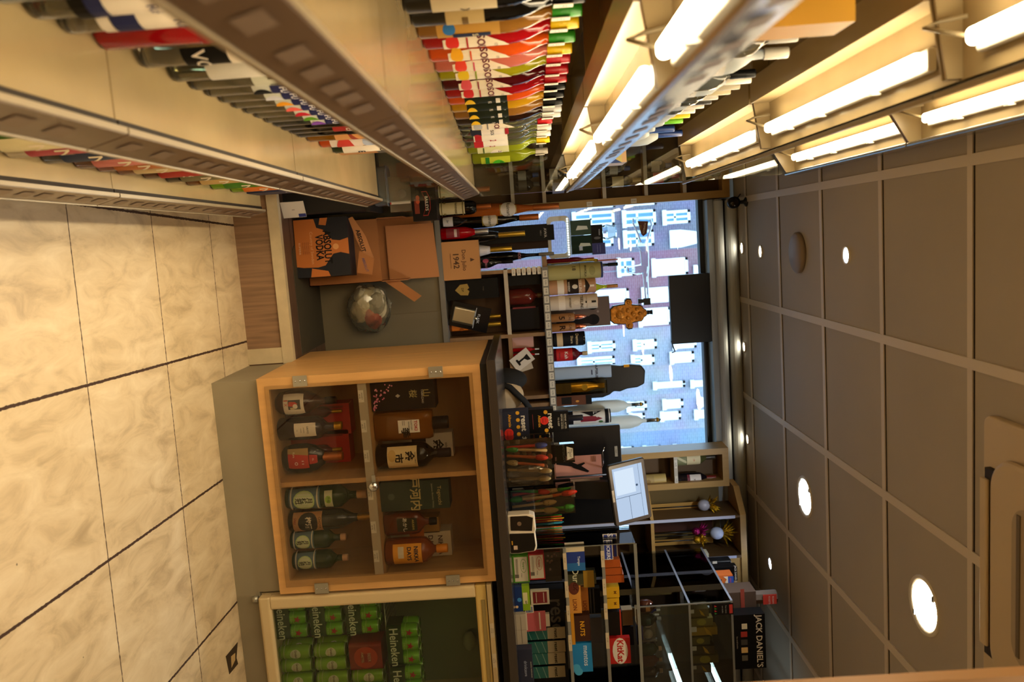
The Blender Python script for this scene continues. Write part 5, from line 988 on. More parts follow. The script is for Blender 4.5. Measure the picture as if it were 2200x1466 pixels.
cab(B1, 830, 962, 1153, 1210, YC-.02, 'rounded whisky bottle with orange label and cap lettered NIKKA DAYS', shape='squat', glass=mat('glass_nikka', '#a84a14', .06, trans=.5), cap='#e08a1c', r=.064, capz=.82, group=JH,
    labels=[(.14,.60,.85,'#e39a26',[('t','NIKKA',.20,'#2b2430',.0,.30,.03),('t','DAYS',.20,'#2b2430',-.04,.06,.03),('b',.2,.10,'#d9cdb4',-.1,-.22)])])
stand(B1, box, 845, 972, 1142, 1196, 3.93, 'white whisky carton with orange block lettered NIKKA DAYS', name='whisky_carton', col='#d2c2a4', d=.10, front=[('t','NIKKA',.11,'#4a2c2a',.02,.32,.02),('t','DAYS',.11,'#4a2c2a',-.02,.16,.02),('b',.20,.12,'#d9701c',-.1,-.06)])

stand = _stand
# ---------------------------------------------------------------- glass-door fridge
M_fr = mat('fridge_cream', '#cdb98e', .38); M_frd = mat('fridge_inside', '#6f7d6a', .6)
fx0, fx1 = 1.588, 2.30
fg = thing('drinks_fridge', 'cream glass-door drinks fridge full of green beer packs', 'fridge', ((fx0+fx1)/2, 3.60, .115)); w = (fx1-fx0)/2; h = 1.098
mb = MB(); mb.box((-w, .06, 0), (-w+.03, .42, h), M_fr); mb.box((w-.03, .06, 0), (w, .42, h), M_fr); mb.box((-w+.03, .06, 0), (w-.03, .42, .04), M_fr); mb.box((-w+.03, .06, h-.03), (w-.03, .42, h), M_fr); mb.box((-w+.03, .40, .04), (w-.03, .42, h-.03), M_frd); mb.build('body', fg)
dr = MB(); dr.rbox((-w, 0, .055), (-w+.062, .05, h-.075), .014, M_fr, axis=2); dr.rbox((w-.062, 0, .055), (w, .05, h-.075), .014, M_fr, axis=2)
dr.rbox((-w, -.002, 0), (w, .05, .058), .014, M_fr, axis=0); dr.rbox((-w, -.002, h-.078), (w, .05, h-.026), .012, mat('fridge_yellowed', '#c9ad66', .4), axis=0); d = dr.build('door', fg)
mb = MB(); mb.box((-w+.058, .018, .054), (w-.058, .026, h-.074), thin_glass('fridge_glass', '#f2f7ec', .7)); mb.build('door_glass', d)
mb = MB(); mb.rbox((-w+.07, -.006, h-.052), (w-.2, .0, h-.034), .005, mat('handle_recess', '#8d7a48', .5), axis=0); mb.build('handle', d)
mb = MB(); mb.box((-w, .0, h-.022), (w, .05, h), M_fr)
for x, a, b in ((-.13, 'SIXPACK', '€13.59'), (.02, 'LARGE', '€13.79'), (.18, 'SIXPACK', '€11.50')): mb.box((x-.035, -.0015, h-.021), (x+.035, .0, h-.002), P('#d6cbb4')); mb.text(a, .006, P('#38332a'), (x, -.0022, h-.007)); mb.text(b, .008, P('#38332a'), (x, -.0022, h-.015))
mb.build('top_strip', fg)
mb = MB(); mb.cyl((-w+.01, .02, -.004), (-w+.01, .02, -.03), .016, M_zinc, 12); mb.build('door_pivot', fg)
mb = MB(); mb.ball((.10, .36, h-.16), (.05, .04, .035), mat('thermostat', '#8f9684', .5)); mb.build('thermostat', fg)
FZ = .115+.041
# beer cans and packs
M_can = mat('can_green', '#86b026', .25, .1); M_canh = mat('can_green_bright', '#74b42a', .22, .1); M_tin = mat('tin', '#b9b7a6', .3, .8)
def can_mesh(kind):
    mb = MB(); r, hh = .0335, .152; m = M_canh if kind == 'H' else M_can
    mb.lathe([(r*.78,0),(r*.95,.006),(r,.014),(r,hh-.014),(r*.86,hh-.003),(r*.84,hh),(.001,hh-.004)], m, 20, caps=False); mb.lathe([(r*.85,hh-.004),(r*.88,hh),(r*.82,hh-.001)], M_tin, 20, caps=False); mb.lathe([(r*.965,.008),(r*1.003,.015),(r*.99,.017)], M_tin, 20, caps=False)
    if kind == 'G':
        wpoly(mb, ell(.024, .026), P('#d9d3c2'), (0, 0, .085), (r+.0008, -PI/2, 2, 1)); mb.text('Grolsch', .015, P('#5a2a22'), (0, 0, .087), wrap=(r+.0014, -PI/2, 2, 1), width=.042, bold=.02); mb.text('KRACHTIG', .006, P('#b02a2a'), (0, 0, .072), wrap=(r+.0014, -PI/2, 2, 1))
        mb.lathe([(r*1.004,.028),(r*1.004,.031)], P('#c9c89a'), 20, caps=False)
    else:
        wpoly(mb, star(.019), P('#b3202a'), (0, 0, .112), (r+.0010, -PI/2, 2, 1)); mb.text('HEIN', .014, P('#b9cf7a'), (0, 0, .083), wrap=(r+.0012, -PI/2, 2, 1)); mb.lathe([(r*1.003,.092),(r*1.003,.094)], P('#a9c25a'), 20, caps=False)
    return mb
CANM = {}
def pack(kind, label, x, y, z, nx=3, group='beer multipacks in the fridge', wrap=None, word='Heineken', rz=0):
    t = thing('beer_multipack', label, 'beer pack', (x, y, z), rz, group); r = .0338
    for i in range(nx):
        for j in range(2):
            if kind not in CANM: o = can_mesh(kind).build('can', t); CANM[kind] = o
            else: o = CANM[kind].copy(); COL.objects.link(o); o.parent = t
            o.location = ((i-(nx-1)/2)*2*r, (j-.5)*2*r, 0)
    L = nx*r+.0015
    if wrap:
        mb = MB(); mb.prism([(a, b) for a, b in rr(L, 2*r+.0015, .03)], P(wrap, .25), (.002, .074), axis=2); mb.text(word, .058, P('#d9dcd0'), (0, -2*r-.0025, .036), bold=.015, width=min(2*L*.92, .19)); mb.build('pack_sleeve', t)
    return t
x1_, xg = onY(700, 1326, 3.74).x, onY(700, 1402, 3.74).x
LV = [FZ, FZ+.172, FZ+.344, FZ+.53]; YQ = 3.735
nm3 = ['bottom', 'second', 'third', 'top']
for k in range(3):
    pack('H', "Heineken six-pack in dark sleeve, %s layer of the fridge's left stack" % nm3[k], x1_-.028, YQ, LV[k], 3, wrap='#153a1c')
mb = MB()
sh = thing('wire_shelf', 'wire shelf holding the uppermost beer packs in the fridge', 'shelf', ((fx0+fx1)/2, 3.84, LV[3]-.004))
for k in range(22): mb.cyl((-w+.035+k*.0303, -.13, 0), (-w+.035+k*.0303, .15, 0), .0018, M_zinc, 6)
mb.cyl((-w+.032, -.13, 0), (w-.032, -.13, 0), .003, M_zinc, 8); mb.build('wires', sh)
pack('H', 'six-pack of green cans with dark Heineken sleeve, left on the fridge shelf', onY(910, 1380, 3.74).x-.02, YQ, LV[3], 3, wrap='#123616')
pack('H', 'six-pack of green cans with dark Heineken sleeve, right on the fridge shelf', onY(910, 1380, 3.74).x+.195, YQ, LV[3], 3, wrap='#123616')
for k in (0, 1):
    pack('G', "green can pack with white oval labels, %s layer of the fridge's middle stack" % nm3[k], xg-.0, YQ, LV[k], 2)
rp = pack('G', 'red wrapped beer pack between the green packs in the fridge', xg-.0, YQ, LV[2], 2)
mb = MB(); mb.prism(rr(.0695, .069, .02), P('#8f1c1c', .25), (.001, .158), axis=2); art(mb, [('e',.34,.36,'#c23a26',0,0),('b',.14,.16,'#9c1c1a',.02,.0),('t','BEER',.13,'#d9a08c',0,.10),('t','AMSTEL',.10,'#d9b08c',0,-.10)], .16, None, y=-.0695, zc=.08); mb.build('pack_sleeve', rp)
for k in range(3):
    pack('G', "green can pack with white oval labels, %s layer of the fridge's right stack" % nm3[k], xg+.175, YQ, LV[k], 3)
# ================================================================ ON THE COUNTER
YK = 3.90
def top(fn, *a, **k): return stand(CT, fn, *a, **k)
RS = [('t','reset',.30,'#d9d4c8',.0,.30,.03),('t','Aftersix',.16,'#d99a1e',-.12,-.24,.02)]+[('e',.075,.075,'#d9a021',-.42+.28*k,.08) for k in range(4)]+[('e',.18,.18,'#d9281c',.36,-.30),('t','1+1',.11,'#7d120c',.36,-.24),('t','Gratis',.09,'#7d120c',.36,-.36)]
c1 = bb(1080, 1136, 884, 938, YK); carton('remedy_carton', 'navy carton lettered reset with four yellow dots and red round sticker', 'box', (c1[0], YK+.045, CT), (c1[2], .08, c1[1]+c1[3]-CT), '#1a2036', front=RS)
zt = c1[1]+c1[3]+.0005
c2 = bb(1134, 1190, 879, 931, YK+.04); carton('remedy_carton', 'black carton lettered reset with red round sticker stacked on the navy one', 'box', (c2[0], YK+.065, zt), (c2[2], .06, c2[1]+c2[3]-zt), '#0d0d10', front=[('t','reset',.30,'#d9d4c8',.0,.36,.03),('t','Aftersix',.15,'#d99a1e',.0,-.08,.02),('e',.17,.17,'#d9281c',-.02,.12),('t','1+1',.10,'#7d120c',-.02,.16),('t','Gratis',.08,'#7d120c',-.02,.06),('e',.08,.08,'#d9a021',-.36,.18),('e',.08,.08,'#d9a021',.38,.18),('b',.3,.01,'#7d2a2a',0,-.34)])
zt2 = c2[1]+c2[3]+.0005
c3 = bb(1190, 1221, 884, 929, YK+.05); carton('remedy_card', 'black display card lettered DRINK AFTER standing on the reset cartons', 'box', (c3[0], YK+.07, zt2), (c3[2], .03, c3[3]), '#121216', front=[('t','DRINK AFTER',.17,'#bdb9ae',0,.28),('t','BEFORE GOING',.15,'#bdb9ae',0,.02),('t','TO SLEEP',.15,'#bdb9ae',0,-.2),('b',.5,.015,'#8d8a80',0,.14)])
# novelty figures in clear boxes
GC2 = thin_glass('clear_tub', '#f2efe8', 1.6)
def figure(label, p0, p1, col, hat, r=.0105, lid=None):
    t = thing('novelty_figure', label, 'novelty figure', p0, group='novelty figures in the clear boxes'); d = Vector(p1)-Vector(p0); L = d.length
    t.rotation_euler = d.to_track_quat('Z', 'X').to_euler(); mb = MB()
    mb.lathe([(.001,0),(r*.7,.003),(r*.62,L*.3),(r*.8,L*.55),(r*.65,L*.68),(r*.9,L*.72)], col, 14); mb.build('body', t)
    mb = MB(); mb.lathe([(r*.9,L*.70),(r*1.35,L*.76),(r*1.4,L*.84),(r*1.1,L*.93),(r*.5,L*.99),(.001,L)], hat, 16)
    mb.build('head', t)
    mb = MB()
    for s in (-1, 1): mb.ball((s*r*.5, -r*1.25, L*.82), (r*.2, r*.12, r*.22), P('#120c08'), 8, 5)
    mb.build('eyes', t); return t
def tub(label, x0, x1, y0, y1, Y, d=.09):
    c = bb(x0, x1, y0, y1, Y); h = c[1]+c[3]-CT
    t = thing('clear_tub', label, 'clear box', (c[0], Y+d/2, CT)); w = c[2]/2; mb = MB()
    mb.box((-w, -d/2, 0), (w, d/2, .002), GC2)
    for a, b in (((-w, -d/2, .002), (w, -d/2+.0015, h)), ((-w, d/2-.0015, .002), (w, d/2, h)), ((-w, -d/2+.002, .002), (-w+.0015, d/2-.002, h)), ((w-.0015, -d/2+.002, .002), (w, d/2-.002, h))): mb.box(a, b, GC2)
    mb.build('clear_walls', t); return c, w, h, Y
F_g, F_r, F_c, F_o, F_b = mat('fig_green', '#2f9a1e', .3), mat('fig_red', '#d9341c', .3), mat('fig_cream', '#d9b878', .35), mat('fig_orange', '#d9641c', .3), mat('fig_blue', '#2c3c8a', .3)
Yt = 3.80
tub('clear open box of figures beside the reset cartons', 1083, 1186, 942, 1046, Yt)
def fp(x, y, Y): p = onY(x, y, Y); return (p.x, p.y, max(p.z, CT+.004))
nf = 0
for (a, b, col, hat, l) in (((1088,962),(1176,956),F_r,F_b,'novelty figure with blue head and red body lying highest'),((1176,968),(1086,966),F_c,F_g,'green headed novelty figure standing on its head'),((1088,980),(1178,984),F_o,F_r,'novelty figure with red head and orange body'),
    ((1170,1000),(1086,994),F_o,F_c,'cream headed novelty figure upside down beside the foil bag'),((1090,1010),(1186,1012),F_c,F_c,'upper cream novelty figure in the foil bag'),((1092,1030),(1184,1028),F_c,F_c,'lower cream novelty figure in the foil bag')):
    q_ = Yt+(.072, .072, .046, .046, .020, .020)[nf]; nf += 1
    figure(l, fp(a[0], a[1], q_), fp(b[0], b[1], q_), col, hat)
c = bb(1088, 1187, 1002, 1046, Yt+.0); t = thing('foil_bag', 'shiny clear foil bag around the two cream figures', 'bag', (c[0], Yt+.020, CT+.003)); mb = MB(); crumple(mb, 0, 0, (c[1]+c[3]-CT)/2-.002, c[2]/2*.95, .015, (c[1]+c[3]-CT)/2-.006, thin_glass('foil_film', '#f4f2f0', 3.2, rough=.06, haze=.08, hcol='#dcd8e0'), 9, .3); mb.build('film', t)
tub('clear open box of figures under the tablet', 1090, 1235, 1050, 1108, 3.86)
nf = 0
for (a, b, col, hat, l) in (((1095,1054),(1182,1058),F_g,F_r,'novelty figure with red head and green body near the foil bag'),((1100,1064),(1202,1052),F_r,F_c,'cream headed novelty figure behind the red one'),((1188,1066),(1092,1076),F_c,F_g,'green headed figure upside down at the box front'),
    ((1120,1070),(1230,1044),F_c,F_g,'green headed novelty figure rising above the box rim'),((1130,1076),(1240,1056),F_o,F_r,'red headed novelty figure rising above the box rim'),((1100,1090),(1196,1078),F_c,F_c,'large cream novelty figure across the box'),((1098,1100),(1200,1096),F_c,F_c,'cream novelty figure with red sash lowest in the box'),((1150,1082),(1168,1066),F_g,F_g,'short green novelty figure in the middle of the box'),((1160,1096),(1234,1088),F_g,F_g,'green novelty figure behind the price label')):
    q_ = 3.86+(.045, .074, .020, .074, .045, .045, .020, .074, .074)[nf]; nf += 1
    figure(l, fp(a[0], a[1], q_), fp(b[0], b[1], q_), col, hat)
c = bb(1140, 1192, 940, 1030, 3.93); t = thing('candy_tub', 'clear tub of orange and cream sweets behind the figures', 'sweets', (c[0], 3.945, CT)); h = c[1]+c[3]-CT; mb = MB(); mb.box((-c[2]/2, -.03, 0), (c[2]/2, .03, h), GC2); mb.build('clear_case', t)
rq = random.Random(4)
for k in range(16):
    mb = MB(); mb.ball((rq.uniform(-.07, .07), rq.uniform(-.015, .015), h*rq.uniform(.2, .9)), (.016, .010, .014), rq.choice((F_o, mat('candy_peach', '#e0956a', .4), F_c)), 10, 7); mb.build('sweet', t)
# trays and cards behind
c = bb(1191, 1234, 953, 994, 3.99); t = thing('glass_case', 'clear case with white label lettered Thor in front of the black monitor', 'case', (c[0], 4.0, c[1]), 0); mb = MB(); mb.box((-c[2]/2, -.02, 0), (c[2]/2, .02, c[3]), thin_glass('grey_case', '#c9c4b8', 1.4)); mb.build('case', t)
mb = MB(); mb.box((-.04, -.012, .01), (.04, .012, c[3]*.55), mat('glass_darkcase', '#33362f', .2)); mb.text('AMSTERDAM', .016, P('#b5b2a6'), (0, -.013, c[3]*.46)); mb.build('contents', t)
mb = MB(); mb.prism([(-.035, c[3]*.62), (.035, c[3]*.62), (.024, c[3]*.93), (-.024, c[3]*.93)], P('#cfc8b4'), (-.0225, -.0205), axis=1); mb.text('Thor', .022, P('#39352c'), (0, -.023, c[3]*.80)); mb.text('K.', .018, P('#39352c'), (0, -.023, c[3]*.69)); mb.build('label', t)
pz = c[1]
carton('black_riser', 'black riser box carrying the clear Thor case behind the sweets', 'box', (c[0], 4.0, CT), (.10, .06, pz-CT-.0005), '#0c0b0b')
# black monitor seen from its front edge, hook card and grey card packs
c = bb(1192, 1338, 925, 1001, 4.10); carton('till_box', 'large black till box filling the space below the tablet', 'till', (bb(1195, 1300, 1003, 1136, 4.16)[0]+.02, 4.29, CT), (bb(1195, 1300, 1003, 1136, 4.16)[2], .06, bb(1195, 1330, 1003, 1136, 4.16)[1]+bb(1195, 1330, 1003, 1136, 4.16)[3]-CT), '#0a0909')
mo = thing('till_monitor', 'large black monitor standing behind the pink card', 'monitor', (c[0]+.06, 4.20, CT)); w = c[2]/2+.06; z0, z1 = c[1]-CT, c[1]+c[3]-CT
mb = MB(); mb.rbox((-w, -.015, z0), (w, .015, z1), .008, mat('monitor_black', '#100d0c', .35), axis=1); mb.build('panel', mo)
mb = MB(); mb.box((-.03, .0, .01), (.03, .02, z0+.05), M_black); mb.build('stand', mo); mb = MB(); mb.box((-.10, -.05, 0), (.10, .04, .012), M_black); mb.build('foot', mo)
mb = MB(); mb.box((w*-.25, -.0165, z1-.035), (w*.12, -.0152, z1-.02), P('#8a8578')); mb.text('ASUS', .009, P('#2a2722'), (-.01, -.0172, z1-.028)); mb.build('sticker', mo)
c = bb(1191, 1293, 979, 1029, 4.08); t = thing('hanging_card', 'pink card with black tool picture hanging from a bent metal hook', 'card', (c[0], 4.08, CT)); z0 = c[1]-CT; w = c[2]/2
mb = MB(); mb.box((-w, -.002, z0), (w, .002, z0+c[3]), P('#c98f80')); mb.prism([(-w*.7, z0+.01), (-w*.35, z0+.012), (-w*.1, z0+.09), (w*.05, z0+.10), (w*.5, z0+.17), (w*.4, z0+.18), (-w*.1, z0+.14), (-w*.3, z0+.16), (-w*.4, z0+.155), (-w*.25, z0+.12), (-w*.5, z0+.09)], P('#17120f'), (-.0035, -.0022), axis=1)
for k in range(4): mb.box((-w*.9, -.003, z0+c[3]*.80+k*.006), (-w*.4, -.0022, z0+c[3]*.80+k*.006+.002), P('#5a4038'))
mb.build('card', t)
mb = MB(); hk = onY(1296, 985, 3.97); mb.tube([(w*.2, -.0, z0+c[3]+.004), (-.02, -.03, z0+c[3]+.006), (-.085, -.05, z0+c[3]+.004), (-.11, -.05, z0+c[3]+.016)], .0028, M_chrome, 8); mb.cyl((w*.8, .0, 0), (w*.8, .0, z0+c[3]+.02), .006, M_black, 8); mb.build('hook', t)
for k, (y0, y1) in enumerate(((1027,1040),(1040,1053),(1053,1066))):
    c = bb(1226, 1288, y0, y1, 3.985); carton('card_pack', '%s grey card pack hanging right of the pink card' % ('first', 'second', 'third')[k], 'card pack', (c[0], 3.985, c[1]), (c[2]*.9, .018, c[3]), '#7a6a62', group='grey card packs by the pink card')
carton('black_riser', 'black riser under the grey card packs behind the figures', 'box', (bb(1226,1288,1027,1066,3.985)[0], 3.985, CT), (.095, .02, bb(1226,1288,1027,1066,3.985)[1]-CT-.001), '#0b0a0a')
# touch-screen till
pc = [onY(x, y, 3.88) for x, y in ((1301, 997), (1389, 993), (1407, 1124), (1316, 1124))]
cx, cz = sum(p.x for p in pc)/4, sum(p.z for p in pc)/4; t = thing('touch_till', 'touch-screen till with bright blue-white screen tilted on its stand', 'till', (cx, 3.90, CT))
hw, hh = (pc[2]-pc[1]).length/2, (pc[1]-pc[0]).length/2; zc = cz-CT; ry = math.atan2(-(pc[2].z-pc[1].z), (pc[2].x-pc[1].x))
R_ = T(0, 0, zc) @ Matrix.Rotation(ry, 4, 'Y') @ Matrix.Rotation(-.32, 4, 'X')
mb = MB(); mb.rbox((-hw, -.006, -hh), (hw, .016, hh), .012, mat('till_bezel', '#1b1714', .3), axis=1, M=R_); mb.rbox((-hw+.004, -.0085, -hh+.004), (hw-.004, -.005, hh-.004), .010, mat('till_rim', '#4a3f36', .3), axis=1, M=R_); mb.build('housing', t)
S_ = lamp_mat('screen_glow', (.60, .76, 1.0), .80); mb = MB(); a, b = hw-.022, hh-.020; mb.box((-a, -.0098, -b), (a, -.0088, b), S_, M=R_)
Sd = lamp_mat('screen_line', (.10, .16, .28), .5); Sw = lamp_mat('screen_pale', (.72, .85, 1), .95)
mb.box((-a, -.0104, b*.72), (a, -.0099, b*.735), Sd, M=R_); mb.box((a*.12, -.0104, -b), (a*.135, -.0099, b*.72), Sd, M=R_); mb.box((a*.12, -.0104, -b*.1), (a, -.0099, -b*.08), Sd, M=R_); mb.box((-a*.9, -.0104, -b*.9), (a*.02, -.0099, b*.4), Sw, M=R_); mb.disc((0,0,0), .006, Sd, 14, M=R_ @ T(-a*.22, -.0107, b*.5) @ Matrix.Rotation(PI/2, 4, 'X')); mb.build('screen', t)
mb = MB(); mb.box((-.03, -.0095, -hh+.004), (.03, -.0088, -hh+.015), P('#b9a98f'), M=R_); mb.text('POS', .008, P('#3a332c'), (0, -.0105, -hh+.0095), M=R_); mb.build('badge', t)
mb = MB(); mb.prism([(.15, 0), (.20, 0), (.06, zc-.03), (.02, zc-.01)], M_black, (-.045, .045), axis=0); mb.box((-.10, .13, 0), (.10, .225, .02), M_black); mb.build('stand', t)
# card terminal: white shell, black face
c = bb(1094, 1152, 1105, 1191, 3.575); t = thing('card_terminal', 'white and black receipt printer terminal near the straws', 'card terminal', (c[0], 3.575, CT), -.05); w, h = c[2]/2, c[1]+c[3]-CT
mb = MB(); op2 = [(-w, 0), (w*.98, 0), (w, h*.3), (w*.92, h*.92), (w*.75, h), (-.0, h*.96), (-w*.2, h*1.0), (-w*.9, h*.98), (-w, h*.8)]
mb.prism(op2, mat('terminal_white', '#d6cbb6', .35), (.0, .07), axis=1); mb.build('shell', t, bevel=.006)
mb = MB(); mb.prism([(-w*.93, h*.12), (-w*.22, h*.10), (-w*.14, h*.86), (-w*.80, h*.92), (-w*.92, h*.7)], mat('terminal_face', '#1d1712', .25), (-.004, .001), axis=1); mb.disc((0,0,0), .010, P('#6a5440'), 20, M=T(-w*.55, -.0052, h*.42) @ Matrix.Rotation(PI/2, 4, 'X')); mb.text('VISA', .009, P('#4a3f34'), (-w*.25, -.0055, h*.93)); mb.build('face', t)
mb = MB(); mb.prism([(-w*.06, h*.05), (w*.92, h*.05), (w*.94, h*.3), (w*.86, h*.88), (w*.6, h*.95), (-w*.02, h*.92)], mat('terminal_dark', '#0f0c0a', .3), (-.006, .001), axis=1); mb.box((w*.55, -.0075, h*.16), (w*.75, -.006, h*.3), P('#b9a08a')); mb.box((w*.5, -.0075, h*.1), (w*.3, -.006, h*.14), P('#c9901c')); mb.build('paper_bay', t)
# straws
c = bb(1150, 1214, 1100, 1168, 3.90); t = thing('straw_box', 'clear box of coloured drinking straws behind the card terminal', 'straw box', (c[0], 3.93, CT)); w = c[2]/2; h = c[1]+c[3]-CT; mb = MB()
for a, b in (((-w, -.03, 0), (w, -.0285, h*.8)), ((-w, .0285, 0), (w, .03, h*.8)), ((-w, -.028, 0), (-w+.0015, .028, h*.8)), ((w-.0015, -.028, 0), (w, .028, h*.8))): mb.box(a, b, GC2)
mb.build('clear_box', t); sc_ = ['#2f9a2a', '#d9541c', '#e0c01c', '#c8203a', '#2a8fb0', '#e07a1c', '#3faa4a', '#c8d41c', '#d9341c', '#20a0a8', '#e09a1c', '#b8205a']
for k in range(22):
    x = lerp(-w+.008, w-.008, (k % 11)/10); mb = MB(); mb.cyl((x*.9, -.014+.02*(k//11), .002), (x+rq.uniform(-.012, .012), -.016+.02*(k//11), h*rq.uniform(.93, 1.0)), .0028, P(sc_[k % 12], .3), 7); mb.build('straw', t)
# boxes of rolling papers, gum, cards
def gripbox(l, x0, x1, y0, y1, ring, Y=3.80, z=CT):
    cc = bb(x0, x1, y0, y1, Y); hh_ = (cc[1]+cc[3]-z); return carton('tip_box', l, 'box', (cc[0], Y+.035, z), (cc[2], .06, hh_), ring, front=[('b',cc[2]/hh_*.45,.42,'#d3c7ae',0,0),('e',.46,.20,ring,-.22,.17),('e',.43,.18,'#d3c7ae',-.22,.17),('t','Ryalgrip',.15,ring,-.22,.17,.02),('b',.12,.12,'#6a6254',.45,-.28),('t','50 filters',.08,'#3c362c',.4,.02),('b',.5,.012,'#7d7462',-.2,-.2),('b',.5,.012,'#7d7462',-.2,-.27)]), z+hh_
o, z1_ = gripbox('white box with green border and oval green lettering', 1100, 1136, 1194, 1255, '#4f8a24')
o, z2_ = gripbox('white box with red border and oval red lettering on the green one', 1136, 1170, 1190, 1248, '#b02a2c', 3.80, z1_+.0005)
c = bb(1171, 1206, 1186, 1252, 3.80); t = thing('pin_box', 'small clear box of round headed pins stacked on the red bordered box', 'pin box', (c[0], 3.835, z2_+.001)); mb = MB(); mb.box((-c[2]/2, -.03, 0), (c[2]/2, .03, c[3]), thin_glass('smoke_box', '#cbc4b6', 1.4)); mb.build('clear_box', t)
for k in range(9):
    mb = MB(); mb.ball((rq.uniform(-.5, .2)*c[2]*.8, rq.uniform(-.02, .01), c[3]*rq.uniform(.15, .85)), .006, mat('pin_pink', '#c99a86', .4), 10, 6); mb.build('pin_head', t)
top(box, 1104, 1122, 1258, 1318, 3.78, 'dark blue gum pack lying under the lime green pack', name='gum_pack', col='#14306a', d=.03, front=[('e',.3,.3,'#3f86c8',-.1,.1),('e',.2,.2,'#d9b890',.9,-.3)])
zg2 = bb(1104, 1122, 1258, 1318, 3.78); zg2 = zg2[1]+zg2[3]
cc = bb(1122, 1138, 1256, 1312, 3.78); carton('gum_pack', 'lime green gum pack on the dark blue one', 'gum pack', (cc[0], 3.785, zg2+.0006), (cc[2], .028, cc[3]), '#86a81c', front=[('b',.8,.3,'#d9cf9a',0,-.1),('t','air',.5,'#2a3a10',.6,0)])
PC = 'packs of playing cards by the black display'
for (x0, x1, y0, y1, l, col, Y) in ((1140,1180,1270,1302,'pack of dark red backed playing cards, farthest','#7a2026',3.77),(1128,1146,1304,1320,'pack of blue backed playing cards','#5a6688',3.765),(1146,1181,1322,1350,'pack of pink-red backed playing cards','#b5565a',3.77)):
    zb = CT if x0 != 1146 else CT
    cc = bb(x0, x1, y0, y1, Y); carton('playing_cards', l, 'playing cards', (cc[0], Y+.02, max(CT, cc[1]) if x0 != 1146 else CT), (cc[2], .022, cc[3] if x0 != 1146 else cc[1]+cc[3]-CT), '#cfc4ae', group=PC, front=[('b',cc[2]/cc[3]*.40,.38,col,0,0),('b',cc[2]/cc[3]*.34,.02,'#cfc4ae',0,.2),('b',cc[2]/cc[3]*.34,.02,'#cfc4ae',0,-.2)])
top(box, 1108, 1131, 1316, 1386, 3.69, 'row of white folded leaflets at the counter edge', name='leaflets', cat='leaflets', col='#a89d8a', d=.03, front=[('b',.01,.5,'#6d6455',0,0),('b',1.4,.015,'#6d6455',0,0)])
top(box, 1112, 1145, 1388, 1480, 3.62, 'navy booklet box lettered drinksave ALCOHOL TESTER', name='tester_box', col='#1c2238', d=.05, front=[('t','drinksave',.3,'#8a92a8',-.1,.0),('t','ALCOHOL TESTER DRUGS',.10,'#b9b6ac',.0,.38)])
# black reset display with four blister packs
YD = 3.93; ca, cb_ = bb(1131, 1216, 1256, 1342, YD), bb(1131, 1216, 1342, 1462, YD)
xa, xb = ca[0]-ca[2]/2, cb_[0]+cb_[2]/2; ztop = min(ca[1]+ca[3], 1.553)
t = thing('remedy_display', 'black counter display lettered reset holding white packs', 'display box', ((xa+xb)/2, YD-.045, CT+.0005)); w = (xb-xa)/2; h = ztop-CT; mb = MB()
Mb = mat('display_black', '#0c0b0c', .45); mb.box((-w, -.01, 0), (w, .06, h), Mb); mb.text('reset', .105, P('#77736c'), (-w+.155, -.0115, h-.04), bold=.012); mb.text('never', .012, P('#57534c'), (-w+.05, -.0115, h-.085)); mb.build('back_card', t)
mb = MB(); mb.box((-w, -.075, 0), (w, -.0725, .045), Mb); mb.text('SOS PLAYING CARDS', .012, P('#b9b4a6'), (-w+.10, -.0765, .03)); mb.box((-w, -.0725, -.0002), (w, -.011, .0004), Mb); mb.build('tray', t)
for k, yy in enumerate((1357, 1386, 1411, 1440)):
    cc = bb(1148, 1214, yy-13, yy+13, YD-.07); q = thing('remedy_pack', '%s white topped teal blister pack lettered reset in the black display' % ('first', 'second', 'third', 'fourth')[k], 'pack', (cc[0], YD-.088, CT+.0005), group='teal blister packs in the black display'); hz = max(.09, cc[1]+cc[3]-CT-.0005)
    mb = MB(); mb.box((-cc[2]/2*.97, -.003, hz*.62), (cc[2]/2*.97, .003, hz), P('#cbbd98')); mb.text('reset', .024, P('#29261f'), (0, -.0038, hz*.80), bold=.02); mb.build('card', q)
    mb = MB(); mb.box((-cc[2]/2*.97, -.004, 0), (cc[2]/2*.97, .003, hz*.62), mat('teal_blister', '#2f7f7c', .2)); 
    for s in range(4): mb.quad([(-cc[2]/2*.97, -.0048, hz*(.04+.15*s)), (-cc[2]/2*.97, -.0048, hz*(.055+.15*s)), (cc[2]/2*.97, -.0048, hz*(.135+.15*s)), (cc[2]/2*.97, -.0048, hz*(.12+.15*s))], P('#8fc0b4', .2))
    mb.build('blister', q)

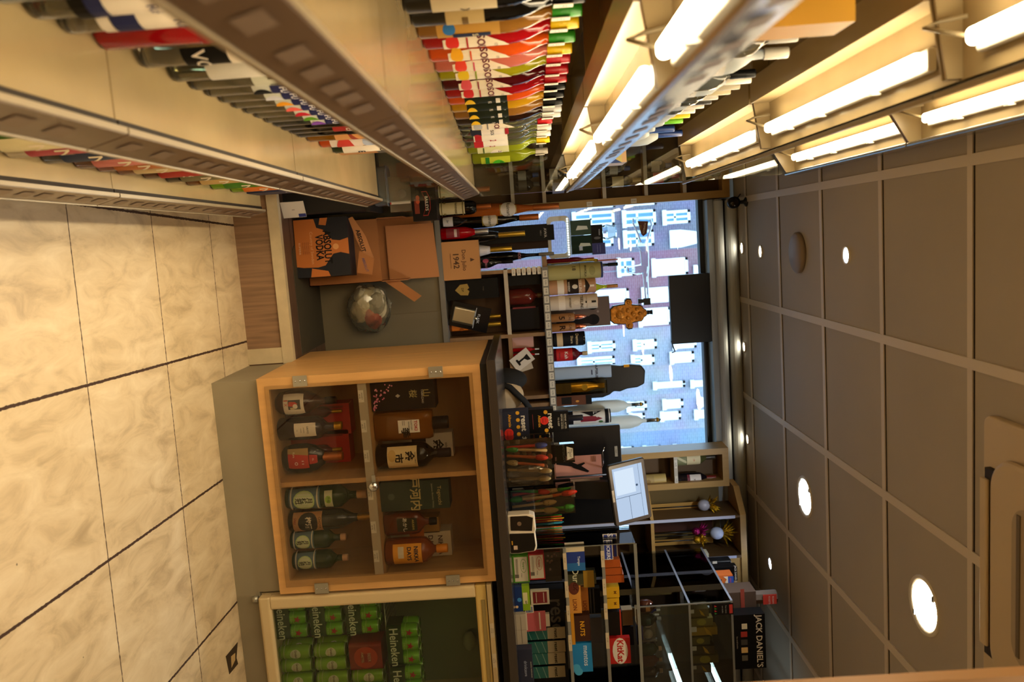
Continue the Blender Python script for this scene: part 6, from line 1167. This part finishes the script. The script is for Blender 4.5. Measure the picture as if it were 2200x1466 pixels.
# ---------------------------------------------------------------- clear tiered stand with sweets
YS0, YS1 = 3.66, 3.90; GAe = thin_glass('acrylic_edge', '#c8cdc9', 1.2, haze=.35, hcol='#b9bab2')
pL = onY(1222, 1176, YS0).x; pR = 2.35
zt1, zt2_, zt3 = onY(1221, 1300, YS0).z, onY(1302, 1300, YS0).z, onY(1372, 1300, YS0).z
ts = thing('tiered_stand', 'clear acrylic two-tier stand with sweets beside the tablet till', 'stand', ((pL+pR)/2, YS0, CT)); w = (pR-pL)/2
for s in (-1, 1):
    mb = MB(); mb.box((s*w-.002, 0, 0), (s*w+.002, YS1-YS0, zt3-CT), GA); mb.box((s*w-.002, -.001, 0), (s*w+.002, .0, zt3-CT), GAe); mb.build('side_panel', ts)
for z, n_ in ((zt1, 'shelf'), (zt2_, 'shelf'), (zt3, 'top_panel')):
    mb = MB(); mb.box((-w+.003, 0, z-CT-.004), (w-.003, YS1-YS0, z-CT), GA); mb.box((-w+.003, -.002, z-CT-.009), (w-.003, .0, z-CT+.006), GAe)
    if n_ == 'shelf':
        for x in (-.86, -.55, -.28, .05): mb.box((w*x-.035, -.0035, z-CT-.011), (w*x+.045, -.0022, z-CT+.005), P('#b9ab90')); mb.text('€ 1,50', .008, P('#37322a'), (w*x, -.0042, z-CT-.003))
    mb.build(n_, ts)
def tier(z, x0, x1, y0, y1, l, col, name='sweet_pack', cat='sweets', d=.05, Y=3.72, **k):
    cc = bb(x0, x1, y0, y1, Y); return carton(name, l, cat, (max(cc[0], pL+.006+cc[2]/2), Y+d/2, z+.0008), (cc[2], d, min(cc[1]+cc[3]-z, (zt2_ if z < zt2_-.01 else zt3)-z-.014)), col, **k)
for k in range(6):
    cc = bb(1226, 1268, 1168, 1233, 3.70+.026*k); carton('tissue_pack', '%s blue and white pack of paper handkerchiefs lettered Tempo in the row' % ('front', 'second', 'third', 'fourth', 'fifth', 'hindmost')[k], 'handkerchiefs', (cc[0]-.014-.006*k, 3.70+.026*k, zt1+.0008), (.128, .024, .092), '#cfc3a4', group='packs of handkerchiefs on the lower tier', front=[('b',.46,.5,'#1c5f9c',.28,0),('b',.30,.5,'#16307c',.02,0),('t','Tempo',.18,'#d4dbe6',.22,.18,.01)] if k == 0 else [('b',.46,.5,'#16307c',.28,0)])
tier(zt1, 1226, 1280, 1233, 1257, 'dark carton lettered Durex next to the handkerchiefs', '#3a3a22', name='carton', cat='box', d=.07, front=[('t','Durex',.3,'#d0d0b0',0,-.2),('b',.3,.18,'#8a6a14',0,.25)])
tier(zt1, 1226, 1248, 1258, 1320, 'front golden bar with brown picture on the lower tier', '#c98a3a', group='golden bars', front=[('e',.5,.4,'#5a2412',-.9,.0),('t','LION',.4,'#7a3a12',.4,0,.02)])
tier(zt1, 1226, 1264, 1260, 1322, 'second golden bar behind on the lower tier', '#c98238', group='golden bars', Y=3.78, front=[('t','LION',.25,'#8a3a12',.3,.3,.02)])
tier(zt1, 1232, 1268, 1322, 1380, 'dark brown bar with yellow edge on the lower tier', '#3a1c0e', front=[('t','NUTS',.3,'#d9a01c',0,.1,.02),('b',.8,.08,'#c98a1c',0,-.35)])
tier(zt1, 1240, 1272, 1381, 1446, 'blue tube of mints lettered mentos on the lower tier', '#1c7fc0', front=[('t','mentos',.35,'#c9d6e6',-.1,.2),('e',.2,.2,'#4aa8d8',.7,-.2),('e',.2,.2,'#4aa8d8',.5,-.3)])
for k, (y0, y1, Y) in enumerate(((1166,1197,3.70),(1164,1196,3.76))):
    tier(zt2_, 1304, 1318+12*k, y0, y1, ('front', 'rear')[k]+' dark chocolate bar lettered SNICKERS on the upper tier', '#3a1410', group='dark bars', Y=Y, front=[('b',.9,.4,'#c8c4bc',0,0),('b',.85,.34,'#2a3a8a',0,0),('t','SNICKERS',.42,'#d9dcec',0,0,.02)])
for k in range(3):
    tier(zt2_, 1304, 1332+4*k, 1203+16*k, 1221+16*k, ('first', 'second', 'third')[k]+' copper orange foil bar on the upper tier', '#b5582a', group='orange foil bars', d=.09, m=mat('orange_foil', '#c4632c', .25, .5))
for k in range(2):
    tier(zt2_, 1304, 1330, 1262+24*k, 1285+24*k, ('first', 'second')[k]+' yellow bar on the upper tier', '#c99a14', group='yellow bars', d=.09, front=[('t','M',.3,'#7a4a10',0,.2)])
tier(zt2_, 1310, 1337, 1314, 1366, 'black and red bar between the yellow bars and the red KitKat', '#17100c', d=.08, front=[('b',.9,.04,'#a82a18',0,.38)])
tier(zt2_, 1312, 1354, 1370, 1428, 'red chocolate pack lettered KitKat in a white oval', '#b01c18', d=.03, front=[('e',.62,.34,'#d9d0c4',0,.04),('t','KitKat',.40,'#b01c18',0,.04,.03)])
tier(zt1, 1262, 1292, 1264, 1320, 'black carton with pale lines behind the golden bars', '#131110', name='carton', cat='box', Y=3.84, d=.04, front=[('b',.4,.02,'#4a4a4a',0,.3),('b',.4,.02,'#4a4a4a',0,.2)])
tier(zt1, 1272, 1300, 1326, 1384, 'grey carton behind the dark brown bar', '#77706a', name='carton', cat='box', Y=3.84, d=.04, front=[('b',.25,.12,'#3a3632',.5,.0)])
tier(zt2_, 1336, 1366, 1310, 1345, 'beige cylinder-shaped carton behind the yellow bars', '#a8875a', name='carton', cat='box', Y=3.83, d=.05)
tier(zt2_, 1336, 1370, 1346, 1388, 'charcoal carton lettered EH behind the KitKat', '#26242a', name='carton', cat='box', Y=3.83, d=.05, front=[('t','EH',.3,'#b9b6b0',.2,.0)])

# worn sticker on the floor by the fridge
p = onZ(500, 1415, 0); mb = MB(); mb.prism([(-.05,-.075),(.045,-.06),(.055,.05),(.02,.04),(-.04,.075)], P('#33240f', .8), (.0006, .0016), axis=2); mb.prism([(-.02,-.02),(.03,-.03),(.02,.02),(-.01,.03)], P('#b89a66', .8), (.0016, .0022), axis=2); tag(mb.build('floor_sticker', loc=(p.x, p.y, 0)), 'torn dark sticker stuck to the floor tiles in front of the fridge', 'sticker')
# ================================================================ CLEAR CASE OF MINIATURES, BOXES ON TOP, WINE BOOKCASES
YF_ = 3.95; kf = YF_/3.75
XCs = 1.812*kf; ZL = 1.471+(1.915-1.471)*kf*1.0; ZM = 1.471+(2.153-1.471)*kf; ZT_ = 1.471+(2.356-1.471)*kf
ZL = onY(1372, 1300, YF_).z; ZM = onY(1481, 1297, YF_).z; ZT_ = onY(1572, 1292, YF_).z; XCs = onY(1481, 1297, YF_).x
YB_ = 4.66; XR_ = 2.62
dc = thing('miniature_case', 'large clear acrylic case of miniature bottles with three levels', 'display case', (XCs, YF_, CT))
GA2 = thin_glass('acrylic_case', '#f0f4f4', 1.0)
mb = MB(); mb.box((0, 0, 0), (.003, YB_-YF_, ZT_-CT), GA2); mb.box((-.001, -.004, 0), (.006, .0, ZT_-CT), GAe); mb.build('side_panel', dc)
mb = MB(); mb.box((.006, -.003, ZL-CT), (XR_-XCs, .0, ZT_-CT), GA2); mb.build('front_panel', dc)
for z, l in ((ZL, 'lower'), (ZM, 'middle'), (ZT_, 'top')):
    mb = MB(); mb.box((.004, .001, z-CT-.005), (XR_-XCs, YB_-YF_, z-CT), GA); mb.box((-.002, -.006, z-CT-.007), (XR_-XCs, -.001, z-CT+.004), GAe); mb.box((-.004, .0, z-CT-.007), (-.001, YB_-YF_, z-CT+.004), thin_glass('edge_bluish', '#b4bfd2', 1.5, haze=.55, hcol='#a9b2c4')); mb.build('level', dc)
for y in (.22, .47):
    mb = MB(); mb.box((.005, y, ZL-CT+.001), (.62, y+.003, ZT_-CT-.006), GA2); mb.build('divider', dc)
mb = MB(); mb.box((XR_-XCs-.003, 0, 0), (XR_-XCs, YB_-YF_, ZT_-CT), GA2); mb.build('side_panel', dc)
L_strip = lamp_mat('case_led_glow', (.85, .97, .95), 5.0)
for z, l in ((ZM, 'lower'), (ZT_, 'middle')):                  # lit strips along the back of each level
    q = thing('led_strip', 'white light strip under the %s level of the clear case' % {'lower': 'middle', 'middle': 'top'}[l], 'light strip', (XR_-.06, (YF_+YB_)/2, z-.0062)); mb = MB(); mb.box((-.012, -.33, -.010), (.012, .33, -.0005), L_strip); mb.build('diffuser', q)
mb = MB(); mb.box((XR_+.004, YF_, CT), (XR_+.02, YB_, ZT_), mat('pale_case_back', '#b9c4bc', .4)); tag(mb.build('pale_panel'), 'pale panel behind the clear case of miniatures', 'panel')
# miniatures, row behind row
rm = random.Random(12)
MK = [('m_clear','clear','#c9c9c9','std',['#d9d6c8']),('m_gold','gold','#c8a23a','tall',['#8a6a1c']),('m_amber','amber','#1a1512','squat',['#d9c9a0']),('m_green','green','#b98a3a','wine',['#d9d2b4']),('m_blue',mat('glass_cobalt','#16246a',.08,trans=.3),'#c9c9c9','std',['#c9cfe0']),('m_dark','dark','#c8a23a','champ',['#8a7a4a']),('m_silver',mat('silver_mini','#b5b8bc',.2,.8),'#e0e0e0','round',['#8d9096']),('m_red','red','#1a1a1a','std',['#d9ccc0']),('m_frost','frost','#e9e9e9','block',['#6a86b0'])]
AD = {'m_clear':'clear','m_gold':'golden','m_amber':'amber','m_green':'green','m_blue':'cobalt blue','m_dark':'dark','m_silver':'silver','m_red':'red','m_frost':'frosted'}
OR = ['first','second','third','fourth','fifth','sixth','seventh','eighth','ninth','tenth','eleventh','twelfth','thirteenth','fourteenth']
for lev, z in ((0, ZL), (1, ZM)):
    for row in range(3):
        for k in range(11):
            y = YF_+.128+k*.053
            if any(abs(y-(YF_+d_+.0015)) < .024 for d_ in (.22, .47)): continue
            kind = MK[(k*2+row*3+lev*5+rm.randrange(3)) % len(MK)]
            if lev == 0: kind = MK[rm.choice((0, 0, 6, 6, 8, 4, 1, 0))]
            key, gl, cp, shp, lc = kind
            bottle(key, '%s miniature, %s along the %s line on the case\'s %s level' % (AD[key], OR[k], ('left', 'middle', 'right')[row], ('lower', 'middle')[lev]), (XCs+.035+row*.052, y, z+.0008), -1.1,
                   'miniature bottles in the clear case', name='miniature_bottle', shape=shp, r=.0175, h=.125, glass=gl, cap=cp, labels=[(.15,.5,1.2,lc[0])], n=12)
# behind the front panel
for k, (yc, l) in enumerate(((1308,'dark brown ball-shaped bottle with orange tag in the case front'),(1336,'dark green ball-shaped bottle beside the brown one'))):
    cc = bb(1384, 1425, yc-22, yc+6, YF_+.05); bottle('ballb%d' % k, l, (cc[0], YF_+.04, ZL+.0008), 0, shape='round', r=.036, h=.115, glass=mat('glass_ball%d' % k, ('#3a1c10', '#141f14')[k], .12), cap='#8d8d90', labels=[(.3,.5,.4,('#b5763a','#2b3a2b')[k])])
c = bb(1390, 1426, 1330, 1386, YF_); t = thing('golf_ball_box', 'clear box with two white golf balls and blue tees', 'golf balls', (c[0], YF_-.032, zt3+.0008 if False else ZL+.0008)); t.location.y = YF_+.040; mb = MB(); mb.box((-c[2]/2, -.028, 0), (c[2]/2, .028, c[3]), GC2); mb.build('clear_box', t)
for s in (-1, 1):
    mb = MB(); mb.ball((s*c[2]*.22, 0, .045), .024, mat('golf_white', '#c9bda8', .4)); mb.build('golf_ball', t)
mb = MB(); mb.box((-.05, -.02, .003), (.05, .02, .018), P('#232a8a')); mb.build('tees', t)
for k, (yc, col, l) in enumerate(((1392,'#2c3a22','green'),(1416,'#6a3a2a','reddish'),(1440,'#2b1a10','dark brown'))):
    bottle('fb%d' % k, '%s stout miniature at the right of the case front' % l, (bb(1390,1425,yc-12,yc+12,YF_+.05)[0], YF_+.04, ZL+.0008), 0, shape='squat', r=.034, h=.11, glass=mat('glass_fb%d' % k, col, .15), cap='#b9946a')
for k in range(7):
    cc = bb(1490, 1535, 1304+20*k, 1322+20*k, YF_+.04); col = ('#5a4c28', '#6a5a2a', '#8a6a1e', '#4a4422', '#3a3018', '#54481e', '#4a4030')[k]
    carton('sachet_pack', '%s dull gold sachet pack along the middle level of the clear case' % OR[k], 'sachet pack', (cc[0], YF_+.045, ZM+.0008), (cc[2]*.95, .05, .10+.02*(k % 3)), col, group='sachet packs in the clear case', front=[('p',[(-.2,-.1),(.1,.0),(.2,.2),(0,.1)],'#a8801e',0,.1),('b',.1,.1,'#b9b09a',-.1,-.36)] if k % 2 == 0 else [('e',.15,.2,'#8a7a2a',0,0)])
c = bb(1530, 1575, 1296, 1322, YF_-.006); carton('game_card', 'black card with red stripes and lettering stuck on the front of the clear case', 'card', (c[0], YF_-.0085, c[1]), (c[2], .002, c[3]), '#15110f', front=[('b',.22,.08,'#b03028',0,.38),('t','Four shots',.09,'#8a867c',0,.14),('t','one bullet',.09,'#8a867c',0,-.02)]+[('p',[(-.05,-.06),(.05,-.06),(.02,.06)],('#b03028','#2f7a2a')[k % 2],-.18+.12*k,-.34) for k in range(4)])
# boxes along the top
def topbox(l, x0, x1, y0, y1, Y, col, **k):
    cc = bb(x0, x1, y0, y1, Y); d = k.pop('d', .10); return carton(k.pop('name', 'carton'), l, k.pop('cat', 'box'), (max(cc[0], XCs+cc[2]*.5), Y+d/2, ZT_+.0008), (cc[2], d, cc[1]+cc[3]-ZT_), col, **k)
JDI = [('t',"JACK DANIEL'S",.26,'#d3cbb8',0,.30,.015),('b',.09,.085,'#cfc6ac',-.52,-.14),('b',.09,.10,'#9c2a20',-.26,-.16),('b',.09,.10,'#38352f',0,-.16),('b',.09,.10,'#c9a86a',.26,-.16),('b',.09,.09,'#5a554a',.52,-.16),('t','five small bottles',.06,'#8a8478',0,-.38)]
topbox("black gift carton lettered JACK DANIEL'S with five small labels", 1577, 1644, 1318, 1441, YF_+.005, '#0d0c0c', front=JDI, top=JDI, d=.08)
topbox('grey brown game carton lettered RUSSIAN ROULETTE', 1576, 1624, 1270, 1316, YF_+.09, '#4a3a30', d=.12, front=[('t','RUSSIAN',.10,'#b03a2c',.0,-.40),('b',.5,.07,'#8a3a2c',0,.02)])
cc = bb(1624, 1674, 1276, 1305, YF_+.10); zj = bb(1576, 1624, 1270, 1316, YF_+.09); zj = zj[1]+zj[3]
t = thing('game_tower', 'grey octagonal game tower with red badge lettered RUSSIAN ROULETTE on its carton', 'game', (max(cc[0], XCs+.05), YF_+.145, zj+.0012)); mb = MB(); mb.lathe([(cc[2]*.5,0),(cc[2]*.5,cc[3]*.97),(cc[2]*.44,cc[3])], P('#55463a'), 8, smooth=False); mb.build('body', t)
mb = MB(); mb.box((-.026, -cc[2]*.5-.002, cc[3]*.34), (.026, -cc[2]*.462, cc[3]*.92), P('#b5352a')); mb.text('RUSSIAN', .012, P('#ddd3c6'), (.003, -cc[2]*.5-.003, cc[3]*.76), width=.04); mb.text('ROULETTE', .012, P('#ddd3c6'), (.003, -cc[2]*.5-.003, cc[3]*.60), width=.044); mb.build('badge', t)
c = bb(1534, 1612, 1215, 1258, 4.08); bottle('dornas', 'dark red whisky tube with white ring lettered BOWMAS', (max(c[0], XCs+.06), 4.16, ZT_+.0008), 0, shape='tube', r=c[2]/2, h=c[1]+c[3]-ZT_, glass=P('#6a1620', .35), name='whisky_tube', cat='tube', labels=[(.0,.14,1.6,'#c9c2b4'),(.25,.62,.9,'#2a120c',[('e',.1,.1,'#8a4a1c',0,0)]),(.64,.97,1.5,'#6a1620',[('p',[(-.5,-.5),(-.3,-.5),(-.0,.1),(-.2,.2)],'#d3c8b8',0,-.3),('p',[(.5,-.5),(.3,-.5),(.1,.2),(.3,.2)],'#d3c8b8',.1,-.3),('t','BOWMAS',.2,'#d3c8b8',0,.34)])])
topbox('small blue and orange carton lettered ABSOLUT with a window', 1519, 1572, 1185, 1217, 4.26, '#c4652c', d=.07, front=[('b',.4,.22,'#274a9c',0,.34),('t','ABSOLUT.',.13,'#b0464a',0,.34),('p',[(-.4,-.1),(-.2,.12),(0,0),(.2,.14),(.4,-.05),(.4,.2),(-.4,.2)],'#d8cdb8',0,-.02),('b',.22,.12,'#14100e',.0,-.36)])
topbox("tall black carton lettered JACK DANIEL'S behind the blue and orange one", 1512, 1582, 1181, 1212, 4.36, '#0c0b0c', d=.06, front=[('t',"JACK DANIEL'S",.11,'#d3cfc4',0,.42,.015)])
cc = bb(1503, 1570, 1158, 1188, 4.46); t = thing('ribbed_carton', 'dark ribbed carton with white band on top of the clear case', 'carton', (max(cc[0], XCs+cc[2]*.55), 4.50, ZT_+.0008)); mb = MB(); hz = cc[1]+cc[3]-ZT_
for k in range(3): mb.rbox((-cc[2]/2+cc[2]/3*k, -.035, 0), (-cc[2]/2+cc[2]/3*(k+1), .035, hz), .012, P('#151517', .35))
mb.build('body', t); mb = MB(); mb.box((-cc[2]/2, -.037, hz*.16), (cc[2]/2, -.0352, hz*.36), P('#c6c2b8')); mb.build('band', t)
topbox('white carton with small dark print at the back end of the clear case', 1456, 1518, 1085, 1112, 4.57, '#b9b8a4', d=.07, front=[('b',.4,.03,'#2b2b2b',0,-.1),('b',.1,.05,'#4a5a9a',.3,.3)])
# the wine bookcases
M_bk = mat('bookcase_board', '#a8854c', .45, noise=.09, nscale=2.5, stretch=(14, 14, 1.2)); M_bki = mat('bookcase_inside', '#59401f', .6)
def bookcase(name, label, x0, x1, y0, z0, z1, shelves, dep=.20, st=.04, rz=0):
    t = thing(name, label, 'bookcase', (x0, y0, 0), rz); w = x1-x0
    for q, (a, b) in enumerate(((0, st), (w-st, w))):
        mb = MB(); mb.box((a, 0, z0), (b, dep, z1), M_bk); mb.build('side_panel', t)
    mb = MB(); mb.box((st, 0, z1-st), (w-st, dep, z1), M_bk); mb.build('top_board', t)
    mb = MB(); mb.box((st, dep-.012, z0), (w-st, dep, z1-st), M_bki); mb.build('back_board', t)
    for z in shelves:
        mb = MB(); mb.box((st, .004, z-.022), (w-st, dep-.012, z), M_bk); mb.box((st, .002, z-.022), (w-st, .004, z), P('#b5ac9c'))
        for k in range(2): mb.box((st+.02+.10*k, .0005, z-.020), (st+.07+.10*k, .002, z-.002), P('#cfc8ba')); mb.text('14,95', .012, P('#3f3a32'), (st+.045+.10*k, -.0002, z-.011))
        mb.build('shelf', t)
    return t
YL = 5.015; xr_ = onY(1380, 437, YL).x; zs = [onY(x, 405, YL).z for x in (1104, 1172, 1302, 1392, 1475)]
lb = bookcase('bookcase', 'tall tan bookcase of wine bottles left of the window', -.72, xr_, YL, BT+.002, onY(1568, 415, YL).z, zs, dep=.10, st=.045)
for zq in (onY(1180, 450, YL).z, onY(1265, 444, YL).z, onY(1360, 437, YL).z):
    mb = MB(); mb.box((xr_+.72-.032, -.0025, zq-.012), (xr_+.72-.004, -.0005, zq+.022), P('#d6cfbf')); mb.text('19,95', .011, P('#3f3a32'), (xr_+.72-.018, -.0032, zq+.005), rot=PI/2); mb.build('price_tag', lb)
WBk = 'bottles in the left bookcase'
for (x0, y, l, gl, cp, lbl) in ((1195,414,'clear bottle with blue print and blue cap in the left bookcase','clear','#2c3f8a','#8a94b8'),(1308,402,'dark bottle with cream label and straw cap in the left bookcase','dark','#c2a566','#cfc29c'),(1398,393,'red labelled bottle in the left bookcase','dark','#a02a2a','#a8283a'),(1482,389,'green bottle with pale green label in the left bookcase','green','#4a5a4a','#7fa08c'),
   (1112,410,'smoky glass bottle in the left bookcase','dark','#555','#4a4438')):
    p = onY(x0, y, YL+.06); zb = min(zs, key=lambda q: abs(q-p.z)); bottle('lb'+l, l, (p.x-.03, YL+.046, zb+.0008), .3, WBk, shape='wine' if gl != 'clear' else 'std', r=.037, h=min(.225, min([q for q in zs if q > zb+.05]+[zb+.30])-zb-.035), glass=gl, cap=cp if len(cp) == 7 else '#555555', labels=[(.18,.5,1.1,lbl)])
for k in range(4):
    zb = zs[k]; bottle('lbd', '%s dark wine bottle deep in the left bookcase behind the clear end panel' % OR[k], (xr_-.22, YL+.046, zb+.0008), .3, WBk, shape='wine', r=.037, h=.155, glass='dark', cap='#2a4a8a', labels=[(.18,.5,1.1,'#8f8a7a')])
YR = 4.84; x0r, x1r = onY(1480, 968, YR).x, onY(1480, 1050, YR).x; zr = [onY(x, 1005, YR).z for x in (1345, 1456)]
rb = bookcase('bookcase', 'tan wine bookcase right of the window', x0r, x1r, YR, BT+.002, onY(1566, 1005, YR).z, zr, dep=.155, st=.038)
for (x, y, l, lc, bc_) in ((1462,984,'pale olive wine bottle in patterned paper with cream label lettered 19','#d8cba0','#4a4c2a'),(1466,1028,'dark wine bottle with white and maroon label lettered XO','#d6cfc8','#17131a')):
    p = onY(x, y, YR+.1); bottle('rb'+l, l, (p.x, YR+.075, zr[1]+.0008), 0, 'bottles in the right bookcase', shape='wine', r=.040, h=min(.245, onY(1566, 1005, YR).z-.038-zr[1]-.012), glass=mat('glass_'+bc_, bc_, .15), cap='#3a3428' if 'olive' in l else '#7d2a20', labels=[(.26,.60,1.0,lc,[('t','19' if 'olive' in l else 'XO',.2,'#b5502a' if 'olive' in l else '#3a1c22',0,0)]+([('b',.5,.1,'#6a2030',0,-.42)] if 'XO' in l else []))]+([(.02,.25,1.4,'#7d7f5a',[('p',[(-.5,-.5),(-.2,-.5),(.4,.5),(.1,.5)],'#c2bd96',0,0)])] if 'olive' in l else []))
p = onY(1408, 1036, YR+.1); bottle('tube_y', 'pale yellow tube in the lower cell of the right bookcase', (p.x-.022, YR+.075, zr[0]+.0008), 0, 'bottles in the right bookcase', name='tube', cat='tube', shape='tube', r=.037, h=onY(1428, 1036, YR+.1).z-zr[0], glass=P('#b59c5c', .5), labels=[(.4,.7,1,'#a8905a',[('e',.2,.2,'#8a703a',0,0)])])
# corner shelf beside it, open, with tinsel ornaments
YO = 4.70; pA, pB, pC = onY(1590, 1110, YO), onY(1600, 1194, YO), onY(1576, 1050, YR)
oc = thing('corner_shelf', 'tan corner shelf with glittering party ornaments above the clear case', 'shelf', (0, 0, 0))
zb, zt_ = BT+.002, pA.z; dx = x1r+.003
Mw = mat('edge_strip_daylit', '#aeb2c4', .3)  # daylight on the divider edges painted in as bluish white
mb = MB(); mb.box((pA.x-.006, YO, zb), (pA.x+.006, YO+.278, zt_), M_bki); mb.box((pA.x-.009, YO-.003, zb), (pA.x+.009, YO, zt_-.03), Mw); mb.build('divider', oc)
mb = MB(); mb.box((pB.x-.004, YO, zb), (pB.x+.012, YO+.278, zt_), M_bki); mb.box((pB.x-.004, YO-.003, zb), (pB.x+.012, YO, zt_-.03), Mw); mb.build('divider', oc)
mb = MB(); mb.prism([(dx, YR), (pA.x-.01, YO), (pB.x+.35, YO), (pB.x+.35, 4.98), (dx, 4.98)], M_bk, (zt_, zt_+.035), axis=2); mb.build('top_board', oc)
zs_ = ZT_+.0; mb = MB(); mb.prism([(dx, YR), (pA.x-.008, YO+.005), (pB.x+.35, YO+.005), (pB.x+.35, 4.98), (dx, 4.98)], M_bk, (2.12, 2.14), axis=2); mb.build('shelf_board', oc)
mb = MB(); mb.box((dx, 4.985, zb), (pB.x+.35, 4.998, WZ1-.002), mat('corner_back', '#6b5527', .6)); mb.build('back_board', oc)
mb = MB(); mb.box((pB.x+.012, YO+.01, zb), (pB.x+.35, YO+.03, zt_), M_bk); mb.build('front_board', oc)
M_tg, M_tp = mat('tinsel_gold', '#b98f1c', .22, .85, bump=1, nscale=90), mat('tinsel_magenta', '#8f1c5a', .25, .8, bump=1, nscale=90)
def ornament(label, x, y, Y, r, ballm, tin, lean=0):
    p = onY(x, y, Y); t = thing('party_ornament', label, 'ornament', (p.x, Y, 2.1408)); zc = p.z-2.1408; rs = random.Random(int(x*7+y))
    mb = MB(); mb.ball((0, 0, zc), (r, r, r*1.1), ballm); mb.cyl((0, 0, 0), (0, 0, zc-r), .004, M_black, 8); mb.build('ball', t)
    mb = MB()
    for k in range(26):
        a = rs.uniform(0, 2*PI); e = rs.uniform(.2, 1.1); L = r*rs.uniform(1.4, 2.5); d = Vector((math.cos(a)*math.cos(e), math.sin(a)*math.cos(e), math.sin(e)+.3)); q = Vector((0, 0, zc+r*.7))
        mb.tube([q, q+d*L*.5, q+d*L+Vector((0, 0, -L*.12))], [.005, .009, .001], tin, 4)
    mb.build('tinsel', t); return t
ornament('gold tinsel ornament with grey disc in the left cell of the corner shelf', 1512, 1086, 4.82, .035, mat('ornament_grey', '#9a9aa8', .3), M_tg)
ornament('white ball ornament with gold tinsel plume in the corner shelf', 1540, 1146, 4.78, .038, mat('ornament_white', '#b9c4e0', .3), M_tg)
ornament('magenta tinsel ornament low in the corner shelf', 1496, 1142, 4.74, .024, M_tp, M_tp)
ornament('small gold tinsel ornament beside the magenta one', 1498, 1160, 4.72, .022, M_tg, M_tg)
c = bb(1478, 1532, 1110, 1142, 4.86); carton('window_box', 'dark brown window box with tan edges behind the magenta tinsel', 'box', (c[0], 4.92, 2.1408), (c[2], .07, c[1]+c[3]-2.1408), '#3a1a0c', front=[('b',.05,.5,'#a8803a',-.3,0),('b',.05,.5,'#a8803a',.3,0)])
# black screen hung in the top of the window
c = bb(1440, 1517, 590, 738, 5.02); t = thing('hanging_screen', 'black screen hanging in the top of the shop window', 'screen', (c[0], 5.03, WZ1)); w = c[2]/2; hz = WZ1-c[1]
mb = MB(); mb.rbox((-w, -.02, -hz), (w, .02, -.031 if False else -.0005), .006, mat('screen_black', '#050506', .45), axis=1); mb.build('panel', t)
mb = MB(); mb.tube([(w-.02, 0, -hz), (w+.02, 0, -hz+.01), (w+.05, .0, -hz+.02), (w+.055, 0, -hz-.0)], .004, M_black); mb.build('cable', t)
